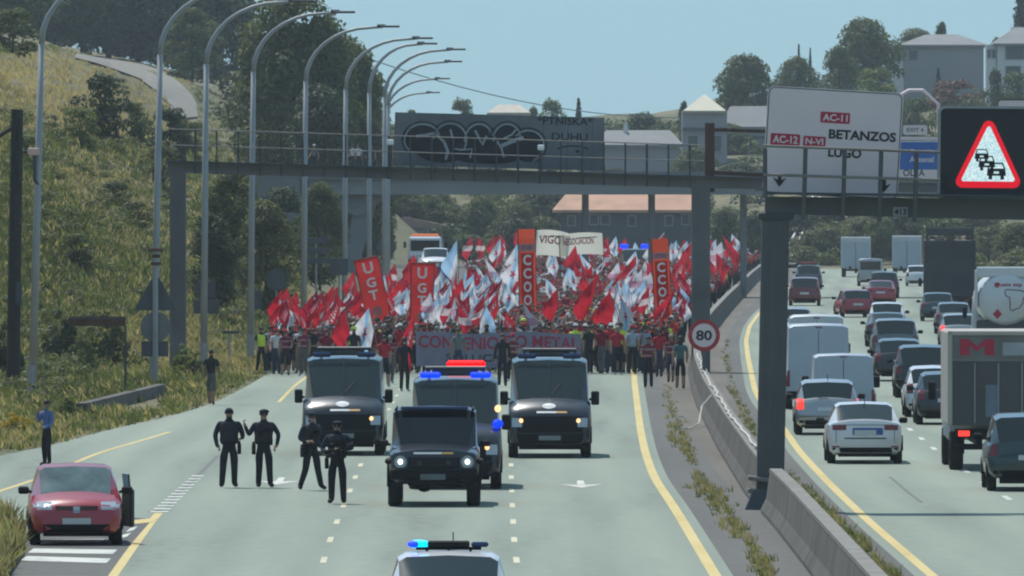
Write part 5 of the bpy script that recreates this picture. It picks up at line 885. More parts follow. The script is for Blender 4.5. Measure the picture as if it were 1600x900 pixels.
part(MB().add([(-0.50+x*0.40, Lh-0.034, 2.87+z*0.19) for x, z in ((-1, -1), (-0.45, -1), (-0.45, 0.25), (0, -0.55), (0.45, 0.25), (0.45, -1), (1, -1), (1, 1), (0.5, 1), (0, 0.15), (-0.5, 1), (-1, 1))], [(0, 1, 2, 10, 11), (2, 3, 9, 10), (3, 4, 8, 9), (4, 5, 6, 7, 8)]), 'letter', M_signr, o); part(MB().box((0.45, Lh-0.034, 2.83), (0.7, 0.01, 0.30)), 'poster', mat('poster_pale', (0.33, 0.35, 0.38), 0.6), o); part(MB().box((-0.15, Lh-0.036, 1.62), (0.30, 0.01, 0.75)), 'notice', mat('poster_blue', (0.14, 0.18, 0.23), 0.6), o)
# tanker
o = truck(1572, 562, 'white tanker truck with red lettering and a country outline on its rear', 2.5, 8.5, 0, 0, None, 'tanker_truck'); zt, rt = 2.35, 1.12
M_tank = mat('tank_white', (0.62, 0.63, 0.65), 0.3, 0.1, var=0.05); tk = MB(); prof = [(-4.25, rt*0.80), (-4.18, rt*0.90), (-4.05, rt*0.97), (-3.9, rt), (4.0, rt), (4.25, rt*0.85)]; n = 28
tk.add([(r_*math.cos(2*math.pi*j/n), y_, zt+r_*0.93*math.sin(2*math.pi*j/n)) for y_, r_ in prof for j in range(n)], [(i*n+j, i*n+(j+1) % n, (i+1)*n+(j+1) % n, (i+1)*n+j) for i in range(5) for j in range(n)]+[tuple(range(n))[::-1], tuple(5*n+j for j in range(n))]); t_ = part(tk, 'tank', M_tank, o, True); t_.data.set_sharp_from_angle(angle=math.radians(40))
part(MB().box((0, -4.0, 3.42), (2.3, 0.25, 0.42), bev=0.05), 'top_guard', M_tank, o); part(MB().box((-1.16, -3.9, 2.75), (0.12, 0.5, 1.5), bev=0.03), 'ladder_rail', M_tank, o); part(MB().box((1.16, -3.9, 2.75), (0.12, 0.5, 1.5), bev=0.03), 'ladder_rail', M_tank, o); part(MB().box((0, -3.6, 1.3), (2.3, 0.9, 0.5), bev=0.05), 'rear_locker', M_dsteel, o)
disc_ = lambda c, r_, m_, nm: part(disc(MB(), c, r_, -4.285), nm, m_, o)
lettering('Ouate exp', (0.10, 2.92), 1.05, 0.19, M_signr, o, y=-4.27, bold=0.02); part(MB().add([(x, -4.275, z) for x, z in ((-0.52, 1.78), (-0.34, 1.98), (-0.16, 1.78), (-0.34, 1.58))], [(0, 3, 2, 1)]), 'hazard_diamond', M_signr, o)
OUT = [(-0.05, 2.66), (0.0, 2.74), (0.25, 2.73), (0.55, 2.71), (0.78, 2.63), (0.84, 2.52), (0.68, 2.42), (0.64, 2.20), (0.52, 2.02), (0.35, 1.96), (0.25, 1.90), (0.15, 1.98), (0.16, 2.2), (0.14, 2.44), (0.0, 2.48), (-0.05, 2.66)]
ribbon(OUT, 0.035, mat('map_line', (0.12, 0.03, 0.05), 0.6), 'country_outline', -4.275, o); disc_((-0.36, 2.92), 0.10, M_signr, 'round_logo')
# dark tipper truck with a load
o = truck(1484, 494, 'big dark tipper truck loaded with debris in the right lane', 2.75, 6.0, 1.0, 4.05, mat('tipper_dark', (0.035, 0.040, 0.048), 0.7, var=0.2, scale=1.2), 'tipper_truck')
part(MB().box((0, -2.95, 4.5), (2.5, 0.08, 0.42), bev=0.02).box((-1.2, -2.9, 4.3), (0.12, 0.12, 0.9)).box((1.2, -2.9, 4.3), (0.12, 0.12, 0.9)), 'top_frame', M_dsteel, o); ld = MB()
for k in range(14): ld.ell((random.uniform(-1.1, 1.1), random.uniform(-2.8, -1), random.uniform(3.95, 4.25)), (random.uniform(0.15, 0.35), 0.3, random.uniform(0.1, 0.25)), 7, 5)
tag(part(ld, 'debris', mat('debris', (0.22, 0.19, 0.15), 0.9, var=0.5, scale=2), o), None)
# tall white vans far ahead
for (px, py, lab, H_) in ((1337, 433, 'white box van far ahead in the middle lane', 3.15), (1417, 433, 'tall rounded white van far ahead left of the tipper truck', 3.25)):
    o = truck(px, py, lab, 2.35, 4.6, 0.75, H_, PT['vanwhite'], 'box_van'); part(MB().box((0, -2.33, H_*0.55), (2.05, 0.04, H_*0.66)), 'rear_door', PT['white_in_shade'], o); part(MB().box((0, -2.37, H_*0.55), (0.02, 0.03, H_*0.64)), 'door_seam', M_blk, o)
# ---- police vehicles facing the camera
def crest(c, x, z, w_, h_):
    c.patch('crest', M_crest, 0, 0, 0, 0, 'front', 8, 6, 0.012, poly=lambda a, b_: (x+w_*(a-0.5)*math.sqrt(max(0.05, 1-(2*b_-1)**2)), z+h_*(b_-0.5)))
def police_van(px, py, label, lights=None, head=M_amberlit, onelamp=False):
    Y0 = dist(py); X, _ = gp(px, py); v = Car('pvan', 5.9, 2.05, 2.42, PT['navy'], (X, Y0+2.95, 0), math.pi, label, 'police vans ahead of the march', 'police_van', 'van', 0.36, 0.24, (0.18, 0.86), M_glass); w = 1.025
    v.mirrors(0.80, 1.45, big=True); part(MB().box((0, 2.5, 0.27), (1.5, 0.5, 0.12)), 'underbody', M_blk, v.o)
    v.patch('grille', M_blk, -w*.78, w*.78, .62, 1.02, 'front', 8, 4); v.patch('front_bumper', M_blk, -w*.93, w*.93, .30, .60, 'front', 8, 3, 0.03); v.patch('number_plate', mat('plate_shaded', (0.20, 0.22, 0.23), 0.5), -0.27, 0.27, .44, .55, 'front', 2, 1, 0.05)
    for sx in (-1, 1):
        v.patch('headlight', M_head, sx*w*.66, sx*w*.90, .76, .98, 'front', 4, 3, 0.02)
        if not onelamp or sx < 0: c_ = (sx*0.70, 0.90); part(MB().ell((c_[0], 2.88, c_[1]), (0.065, 0.07, 0.075), 10, 6), 'lit_lamp', head, v.o)
    v.patch('bonnet_stripe', M_stripe, -0.42, -0.16, 1.10, 1.145, 'front', 3, 1, 0.012); v.patch('bonnet_lettering', M_crest, -0.16, 0.32, 1.10, 1.145, 'front', 3, 1, 0.012); crest(v, 0.02, 1.27, 0.34, 0.13)
    v.patch('sun_strip', M_glassd, -0.78, 0.78, 2.20, 2.27, 'front', 6, 1, 0.012); part(MB().tube([(0.03, 2.06, 1.46), (-0.28, 1.80, 1.80)], 0.012, 4), 'wiper', M_blk, v.o); part(MB().tube([(0.0, 1.36, 2.36), (0.0, 2.08, 1.48)], 0.012, 4), 'screen_bar', M_dsteel, v.o)
    rk = MB(); [rk.tube([(x, 1.0, 2.40), (x, 1.0, 2.60)], 0.035, 5) for x in (-0.62, 0.62)]; rk.tube([(-0.66, 1.0, 2.62), (0.66, 1.0, 2.62)], 0.045, 6); rk.box((0, 0.9, 2.53), (1.0, 0.2, 0.16), bev=0.03); rk.tube([(-0.62, -1.8, 2.6), (-0.62, 1.0, 2.6)], 0.03, 5); rk.tube([(0.62, -1.8, 2.6), (0.62, 1.0, 2.6)], 0.03, 5); part(rk, 'roof_rack', M_dsteel, v.o)
    for sx in (-1, 1): part(MB().box((sx*0.55, 1.15, 2.47), (0.46, 0.2, 0.13), bev=0.04), 'blue_light', M_blue if lights else M_bluedark, v.o)
    for k in range(7): part(MB().box((0, 0.2-k*0.0, 2.4), (0.01, 0.01, 0.01)), 'roof_bolt', M_blk, v.o) if False else None
    return v
police_van(536, 712, 'dark blue police van behind the two left officers', onelamp=True); police_van(859, 716, 'dark blue police van on the right with both lamps lit')
v = police_van(711, 765, 'police van with blue and red lights behind the police off-roader', True)
part(MB().box((-0.22, -2.2, 2.66), (0.86, 0.2, 0.17), bev=0.05), 'red_light_bar', M_redlit, v.o); part(MB().ell((-0.93, 2.3, 1.42), (0.12, 0.10, 0.10), 10, 6), 'side_blue_light', M_blue, v.o); part(MB().ell((-0.93, 2.2, 1.75), (0.07, 0.07, 0.08), 8, 5), 'side_amber_light', M_amberlit, v.o)
Y0 = dist(792); X, _ = gp(678, 792); rv = Car('rover', 4.8, 1.93, 2.0, PT['navy'], (X, Y0+2.4, 0), math.pi, 'dark blue boxy police off-roader with round lit headlamps', None, 'police_off_roader', 'car', 0.41, 0.28, (0.17, 0.84), M_glassd)
w = 0.965; rv.mirrors(0.66, 1.28); part(MB().box((0, 2.45, 0.68), (1.80, 0.22, 0.24), bev=0.04), 'front_bumper', M_blk, rv.o); part(MB().box((0, 2.40, 0.50), (1.1, 0.3, 0.14), bev=0.04).ell((0.2, 2.3, 0.42), (0.16, 0.2, 0.12), 8, 5), 'skid_plate', M_blk, rv.o); rv.patch('grille', M_blk, -0.52, 0.52, .80, 1.02, 'front', 6, 3, 0.02)
for k in range(5): part(MB().box((0, 2.44, 0.83+k*0.04), (0.98, 0.02, 0.012)), 'grille_bar', M_dsteel, rv.o)
for sx in (-1, 1):
    hl = part(disc(MB(), (0, 0), 0.135, 0, 20, 0.09), 'headlight', M_steel, rv.o); hl.location = (sx*0.69, 2.37, 0.92); q = part(disc(MB(), (0, 0), 0.105, 0.09, 20, 0.10), 'lens', M_head, hl); part(MB().ell((0, 0.11, 0.01), (0.05, 0.03, 0.055), 10, 6), 'bulb', M_headlit, hl)
    part(MB().box((sx*0.86, 1.63, 0.93), (0.30, 1.25, 0.10), bev=0.03), 'wing', M_blk, rv.o); part(MB().box((sx*0.30, 2.43, 0.90), (0.09, 0.03, 0.09), bev=0.01), 'fog_lamp', M_dsteel, rv.o); part(MB().tube([(sx*0.80, 0.6, 1.97), (sx*0.80, -2.2, 1.97)], 0.03, 5), 'roof_rail', M_blk, rv.o); part(MB().box((sx*0.80, 1.25, 1.17), (0.12, 0.9, 0.04), bev=0.01), 'wing_rail', M_blk, rv.o)
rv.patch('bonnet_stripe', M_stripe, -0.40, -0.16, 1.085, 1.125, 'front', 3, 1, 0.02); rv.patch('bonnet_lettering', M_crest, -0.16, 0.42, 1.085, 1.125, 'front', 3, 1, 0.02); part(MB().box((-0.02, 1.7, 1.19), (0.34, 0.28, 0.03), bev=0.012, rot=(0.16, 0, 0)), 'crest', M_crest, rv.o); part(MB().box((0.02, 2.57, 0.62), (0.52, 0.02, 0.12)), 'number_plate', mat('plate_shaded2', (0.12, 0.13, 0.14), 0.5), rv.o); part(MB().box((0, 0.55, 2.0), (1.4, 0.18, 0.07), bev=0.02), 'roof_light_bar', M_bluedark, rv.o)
# police car at the bottom edge, only roof and windscreen in view
s_ = 114.5; Y0 = F/s_; pc = Car('hatch', 4.3, 1.78, 1.50, PT['white'], ((700-800)/s_, Y0+1.6, 0), math.pi, 'white police car with a blue roof light bar at the bottom edge', None, 'police_car', 'car'); pc.front(); pc.mirrors()
zz = 1.60; yb = -0.1
part(MB().box((0, yb, zz), (0.58, 0.24, 0.09), bev=0.02).box((0, yb, zz-0.06), (0.9, 0.18, 0.04)), 'light_bar', M_blk, pc.o); part(MB().ell((0.41, yb, zz), (0.155, 0.13, 0.06), 12, 6), 'blue_light', M_cyan, pc.o); part(MB().ell((0.47, yb+0.02, zz), (0.10, 0.14, 0.05), 10, 6), 'blue_light', M_blue, pc.o); part(MB().box((-0.43, yb, zz-0.005), (0.24, 0.22, 0.07), bev=0.025), 'blue_light', M_bluedark, pc.o); part(MB().tube([(-0.06, -0.5, 1.5), (-0.06, -0.55, 1.75)], 0.008, 4), 'aerial', M_blk, pc.o)
for x in (-0.3, 0.0, 0.3): part(MB().tube([(x, yb, 1.48), (x, yb, zz-0.04)], 0.02, 5), 'bar_foot', M_blk, pc.o)
part(MB().box((0.18, 0.62, 1.30), (0.10, 0.04, 0.05), bev=0.01), 'dash_blue_light', M_blue, pc.o)
# red hatchback on the gore with its driver door open
Y0 = dist(853); X, _ = gp(119, 853); rc = Car('hatch', 3.95, 1.72, 1.46, PT['red'], (X-0.10, Y0+1.97, 0), math.pi+0.055, 'red hatchback parked on the hatched gore with its door open', None, 'red_hatchback', 'car', 0.30, 0.19, glass=mat('glass_painted_glare', (0.085, 0.115, 0.105), 0.05, var=0.5, scale=2.5, spec=1.0, coat=0.6))  # reflections and lit interior painted into the glass as a pale mottle
rc.front(z=0.50); rc.mirrors(); rc.patch('badge', M_rim, -0.06, 0.06, .60, .72, 'front', 2, 2, 0.02); dr_ = part(MB().box((-0.98, 0.30, 0.66), (0.09, 0.85, 0.70), bev=0.03, rot=(0, 0, 0.16)), 'open_door', mat('door_trim', (0.03, 0.05, 0.045), 0.6), rc.o); part(MB().box((-0.95, 0.22, 1.14), (0.03, 0.6, 0.28), rot=(0, 0.10, 0.16)), 'door_glass', M_glass, dr_)
# tow truck and white car far away on the left, blue lights behind the crowd
def far_vehicle(px, Y, zg, kind, L_, W_, H_, col, label, nm, cat):
    X = (px-800)*Y/F; v = Car(kind, L_, W_, H_, PT[col], (X, Y+L_/2, zg), math.pi, label, None, nm, cat); v.front(); v.mirrors(); return v
sr = MB(); YA = 640; xa = (600-800)*YA/F; xb = (735-800)*YA/F
sr.add([(xa, YA, 0), (xb, YA, 0), (xb, YA+10, 1.9), (xa, YA+10, 1.9), (xa-1, YA+160, 1.9), (xb-1, YA+160, 1.9), (xb, YA+10, 0), (xb-1, YA+160, 0)], [(0, 1, 2, 3), (3, 2, 5, 4), (2, 6, 7, 5)]); o = sr.build('slip_road', M_asph2); o['kind'] = 'structure'
v = far_vehicle(680, 694, 1.905, 'hatch', 4.0, 1.74, 1.5, 'white', 'white car above the crowd beside the tow truck', 'car', 'car')
Y0 = 715; X = (664-800)*Y0/F; o = thing('tow_truck', 'white tow truck with an orange light bar above the crowd', 'truck', (X, Y0+2, 1.905), math.pi)
part(MB().box((0, 0, 1.25), (2.1, 2.0, 1.7), bev=0.12, top=(0.92, 0.8)), 'cab', PT['white'], o); part(MB().box((0, 0.90, 1.55), (1.7, 0.12, 0.62), rot=(-0.12, 0, 0)), 'windscreen', M_glassd, o); part(MB().box((0, 0.1, 2.17), (1.6, 0.35, 0.16), bev=0.04), 'light_bar', M_orange, o); part(MB().box((0, -2.6, 0.85), (2.1, 3.6, 0.2)), 'flat_bed', M_dsteel, o); part(MB().box((0, 1.0, 0.6), (2.0, 0.2, 0.3), bev=0.03), 'front_bumper', M_blk, o)
for sx in (-1, 1): part(MB().box((sx*0.75, 1.06, 0.85), (0.35, 0.06, 0.2), bev=0.02), 'headlight', M_head, o); part(MB().box((sx*1.2, 0.7, 1.6), (0.16, 0.1, 0.36), bev=0.03), 'wing_mirror', M_blk, o); add_wheel(o, sx*0.9, 0.4, 0.38, 0.24); add_wheel(o, sx*0.9, -3.2, 0.38, 0.24)
Y0 = 905; X = (992-800)*Y0/F; v = Car('van', 5.9, 2.05, 2.42, PT['navy'], (X, Y0+2.95, 0), math.pi, 'dark police van with two blue lights at the back of the crowd', None, 'police_van', 'van', 0.36, 0.24)
v.front(); [part(MB().box((sx*0.78, 0.9, 2.62), (0.62, 0.3, 0.34), bev=0.06), 'blue_light', M_blue, v.o) for sx in (-1, 1)]
# ---------------------------------------------------------------- people
def cloth(name, col, var=0.12, rough=0.85, trans=0.0): return mat('cloth_'+name, col, rough, var=var, scale=5, spec=0.2)
SK = [mat('skin_a', (0.36, 0.205, 0.145), 0.6, var=0.06, scale=6), mat('skin_b', (0.27, 0.15, 0.10), 0.6, var=0.06, scale=6)]
HR = [mat('hair_dark', (0.018, 0.013, 0.010), 0.7, var=0.2, scale=9), mat('hair_brown', (0.06, 0.035, 0.02), 0.7, var=0.2, scale=9), mat('hair_grey', (0.25, 0.24, 0.23), 0.7, var=0.2, scale=9)]
def striped(name, a, b, sc=1.6):
    m = bpy.data.materials.new('cloth_'+name); m.use_nodes = True; n = m.node_tree.nodes; L = m.node_tree.links; p = n['Principled BSDF']; p.inputs['Roughness'].default_value = 0.85
    tc = n.new('ShaderNodeTexCoord'); sp_ = n.new('ShaderNodeSeparateXYZ'); L.new(tc.outputs['Object'], sp_.inputs[0]); ml = n.new('ShaderNodeMath'); ml.operation = 'MULTIPLY'; ml.inputs[1].default_value = sc*6.28*3; L.new(sp_.outputs['Z'], ml.inputs[0]); si = n.new('ShaderNodeMath'); si.operation = 'SINE'; L.new(ml.outputs[0], si.inputs[0]); gt = n.new('ShaderNodeMath'); gt.operation = 'GREATER_THAN'; gt.inputs[1].default_value = 0.55; L.new(si.outputs[0], gt.inputs[0])
    mx = n.new('ShaderNodeMix'); mx.data_type = 'RGBA'; mx.inputs[6].default_value = (*a, 1); mx.inputs[7].default_value = (*b, 1); L.new(gt.outputs[0], mx.inputs[0]); L.new(mx.outputs[2], p.inputs['Base Color']); return m
SH = {'red': cloth('red', (0.40, 0.02, 0.04)), 'maroon striped': striped('maroon_striped', (0.15, 0.014, 0.032), (0.34, 0.20, 0.22)), 'dark red': cloth('dark_red', (0.20, 0.012, 0.026)), 'white': cloth('white', (0.62, 0.61, 0.63)), 'pale blue': cloth('pale_blue', (0.30, 0.36, 0.45)), 'dark': cloth('dark', (0.020, 0.021, 0.026)), 'grey': cloth('grey', (0.15, 0.155, 0.165)), 'orange red': cloth('orange_red', (0.55, 0.07, 0.03)), 'teal': cloth('teal', (0.07, 0.14, 0.15)), 'navy': cloth('navy', (0.016, 0.022, 0.038)), 'hi-vis yellow': mat('cloth_hivis', (0.52, 0.66, 0.05), 0.7, var=0.08, emit=(0.5, 0.7, 0.05), estr=0.04), 'blue': cloth('blue', (0.10, 0.16, 0.36))}  # hi-vis cloth has a slight added glow of its own
TR_ = {'dark': cloth('trouser_dark', (0.018, 0.019, 0.024)), 'jeans': cloth('jeans', (0.035, 0.05, 0.085)), 'grey': cloth('trouser_grey', (0.10, 0.10, 0.105)), 'tan': cloth('trouser_tan', (0.22, 0.17, 0.12))}
M_shoe = cloth('shoe', (0.02, 0.02, 0.022)); M_shoel = cloth('shoe_light', (0.35, 0.35, 0.35))
JN = ['pelvis', 'spine', 'chest', 'neck0', 'neck', 'head', 'crown', 'shL', 'elL', 'wrL', 'haL', 'shR', 'elR', 'wrR', 'haR', 'hiL', 'knL', 'anL', 'toL', 'hiR', 'knR', 'anR', 'toR', 'heL', 'heR', 'hips', 'face']
RAD = {'pelvis': (.150, .105), 'hips': (.150, .105), 'spine': (.140, .098), 'chest': (.165, .112), 'neck0': (.10, .08), 'neck': (.056, .058), 'head': (.074, .088), 'face': (.068, .084), 'crown': (.062, .076), 'sh': (.066, .066), 'el': (.054, .054), 'wr': (.037, .040), 'ha': (.030, .042), 'hi': (.096, .098), 'kn': (.072, .074), 'an': (.054, .060), 'to': (.036, .046), 'he': (.04, .045)}
BONES = [('pelvis', 'hips', 'T'), ('pelvis', 'spine', 'S'), ('spine', 'chest', 'S'), ('chest', 'neck0', 'S'), ('neck0', 'neck', 'K'), ('neck', 'head', 'K'), ('head', 'face', 'K'), ('face', 'crown', 'K'), ('chest', 'shL', 'S'), ('shL', 'elL', 'A'), ('elL', 'wrL', 'F'), ('wrL', 'haL', 'K'), ('chest', 'shR', 'S'), ('shR', 'elR', 'A'), ('elR', 'wrR', 'F'), ('wrR', 'haR', 'K'), ('hips', 'hiL', 'T'), ('hiL', 'knL', 'T'), ('knL', 'anL', 'L'), ('anL', 'toL', 'B'), ('hips', 'hiR', 'T'), ('hiR', 'knR', 'T'), ('knR', 'anR', 'L'), ('anR', 'toR', 'B')]
def skeleton(p):
    """p: pose dict; faces -Y; feet on z=0; height about 1.76 m"""
    J = {'pelvis': (0, 0, 1.00), 'hips': (0, 0, 0.90), 'spine': (0, 0.01, 1.17), 'chest': (0, 0.01, 1.36), 'neck0': (0, 0.01, 1.46), 'neck': (0, 0, 1.53), 'head': (0, -0.005, 1.60), 'face': (0, -0.01, 1.655), 'crown': (0, 0.005, 1.71)}
    for s, sx in (('L', 1), ('R', -1)):
        J['sh'+s] = (sx*0.175, 0.01, 1.425); J['el'+s] = (sx*0.235, 0.04, 1.15); J['wr'+s] = (sx*0.245, -0.04, 0.92); J['ha'+s] = (sx*0.24, -0.06, 0.83)
        J['hi'+s] = (sx*0.092, 0, 0.86); J['kn'+s] = (sx*0.10, -0.02, 0.48); J['an'+s] = (sx*0.105, 0.02, 0.09); J['to'+s] = (sx*0.125, -0.14, 0.035)
    J.update(p); ln = p.get('lean', 0.0)
    return J
def mirror_hand(w, dirv): return tuple(w[i]+dirv[i]*0.09 for i in range(3))
POSES = {
 'stand': {}, 'walk': {'knL': (0.10, -0.16, 0.50), 'anL': (0.105, -0.22, 0.10), 'toL': (0.115, -0.38, 0.06), 'knR': (-0.10, 0.04, 0.47), 'anR': (-0.10, 0.24, 0.13), 'toR': (-0.11, 0.12, 0.03), 'elL': (0.235, 0.14, 1.17), 'wrL': (0.24, 0.14, 0.94), 'haL': (0.235, 0.12, 0.85), 'elR': (-0.235, -0.04, 1.16), 'wrR': (-0.22, -0.22, 0.99), 'haR': (-0.21, -0.29, 0.93)},
 'hold': {'elL': (0.25, -0.02, 1.14), 'wrL': (0.20, -0.24, 1.10), 'haL': (0.17, -0.32, 1.12), 'elR': (-0.25, -0.02, 1.14), 'wrR': (-0.20, -0.24, 1.10), 'haR': (-0.17, -0.32, 1.12)},
 'raise': {'elR': (-0.27, -0.10, 1.18), 'wrR': (-0.18, -0.28, 1.34), 'haR': (-0.16, -0.33, 1.42), 'elL': (0.24, -0.02, 1.14), 'wrL': (0.14, -0.22, 1.06), 'haL': (0.06, -0.28, 1.08)},
 'up': {'elR': (-0.30, -0.04, 1.58), 'wrR': (-0.26, -0.08, 1.82), 'haR': (-0.25, -0.08, 1.91), 'knL': (0.10, -0.10, 0.49), 'anL': (0.105, -0.10, 0.10), 'toL': (0.12, -0.26, 0.04)},
 'stroll': {'knR': (-0.10, -0.13, 0.49), 'anR': (-0.105, -0.16, 0.10), 'toR': (-0.115, -0.32, 0.05), 'knL': (0.10, 0.03, 0.47), 'anL': (0.10, 0.18, 0.12), 'toL': (0.11, 0.05, 0.03), 'elL': (0.25, 0.06, 1.16), 'wrL': (0.22, -0.16, 1.06), 'haL': (0.18, -0.24, 1.06)},
 'officer_hips': {'shL': (0.19, 0.01, 1.43), 'shR': (-0.19, 0.01, 1.43), 'elL': (0.27, 0.08, 1.16), 'wrL': (0.24, 0.02, 0.94), 'haL': (0.20, -0.03, 0.88), 'elR': (-0.27, 0.03, 1.17), 'wrR': (-0.25, -0.16, 1.09), 'haR': (-0.20, -0.22, 1.08), 'knL': (0.12, -0.02, 0.48), 'anL': (0.14, 0.02, 0.09), 'toL': (0.17, -0.13, 0.035), 'knR': (-0.10, -0.05, 0.48), 'anR': (-0.10, -0.06, 0.09), 'toR': (-0.13, -0.22, 0.035)},
 'officer_wave': {'elR': (-0.30, -0.03, 1.17), 'wrR': (-0.38, -0.12, 1.36), 'haR': (-0.41, -0.14, 1.45), 'elL': (0.31, 0.06, 1.18), 'wrL': (0.27, 0.03, 0.96), 'haL': (0.22, -0.02, 0.89), 'knL': (0.11, -0.03, 0.48), 'anL': (0.13, -0.03, 0.09), 'toL': (0.16, -0.18, 0.035), 'knR': (-0.09, -0.02, 0.48), 'anR': (-0.10, 0.04, 0.09), 'toR': (-0.12, -0.12, 0.035)},
 'officer_walk': {'knL': (0.06, -0.14, 0.50), 'anL': (0.16, -0.10, 0.10), 'toL': (0.20, -0.24, 0.04), 'knR': (-0.12, 0.03, 0.47), 'anR': (-0.18, 0.14, 0.11), 'toR': (-0.24, 0.03, 0.035), 'elR': (-0.27, 0.0, 1.16), 'wrR': (-0.22, -0.18, 1.08), 'haR': (-0.17, -0.25, 1.10), 'elL': (0.25, 0.07, 1.16), 'wrL': (0.26, 0.0, 0.93), 'haL': (0.25, -0.03, 0.85)},
 'officer_rifle': {'elL': (0.29, -0.03, 1.17), 'wrL': (0.12, -0.25, 1.16), 'haL': (0.05, -0.30, 1.18), 'elR': (-0.29, -0.02, 1.16), 'wrR': (-0.17, -0.22, 1.08), 'haR': (-0.10, -0.28, 1.10), 'knL': (0.11, -0.03, 0.48), 'anL': (0.12, 0.0, 0.09), 'toL': (0.15, -0.15, 0.035), 'knR': (-0.10, -0.05, 0.48), 'anR': (-0.10, -0.08, 0.09), 'toR': (-0.13, -0.24, 0.035)},
 'phone': {'elR': (-0.25, -0.08, 1.17), 'wrR': (-0.13, -0.20, 1.40), 'haR': (-0.09, -0.20, 1.50), 'elL': (0.23, 0.02, 1.15), 'wrL': (0.16, -0.16, 1.02), 'haL': (0.10, -0.22, 1.02)},
}
skl = []
for nm, p in POSES.items():
    J = skeleton(p); me = bpy.data.meshes.new('pose'); ids = {j: i for i, j in enumerate(J)}; me.from_pydata([J[j] for j in J], [(ids[a], ids[b]) for a, b, _ in BONES], [])
    o = bpy.data.objects.new('pose', me); COL.objects.link(o); o.modifiers.new('skin', 'SKIN'); sv = me.skin_vertices[0].data
    for j, i in ids.items(): r = RAD.get(j) or RAD[j[:2]]; sv[i].radius = r; sv[i].use_root = (j == 'pelvis')
    o.modifiers['skin'].branch_smoothing = 0.4; ss = o.modifiers.new('sub', 'SUBSURF'); ss.levels = 1; skl.append((nm, o, J))
dg = bpy.context.evaluated_depsgraph_get(); dg.update(); BODY = {}
SLOT = {'K': 0, 'S': 1, 'A': 1, 'F': 0, 'T': 2, 'L': 2, 'B': 3}
def seg_d(P, a, b): a = np.array(a); b = np.array(b); d = b-a; t = np.clip(((P-a)@d)/(d@d+1e-9), 0, 1); return np.linalg.norm(P-(a+t[:, None]*d), axis=1)
for nm, o, J in skl:
    ev = o.evaluated_get(dg); me = ev.to_mesh(); V = np.array([v.co for v in me.vertices]); Fc = [tuple(p.vertices) for p in me.polygons]; ev.to_mesh_clear()
    C = np.array([V[list(f)].mean(0) for f in Fc]); D = np.stack([seg_d(C, J[a], J[b])/(0.5*((RAD.get(a) or RAD[a[:2]])[0]+(RAD.get(b) or RAD[b[:2]])[0])) for a, b, _ in BONES], 1); k = D.argmin(1)
    for long_ in (0, 1, 2):        # short sleeves, long sleeves, short sleeves with shorts
        mi = []
        for i, kk in enumerate(k):
            t = BONES[kk][2]; s = SLOT[t]
            if t == 'F' and long_ == 1: s = 1
            if t == 'A' and long_ != 1: s = 1 if np.linalg.norm(C[i]-np.array(J[BONES[kk][0]])) < 0.20 else 0
            if t == 'L' and long_ == 2: s = 0
            if t == 'S' and C[i][2] < 0.98: s = 2
            if BONES[kk][0] == 'anL' or BONES[kk][0] == 'anR': s = 3
            mi.append(s)
        mb = MB(); mb.add(V.tolist(), Fc, mi)
        hc = Vector(J['face']); mb.add([hc+Vector(v) for v in ((-0.016, -0.075, -0.015), (0.016, -0.075, -0.015), (0, -0.112, -0.022), (0, -0.078, 0.028))], [(0, 1, 2), (1, 3, 2), (3, 0, 2)], 0)   # nose
        for sx in (-1, 1):
            mb.ell(hc+Vector((sx*0.078, 0.01, -0.01)), (0.012, 0.022, 0.032), 6, 4, 0); mb.ell(hc+Vector((sx*0.03, -0.076, 0.012)), (0.012, 0.008, 0.008), 6, 4, 4)
        mb.add([hc+Vector(v) for v in ((-0.024, -0.083, -0.052), (0.024, -0.083, -0.052), (0.018, -0.083, -0.062), (-0.018, -0.083, -0.062))], [(3, 2, 1, 0)], 4)
        for s, sx in (('L', 1), ('R', -1)):    # palm with five separate, bent, unequal fingers
            w_, h_ = Vector(J['wr'+s]), Vector(J['ha'+s]); d = (h_-w_).normalized(); a = d.cross(Vector((0, 1, 0)) if abs(d.y) < 0.8 else Vector((1, 0, 0))).normalized(); b = a.cross(d).normalized()
            for q, (off_, ln) in enumerate(((-0.027, 0.062), (-0.009, 0.075), (0.009, 0.080), (0.027, 0.070))):
                r0 = h_+a*0.0+b*off_; mb.tube([r0, r0+d*ln*0.5+a*0.006, r0+d*ln*0.8+a*0.030*sx, r0+d*ln*0.85+a*0.05*sx], [0.0095, 0.009, 0.008, 0.006], 5, 0)
            r0 = w_.lerp(h_, 0.5)+b*0.030; mb.tube([r0, r0+b*0.030+d*0.025, r0+b*0.038+d*0.055+a*0.012*sx], [0.011, 0.010, 0.008], 5, 0)
        BODY[nm, long_] = (mb.mesh('person', True), J)
for _, o, _ in skl: bpy.data.objects.remove(o)
hb = MB().ell((0, 0.012, 1.665), (0.088, 0.104, 0.100), 12, 6, 0, -0.25); HAIR = hb.mesh('hair', True)
hb = MB().ell((0, 0.015, 1.66), (0.094, 0.11, 0.106), 12, 6, 0, -0.7); hb.tube([(-0.06, 0.06, 1.62), (-0.07, 0.07, 1.50)], [0.04, 0.02], 6); hb.tube([(0.06, 0.06, 1.62), (0.07, 0.07, 1.50)], [0.04, 0.02], 6); hb.tube([(0, 0.09, 1.64), (0, 0.10, 1.46)], [0.06, 0.03], 6); HAIRL = hb.mesh('hair', True)
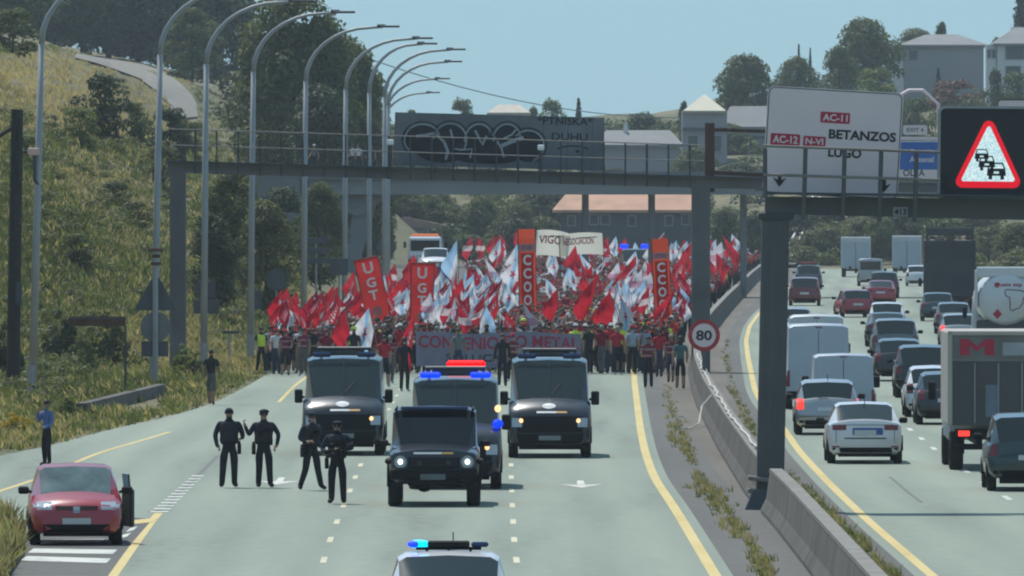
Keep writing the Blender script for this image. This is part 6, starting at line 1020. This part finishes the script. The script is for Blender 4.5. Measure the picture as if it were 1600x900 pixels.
cb_ = MB().ell((0, 0.005, 1.685), (0.096, 0.108, 0.088), 12, 5, 0, 0.0); cb_.add([(x*0.085, -0.09-0.09*math.sqrt(max(0, 1-x*x)), 1.684) for x in np.linspace(-1, 1, 7)]+[(x*0.092, -0.02, 1.697) for x in np.linspace(-1, 1, 7)], [(i, i+1, 8+i, 7+i) for i in range(6)]); CAP = cb_.mesh('cap', True)
bb = MB().ell((0.010, 0.0, 1.695), (0.102, 0.112, 0.062), 12, 5, 0, -0.4); BERET = bb.mesh('beret', True)
hm_ = MB().ell((0, 0.0, 1.69), (0.115, 0.135, 0.10), 12, 5, 0, 0.0); hm_.ell((0, 0.0, 1.69), (0.135, 0.16, 0.012), 12, 2, 0); HELM = hm_.mesh('helmet', True)
def vest_mesh():
    mb = MB(); n = 14; rows = [(1.02, .168, .128), (1.15, .160, .120), (1.30, .180, .132), (1.42, .165, .118), (1.465, .11, .095)]
    mb.add([(rx*math.cos(2*math.pi*j/n), 0.008+ry*math.sin(2*math.pi*j/n), z) for z, rx, ry in rows for j in range(n)], [(i*n+j, i*n+(j+1) % n, (i+1)*n+(j+1) % n, (i+1)*n+j) for i in range(4) for j in range(n)]); return mb.mesh('vest', True)
VEST = vest_mesh()
for me in (HAIR, HAIRL, CAP, BERET, HELM, VEST): me.materials.append(HR[0])
def wear(name, me, m, o):
    c = obj(name, me, o); c.material_slots[0].link = 'OBJECT'; c.material_slots[0].material = m; return c
def person(X, Y, pose, shirt, trou, label, rz=0.0, h=1.75, sleeves=0, head='hair', headm=None, skin=0, vest=None, group=None, shoe=None, z=0.0, build=1.0):
    me, J = BODY[pose, sleeves]
    if not me.materials:
        for k in range(5): me.materials.append(SK[0])
    o = bpy.data.objects.new('person', me); COL.objects.link(o); tag(o, label, 'person', group); o.location = (X, Y, z); k = h/1.77; o.scale = (k*build, k*build, k); o.rotation_euler = (0, 0, rz)
    for i, m in enumerate((SK[skin], shirt, trou, shoe or M_shoe, HR[0])): o.material_slots[i].link = 'OBJECT'; o.material_slots[i].material = m
    if head == 'hair': wear('hair', HAIR, headm or HR[0], o)
    elif head == 'long': wear('hair', HAIRL, headm or HR[0], o)
    elif head == 'cap': wear('cap', CAP, headm or SH['red'], o); wear('hair', HAIR, HR[0], o).scale = (0.97, 0.97, 0.985)
    elif head == 'beret': wear('beret', BERET, headm or SH['navy'], o); wear('hair', HAIR, HR[0], o).scale = (0.97, 0.97, 0.985)
    elif head == 'helmet': wear('helmet', HELM, headm or SH['hi-vis yellow'], o)
    if vest: wear('vest', VEST, SH[vest], o)
    return o
# officers on the road
def officer(px, py, pose, label, rz, h, head='beret', skin=0):
    X, Y = gp(px, py); o = person(X, Y, pose, SH['navy'], TR_['dark'], label, rz, h, 1, head, SH['navy'], skin, build=1.12)
    va = wear('body_armour', VEST, mat('armour', (0.011, 0.013, 0.018), 0.8, var=0.2, scale=8), o); va.scale = (1.12, 1.14, 1.0); part(MB().box((0.05, -0.155, 1.30), (0.12, 0.05, 0.10), bev=0.012).box((-0.08, -0.155, 1.22), (0.10, 0.05, 0.12), bev=0.012), 'chest_pouch', M_blk, o); bt = MB(); n = 16; bt.add([(0.172*math.cos(6.283*j/n), 0.125*math.sin(6.283*j/n), z) for z in (0.97, 1.02) for j in range(n)], [(j, (j+1) % n, n+(j+1) % n, n+j) for j in range(n)]); part(bt, 'belt', M_blk, o)
    part(MB().box((-0.20, 0.0, 0.86), (0.07, 0.12, 0.24), bev=0.015).box((-0.20, 0.02, 0.99), (0.05, 0.07, 0.08), bev=0.01), 'holster', M_blk, o); part(MB().box((0.12, -0.15, 1.0), (0.08, 0.05, 0.1), bev=0.01), 'pouch', M_blk, o); return o
officer(358, 762, 'officer_hips', 'bareheaded police officer standing farthest left on the road', math.pi*0.98, 1.76, 'hair'); officer(412, 762, 'officer_wave', 'police officer in a cap raising one hand', 0.15, 1.74, 'beret')
officer(487, 766, 'officer_walk', 'police officer stepping sideways in front of the left van', 0.5, 1.72, 'beret'); o = officer(527, 787, 'officer_rifle', 'police officer holding a weapon in front of the left van', -0.1, 1.74, 'beret')
gun = thing('rifle', 'short dark rifle held across the front officer\'s chest', 'rifle', (o.location.x, o.location.y, 0)); part(MB().box((0.02, -0.34, 1.15), (0.34, 0.045, 0.06), rot=(0, -0.35, 0), bev=0.008), 'receiver', M_blk, gun); part(MB().tube([(0.15, -0.34, 1.20), (0.34, -0.34, 1.27)], 0.012, 6), 'barrel', M_blk, gun); part(MB().box((-0.18, -0.33, 1.09), (0.16, 0.04, 0.09), rot=(0, -0.35, 0), bev=0.01), 'stock', M_blk, gun); part(MB().box((0.03, -0.34, 1.07), (0.04, 0.035, 0.13), rot=(0, 0.15, 0), bev=0.006), 'magazine', M_blk, gun)
X, Y = gp(73, 728); o = person(X, Y, 'phone', SH['blue'], TR_['dark'], 'man in a blue shirt on the phone beside the slip road', -0.9, 1.58, 1, 'hair', None, 1)
ph = thing('phone', 'dark phone at the ear of the man in blue', 'phone', (X, Y, 0)); q = o.matrix_basis @ Vector((-0.085, -0.16, 1.60)); part(MB().box((q.x-X, q.y-Y, q.z), (0.02, 0.07, 0.13), bev=0.006), 'case', M_blk, ph)
X, Y = gp(330, 633); person(X, Y, 'walk', SH['dark'], TR_['grey'], 'man in dark shirt and grey shorts walking along the verge', math.pi-0.2, 1.72, 2, 'hair', None, 1)
# figures up on the overpass
for (px, lab, sh_, hd) in ((491, 'person with white cap on the overpass left of two others', 'grey', 'cap'), (551, 'person in white on the overpass', 'white', 'long'), (560, 'person in pale pink on the overpass', 'white', 'hair'), (580, 'dark haired person on the overpass nearest the graffiti panel', 'dark', 'hair')):
    v = at(px, 0, 759.6+1.5); person(v.x, YO+1.0, 'walk', SH[sh_], TR_['dark'], lab, random.uniform(-1.5, 1.5), 1.72, 0, hd, SH['white'] if hd == 'cap' else None, z=ro(0, 268)[2])
# ---- the march: everyone in the front rows is a person of their own, the rest is one mass
def xl(Y): return float(np.interp(Y, [425, 440, 525, 630, 756, 945, 1050], [(402-800)/44.5, (404-800)/43, (545-800)/36, (640-800)/30, (692-800)/25, (750-800)/20, (800-800)/18]))
def xr(Y): return float(C_bar(Y))-0.45
FRONT = [(408, 584, 'walk', 'dark', 'dark', 'steward with hi-vis vest at the far left of the march', dict(vest='hi-vis yellow', rz=0.3)), (432, 586, 'walk', 'white', 'jeans', 'marcher in white next to the far left steward', {}), (446, 587, 'stroll', 'maroon striped', 'dark', 'marcher in striped maroon shirt and dark shorts on the left', dict(sleeves=2)), (474, 588, 'stand', 'maroon striped', 'grey', 'marcher in striped maroon shirt and grey trousers left of the left van', {}),
         (610, 600, 'stroll', 'maroon striped', 'grey', 'marcher in grey trousers left of the front banner', {}), (632, 612, 'stand', 'dark', 'dark', 'man in black standing left of the front banner', dict(sleeves=1, h=1.8)), (600, 606, 'walk', 'red', 'dark', 'bare legged marcher in red between left van and banner', dict(sleeves=2)), (785, 604, 'walk', 'dark', 'dark', 'man in black walking in front of the banner', dict(sleeves=1, h=1.8, rz=math.pi)), (716, 592, 'walk', 'grey', 'jeans', 'marcher in grey shirt in front of the banner', dict(rz=math.pi)), (801, 597, 'stroll', 'maroon striped', 'dark', 'marcher right of the man in black at the banner', {}),
         (843, 560, 'stand', 'grey', 'dark', 'steward with hi-vis vest at the right end of the banner', dict(vest='hi-vis yellow', rz=math.pi)), (988, 586, 'walk', 'pale blue', 'dark', 'man in a pale blue shirt seen from behind', dict(rz=math.pi, h=1.8, sleeves=0)), (1013, 606, 'stroll', 'maroon striped', 'dark', 'marcher in striped maroon shirt stepping out in front', dict(rz=math.pi)), (1048, 598, 'walk', 'maroon striped', 'jeans', 'marcher in striped maroon shirt and shorts near the speed sign', dict(sleeves=2)), (1063, 608, 'walk', 'teal', 'dark', 'man in a teal shirt and shorts walking left of the speed sign', dict(rz=math.pi, sleeves=2, h=1.78)), (965, 586, 'stand', 'red', 'dark', 'marcher in red left of the man in pale blue', {}), (940, 585, 'walk', 'dark red', 'grey', 'marcher in dark red right of the right van', {}), (921, 584, 'stroll', 'dark', 'dark', 'marcher in black just right of the banner', {}), (510, 590, 'stroll', 'dark red', 'jeans', 'marcher in dark red behind the left van roof', {}), (553, 588, 'walk', 'dark', 'dark', 'steward with yellow helmet above the left van', dict(head='helmet')), (1030, 590, 'walk', 'red', 'jeans', 'marcher in red shirt right of the man in pale blue', {})]
PPL = []
for (px, py, po, sh_, tr_, lab, kw) in FRONT:
    X, Y = gp(px, py); kw = dict(kw); hd = kw.pop('head', random.choice(['hair', 'hair', 'cap', 'long'])); PPL.append((X, Y)); person(X, Y, po, SH[sh_], TR_[tr_], lab, kw.pop('rz', random.uniform(-0.3, 0.3)), kw.pop('h', random.uniform(1.66, 1.82)), kw.pop('sleeves', 0), hd, HR[random.choice([0, 0, 1, 2])] if hd in ('hair', 'long') else None, random.choice([0, 0, 1]), kw.pop('vest', None), 'marchers', random.choice([M_shoe, M_shoel]))
SC = ['red']*6+['maroon striped']*5+['dark red']*5+['dark']*3+['white']*2+['grey']*2+['orange red', 'pale blue', 'hi-vis yellow', 'navy']
ROWN = {i: 'in the %s row' % w for i, w in enumerate(('front', 'second', 'third', 'fourth', 'fifth', 'sixth', 'seventh', 'eighth', 'ninth', 'tenth', 'eleventh', 'twelfth'))}
def where(px): return 'on the far left' if px < 500 else 'left of the banner' if px < 645 else 'behind the banner' if px < 910 else 'right of the banner' if px < 1010 else 'near the speed sign'
nper = 0; Y = 436.0; row = 0
BANX = (at(650, 0, 434).x, at(908, 0, 434).x)
while nper < 262:
    x0, x1 = xl(Y)+0.3, xr(Y)-0.2; x = x0+random.uniform(0, 0.5)
    while x < x1 and nper < 262:
        yy = Y+random.uniform(-0.7, 0.7); px = 800+x*F/yy
        if row > 0 or all(abs(x-a)+0.2*abs(yy-b) > 0.42 for a, b in PPL):
            sh_ = random.choice(SC); behind = BANX[0] < x < BANX[1]; vest = 'hi-vis yellow' if (random.random() < (0.30 if behind and row == 0 else 0.05)) else None
            hd = random.choice(['hair']*5+['long']*2+['cap']*2+['helmet'] if random.random() < 0.4 else ['hair']*3+['long', 'cap']); po = 'hold' if behind and row == 0 else random.choice(['walk', 'stroll', 'stand', 'raise', 'raise', 'up'])
            hl = {'hair': '', 'long': ' with long hair', 'cap': ' in a cap', 'helmet': ' with a helmet'}[hd]; col_ = vest+' vest' if vest else ('light yellow shirt' if sh_ == 'hi-vis yellow' else sh_+' shirt')
            rw = ROWN.get(row, 'deeper in the crowd'); lab = 'marcher in %s%s %s %s' % (col_, hl, rw, where(px))
            person(x, yy, po, SH[sh_], TR_[random.choice(['dark', 'dark', 'jeans', 'grey', 'tan'])], lab, random.uniform(-0.4, 0.4), random.uniform(1.62, 1.84), random.choice([0, 0, 1, 2]), hd, {'cap': random.choice([SH['red'], SH['white'], SH['dark']]), 'helmet': random.choice([SH['white'], SH['hi-vis yellow'], SH['orange red']])}.get(hd, HR[random.choice([0, 0, 0, 1, 2])]), random.choice([0, 0, 1]), vest, 'marchers', random.choice([M_shoe, M_shoe, M_shoel]))
            PPL.append((x, yy)); nper += 1
        x += random.uniform(0.36, 0.52) if row < 2 else random.uniform(0.45, 0.7)
    Y += 2.2+row*0.35; row += 1
YR = Y
# the mass of people behind: one object of simple upper bodies, heads and legs
groups = ['red', 'dark red', 'dark', 'white', 'grey', 'orange red', 'pale blue', 'hi-vis yellow']; cm = MB(); ml = [SH[g] for g in groups]+[SK[0], HR[0], TR_['dark'], HR[1]]
def low_person(X, Y, h, si, hi):
    k = h/1.76; n = 8; a0 = random.uniform(-0.3, 0.3)
    rows = [(0.95, .16, .11), (1.2, .17, .11), (1.42, .20, .10), (1.50, .06, .06)]
    cm.add([(X+rx*k*math.cos(6.283*j/n), Y+ry*k*math.sin(6.283*j/n), z*k) for z, rx, ry in rows for j in range(n)], [(i*n+j, i*n+(j+1) % n, (i+1)*n+(j+1) % n, (i+1)*n+j) for i in range(3) for j in range(n)], si)
    cm.ell((X, Y, 1.61*k), (0.08, 0.09, 0.115), 8, 4, 8); cm.ell((X, Y+0.012, 1.655*k), (0.088, 0.10, 0.09), 8, 3, hi, -0.2)
    for s in (-1, 1):
        el = (X+s*0.27, Y-0.02, (1.18+random.choice([0, 0, 0.3]))*k); cm.tube([(X+s*0.19, Y, 1.42*k), el, (X+s*random.uniform(0.12, 0.25), Y-0.22, random.uniform(1.0, 1.5)*k)], [0.055, 0.045, 0.035], 5, 8 if random.random() < 0.6 else si)
        cm.tube([(X+s*0.09, Y, 0.98*k), (X+s*0.10, Y-0.03, 0.5*k), (X+s*0.11, Y, 0)], [0.09, 0.065, 0.05], 5, 10)
Y = YR; cnt = 0; REST = []
while Y < 1050:
    x = xl(Y)+random.uniform(0, 0.5)
    while x < xr(Y)-0.1:
        yy = Y+random.uniform(-1, 1)
        if not (Y > 895 and Y < 915 and abs(x-at(992, 0, 905).x) < 1.6) and not (639 < yy < 805 and x < (742-800)*yy/F):
            low_person(x, yy, random.uniform(1.62, 1.85), random.choice([0]*7+[1]*6+[2]*2+[3]*2+[4, 5, 6, 7]), random.choice([9, 9, 11, 0, 0, 3])); REST.append((x, yy)); cnt += 1
        x += random.uniform(0.6, 1.0)
    Y += 4.2+(Y-YR)*0.008
co = cm.build('crowd', ml, None, True); tag(co, 'dense crowd of marchers filling the road behind the front rows', None, None, 'stuff')
# ---- flags
def flag_mat(name, kind, c1, c2=(0.62, 0.6, 0.64), c3=(0.4, 0.02, 0.05)):
    m = bpy.data.materials.new('flag_'+name); m.use_nodes = True; n = m.node_tree.nodes; L = m.node_tree.links; n.clear()
    uv = n.new('ShaderNodeUVMap'); sp_ = n.new('ShaderNodeSeparateXYZ'); L.new(uv.outputs[0], sp_.inputs[0]); U, V_ = sp_.outputs[0], sp_.outputs[1]
    def mth(op, a, b=None):
        q = n.new('ShaderNodeMath'); q.operation = op
        for i, x in enumerate((a, b)):
            if x is None: continue
            if isinstance(x, (int, float)): q.inputs[i].default_value = x
            else: L.new(x, q.inputs[i])
        return q.outputs[0]
    def mix(f, a, b):
        q = n.new('ShaderNodeMix'); q.data_type = 'RGBA'; L.new(f, q.inputs[0])
        for i, x in ((6, a), (7, b)):
            if isinstance(x, tuple): q.inputs[i].default_value = (*x, 1)
            else: L.new(x, q.inputs[i])
        return q.outputs[2]
    inb = lambda x, a, b: mth('MULTIPLY', mth('GREATER_THAN', x, a), mth('LESS_THAN', x, b))
    if kind == 'galicia':
        band = mth('LESS_THAN', mth('ABSOLUTE', mth('SUBTRACT', U, mth('SUBTRACT', 1.0, V_))), 0.16); col = mix(band, c1, c2)
        dx = mth('SUBTRACT', U, 0.5); dz = mth('MULTIPLY', mth('SUBTRACT', V_, 0.5), 0.8); r = mth('SQRT', mth('ADD', mth('MULTIPLY', dx, dx), mth('MULTIPLY', dz, dz))); th = mth('ARCTAN2', dx, dz); rad = mth('ADD', 0.115, mth('MULTIPLY', mth('COSINE', mth('MULTIPLY', th, 5.0)), 0.055)); col = mix(mth('LESS_THAN', r, rad), col, c3)
    elif kind == 'print':
        box_ = mth('MULTIPLY', inb(U, 0.18, 0.82), inb(V_, 0.36, 0.64)); wv = mth('GREATER_THAN', mth('SINE', mth('MULTIPLY', U, 44.0)), -0.15); gap = mth('GREATER_THAN', mth('SINE', mth('MULTIPLY', V_, 31.0)), -0.55); col = mix(mth('MULTIPLY', box_, mth('MULTIPLY', wv, gap)), c1, c2)
    elif kind == 'diag':
        col = mix(mth('LESS_THAN', mth('ABSOLUTE', mth('SUBTRACT', U, V_)), 0.2), c1, c2)
    elif kind == 'half': col = mix(mth('GREATER_THAN', V_, 0.55), c1, c2)
    else: q = n.new('ShaderNodeRGB'); q.outputs[0].default_value = (*c1, 1); col = q.outputs[0]
    d = n.new('ShaderNodeBsdfDiffuse'); t = n.new('ShaderNodeBsdfTranslucent'); mx = n.new('ShaderNodeMixShader'); mx.inputs[0].default_value = 0.5; L.new(col, d.inputs[0]); L.new(col, t.inputs[0]); L.new(d.outputs[0], mx.inputs[1]); L.new(t.outputs[0], mx.inputs[2]); o = n.new('ShaderNodeOutputMaterial'); L.new(mx.outputs[0], o.inputs[0]); return m
FM = {'red flag with white print': flag_mat('red_print', 'print', (0.52, 0.02, 0.04)), 'plain red flag': flag_mat('red', 'plain', (0.50, 0.018, 0.035)), 'starred white and blue flag': flag_mat('galicia', 'galicia', (0.70, 0.69, 0.74), (0.28, 0.52, 0.76), (0.40, 0.02, 0.06)), 'white and pink flag': flag_mat('white', 'diag', (0.64, 0.62, 0.68), (0.55, 0.28, 0.38)), 'red flag with white sash': flag_mat('red_white', 'diag', (0.48, 0.02, 0.05), (0.6, 0.5, 0.52)), 'white and pale blue flag': flag_mat('white_blue', 'half', (0.68, 0.68, 0.73), (0.34, 0.54, 0.76)), 'purple flag': flag_mat('purple', 'print', (0.10, 0.05, 0.17)), 'dark red flag': flag_mat('dark_red', 'print', (0.28, 0.012, 0.035), (0.5, 0.35, 0.38))}
def flag_cloth(seed):
    r = random.Random(seed); nu, nv = 9, 10; lean = r.uniform(-0.42, 0.42); hoist = r.uniform(0.55, 0.85); fly = r.uniform(0.8, 1.2); dr = math.radians(r.uniform(60, 86)); sd = r.choice([-1, 1]); ph = r.uniform(0, 6.28); fq = r.uniform(5, 9); Ln = r.uniform(1.5, 2.3)
    pd = Vector((math.sin(lean), r.uniform(-0.25, 0.1), math.cos(lean))).normalized(); tip = pd*Ln; vs = []; uvs = []
    for i in range(nu+1):
        for j in range(nv+1):
            u, v = j/nu if False else j/nv, i/nu; att = tip-pd*hoist*v; sag = dr*(0.72+0.28*v)
            p = att+Vector((sd*math.cos(sag)*fly*u, 0, -math.sin(sag)*fly*u)); p.y += 0.13*u*math.sin(fq*v*0.9+u*3+ph)+0.05*math.sin(12*u+ph); p.x += 0.07*u*math.cos(fq*v+ph); vs.append(p); uvs.append((u, 1-v))
    fs = [(i*(nv+1)+j, i*(nv+1)+j+1, (i+1)*(nv+1)+j+1, (i+1)*(nv+1)+j) for i in range(nu) for j in range(nv)]
    me = MB().add(vs, fs).mesh('flag_cloth', True); l = me.uv_layers.new(name='UVMap'); l.data.foreach_set('uv', [c for lp_ in me.loops for c in uvs[lp_.vertex_index]]); me.materials.append(M_wood)
    pm = MB().tube([(0, 0, 0), tip], 0.014, 5).mesh('pole'); pm.materials.append(mat('flag_pole', (0.25, 0.20, 0.15), 0.6, var=0.1)); return me, pm, ('leaning left' if lean < -0.14 else 'leaning right' if lean > 0.14 else 'upright')
CL = [flag_cloth(k) for k in range(22)]
def flag(X, Y, z, kind, label, k=None, rz=0.0, sc=1.0):
    o = thing('flag', label, 'flag', (X, Y, z), rz, 'flags carried in the march'); c, p = CL[k if k is not None else random.randrange(22)][:2]; o.scale = (sc, sc, sc)
    q = obj('cloth', c, o); q.material_slots[0].link = 'OBJECT'; q.material_slots[0].material = FM[kind]; obj('pole', p, o); return o
KN = list(FM); KW = [3.5, 3, 8, 6, 2, 7, 0.2, 3]; LW = [7, 8, 2.5, 1.2, 3, 1.2, 0.3, 6]
def depth_word(Y): return 'at the front' if Y < 470 else 'mid crowd' if Y < 600 else 'far back'
def xw(px): return 'at the left edge' if px < 480 else 'above the left van' if px < 590 else 'beside the UGT banners' if px < 690 else 'above the red light bar' if px < 760 else 'left of centre CCOO banner' if px < 815 else 'above the right van' if px < 920 else 'above the pale blue shirt' if px < 1000 else 'near the far gantry column'
cand = PPL[len(FRONT):]+REST; random.shuffle(cand); nf = 0; occ = []
cand.sort(key=lambda p: p[1]+random.uniform(0, 330))
for (X, Y) in cand:
    if nf >= 285: break
    px = 800+X*F/Y
    if Y < 441 and random.random() < 0.7: continue
    if any(Y < yb_+1 and a_-16 < px < c_+16 for a_, c_, yb_ in ((560, 620, 468), (640, 676, 462), (812, 839, 520), (1020, 1051, 482), (840, 944, 700))) and random.random() < 0.98: continue
    kind = random.choices(KN, LW if px < 640 else KW)[0]; nf += 1; kf = random.randrange(22)
    flag(X-0.18, Y-0.34, random.uniform(0.95, 1.35), kind, '%s %s %s %s' % (kind, CL[kf][2], depth_word(Y), xw(px)), kf, random.uniform(-0.5, 0.5), random.uniform(0.62, 0.90) if Y < 600 else random.uniform(0.85, 1.1))
for (px, py, Y, kind, lab, k, sc) in ((597, 522, 431, 'starred white and blue flag', 'large white flag with blue band and red star at the front left', 3, 1.15), (640, 545, 431, 'red flag with white print', 'big red flag with white print left of the front banner', 5, 1.2), (560, 545, 432, 'plain red flag', 'red flag hanging above the left police van', 8, 1.1), (1015, 495, 445, 'red flag with white print', 'large bright red flag in front of the right CCOO banner', 2, 1.5), (905, 495, 450, 'plain red flag', 'large plain red flag right of the white banner', 6, 1.4), (718, 430, 520, 'white and pale blue flag', 'tall white and blue flag on a long blue pole', 9, 1.5), (1120, 420, 700, 'red flag with white sash', 'red and white flag beyond the far gantry column', 4, 1.5), (1148, 395, 800, 'plain red flag', 'red flag at the far right end of the march', 1, 1.5), (1138, 410, 780, 'white and pink flag', 'white flag at the far right end of the march', 7, 1.5)):
    v = at(px, py, Y); flag(v.x, Y, max(0.3, v.z-1.4), kind, lab, k, 0, sc)
# the far small flags nobody could count
def flag_mass(kind, n_, nm):
    vs = []; fs = []; uvs = []; rest = [p for p in REST if p[1] > 560]
    for k in range(n_):
        X, Y = random.choice(rest); me = CL[random.randrange(22)][0]; sc = random.uniform(0.9, 1.2); z = random.uniform(0.9, 1.4); b0 = len(vs)
        vs += [(X+v.co.x*sc, Y-0.4+v.co.y*sc, z+v.co.z*sc) for v in me.vertices]; fs += [tuple(b0+i for i in p.vertices) for p in me.polygons]; uvs += [tuple(l.uv) for l in me.uv_layers[0].data]
    o = MB().add(vs, fs).build(nm, FM[kind], None, True); l = o.data.uv_layers.new(name='UVMap'); l.data.foreach_set('uv', [c for q in uvs for c in q]); tag(o, 'mass of small %ss waving far back in the crowd' % kind, None, None, 'stuff')
flag_mass('plain red flag', 32, 'red_flags'); flag_mass('starred white and blue flag', 40, 'starred_flags'); flag_mass('red flag with white sash', 18, 'striped_flags')
# ---- banners
M_bred = flag_mat('banner_red', 'plain', (0.50, 0.030, 0.030)); M_borange = flag_mat('banner_orange', 'plain', (0.58, 0.075, 0.035)); M_bgrey = flag_mat('banner_grey', 'plain', (0.40, 0.36, 0.42)); M_lw = mat('letter_white', (0.72, 0.70, 0.70), 0.8, var=0.04); M_bw = flag_mat('banner_white', 'plain', (0.60, 0.56, 0.55))
def upright(px0, px1, top, bot, Y, tilt, label, letters, ccoo=False):
    s = F/Y; w_ = (px1-px0)/s; h_ = (bot-top)/s; b = at((px0+px1)/2, bot, Y); o = thing('upright_banner', label, 'banner', (b.x, Y, b.z)); o.rotation_euler = (0, tilt, 0)
    def panel(z0, z1, x0, x1, m, nm, y_):
        n = 10; mb = MB(); f = lambda z: 0.03*math.sin(z*4)
        mb.add([(x, y_+f(z0+(z1-z0)*i/n), z0+(z1-z0)*i/n) for i in range(n+1) for x in (x0, 0.0, x1)], [(i*3+j, i*3+j+1, i*3+4+j, i*3+3+j) for i in range(n) for j in (0, 1)]); return part(mb, nm, m, o)
    if ccoo:
        panel(0, h_, -w_/2, w_/2, M_borange, 'cloth', 0); panel(h_*0.06, h_*0.74, -w_*0.36, w_*0.36, M_bred, 'red_field', -0.008); panel(h_*0.76, h_*0.84, -w_*0.47, w_*0.47, M_bgrey, 'grey_band', -0.008); lettering('CC OO', (0, h_*0.80), w_*0.6, h_*0.04, mat('letter_navy', (0.05, 0.06, 0.14), 0.8), o, y=-0.05)
    else: panel(0, h_, -w_/2, w_/2, M_bred, 'cloth', 0); part(MB().tube([(-w_/2-0.03, 0, h_), (w_/2+0.03, 0, h_)], 0.022, 5), 'crossbar', M_rust, o)
    for (t, zc, hh, ww) in letters: lettering(t, (0, h_*zc), w_*ww, h_*hh, M_lw, o, y=-0.05, bold=0.03)
    for x in (-w_/2, w_/2): part(MB().tube([(x, 0.03, -b.z+0.9), (x, 0.03, h_)], 0.02, 5), 'pole', M_wood, o)
    if not ccoo: ring = disc(MB(), (0, h_*0.24), w_*0.22, -0.05, 16); part(ring, 'emblem', mat('emblem_pale', (0.45, 0.12, 0.12), 0.8, var=0.1), o)
U3 = [('U', 0.86, 0.16, 0.42), ('G', 0.65, 0.14, 0.38), ('T', 0.47, 0.14, 0.38)]; C4 = [('C', 0.665, 0.115, 0.46), ('C', 0.52, 0.115, 0.46), ('O', 0.375, 0.115, 0.46), ('O', 0.23, 0.115, 0.46)]
upright(576, 614, 401, 512, 468, -0.21, 'tilted red UGT banner left of the straight one', U3); upright(640, 676, 411, 522, 462, 0.02, 'straight red UGT banner right of the tilted one', U3); upright(812, 839, 358, 502, 520, -0.02, 'tall red CCOO banner in the middle of the march', C4, True); upright(1024, 1051, 373, 506, 482, -0.05, 'red CCOO banner near the far gantry column', C4, True)
# front banner
s = 43.62; Yb = F/s; b = at(779, 574, Yb); fb = thing('front_banner', 'wide white banner CONVENIO DO METAL carried across the front row', 'banner', (b.x, Yb, b.z)); wb, hb_ = 258/s, 54/s
bend = lambda p: Vector((p.x, p.y+0.10*math.sin(p.x*2.1)+0.03*math.sin(p.x*7+p.z*3), p.z+0.04*math.sin(p.x*1.7)))
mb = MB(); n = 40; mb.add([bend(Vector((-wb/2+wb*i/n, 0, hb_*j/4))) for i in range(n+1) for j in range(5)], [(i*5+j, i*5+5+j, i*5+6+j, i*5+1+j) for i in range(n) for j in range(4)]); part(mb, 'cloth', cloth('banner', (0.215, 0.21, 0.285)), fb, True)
lettering('CONVENIO DO METAL', (0, hb_*0.72), wb*0.97, hb_*0.36, mat('letter_red', (0.36, 0.02, 0.06), 0.8, var=0.1), fb, y=-0.015, bend=bend, bold=0.02); lettering('SOLUCIÓN', (-wb*0.10, hb_*0.32), wb*0.44, hb_*0.28, mat('letter_dark', (0.05, 0.055, 0.075), 0.8, var=0.1), fb, y=-0.015, bend=bend, bold=0.02)
# far white banner of two boards
for (px, py, wpx, hpx, rl, tx, lab) in ((862, 382, 50, 40, 0.10, 'VIGO', 'left half of the far white banner, behind the tall CCOO banner'), (908, 383, 68, 34, -0.05, 'NEGOCIACION', 'right half of the far white banner with red arched writing')):
    Yw = 700.0; sw = F/Yw; v = at(px, py, Yw); o = thing('white_banner', lab, 'banner', tuple(v)); o.rotation_euler = (0, rl, 0); w_, h_ = wpx/sw, hpx/sw; bd = lambda p: Vector((p.x, p.y+0.08*math.sin(p.x*3), p.z-0.10*p.x*p.x/(w_*w_/4)+0.1)); mb = MB(); n = 12
    mb.add([bd(Vector((-w_/2+w_*i/n, 0, -h_/2+h_*j/3))) for i in range(n+1) for j in range(4)], [(i*4+j, i*4+4+j, i*4+5+j, i*4+1+j) for i in range(n) for j in range(3)]); part(mb, 'cloth', flag_mat('far_banner', 'plain', (0.86, 0.80, 0.70)), o, True); lettering(tx, (-w_*0.06, h_*0.12), w_*0.70, h_*0.32, MATS['letter_red'], o, y=-0.02, bend=bd, bold=0.02); ribbon([(x*w_*0.42, h_*0.34) for x in (-1, -0.5, 0, 0.5, 0.9)], 0.05, MATS['letter_dark'], 'small_print', -0.02, o)
    for x in (-w_/2, w_/2): part(MB().tube([(x, 0.03, -v.z+0.8), (x, 0.03, h_/2)], 0.025, 5), 'pole', M_wood, o)
# ---------------------------------------------------------------- haze: one closed box of thin pale air round everything
hz = MB().box((0, 870, 22.0), (420, 1900, 46.8)).build('haze', None or mat('haze_air', (0.8, 0.8, 0.8), var=0)); hz['kind'] = 'stuff'; tag(hz, 'thin pale summer haze over the whole road')
hm = hz.data.materials[0]; hm.node_tree.nodes.clear()
pv = hm.node_tree.nodes.new('ShaderNodeVolumePrincipled'); pv.inputs['Color'].default_value = (0.78, 0.90, 0.98, 1); pv.inputs['Density'].default_value = 0.00010; pv.inputs['Anisotropy'].default_value = 0.2
oo = hm.node_tree.nodes.new('ShaderNodeOutputMaterial'); hm.node_tree.links.new(pv.outputs[0], oo.inputs['Volume'])
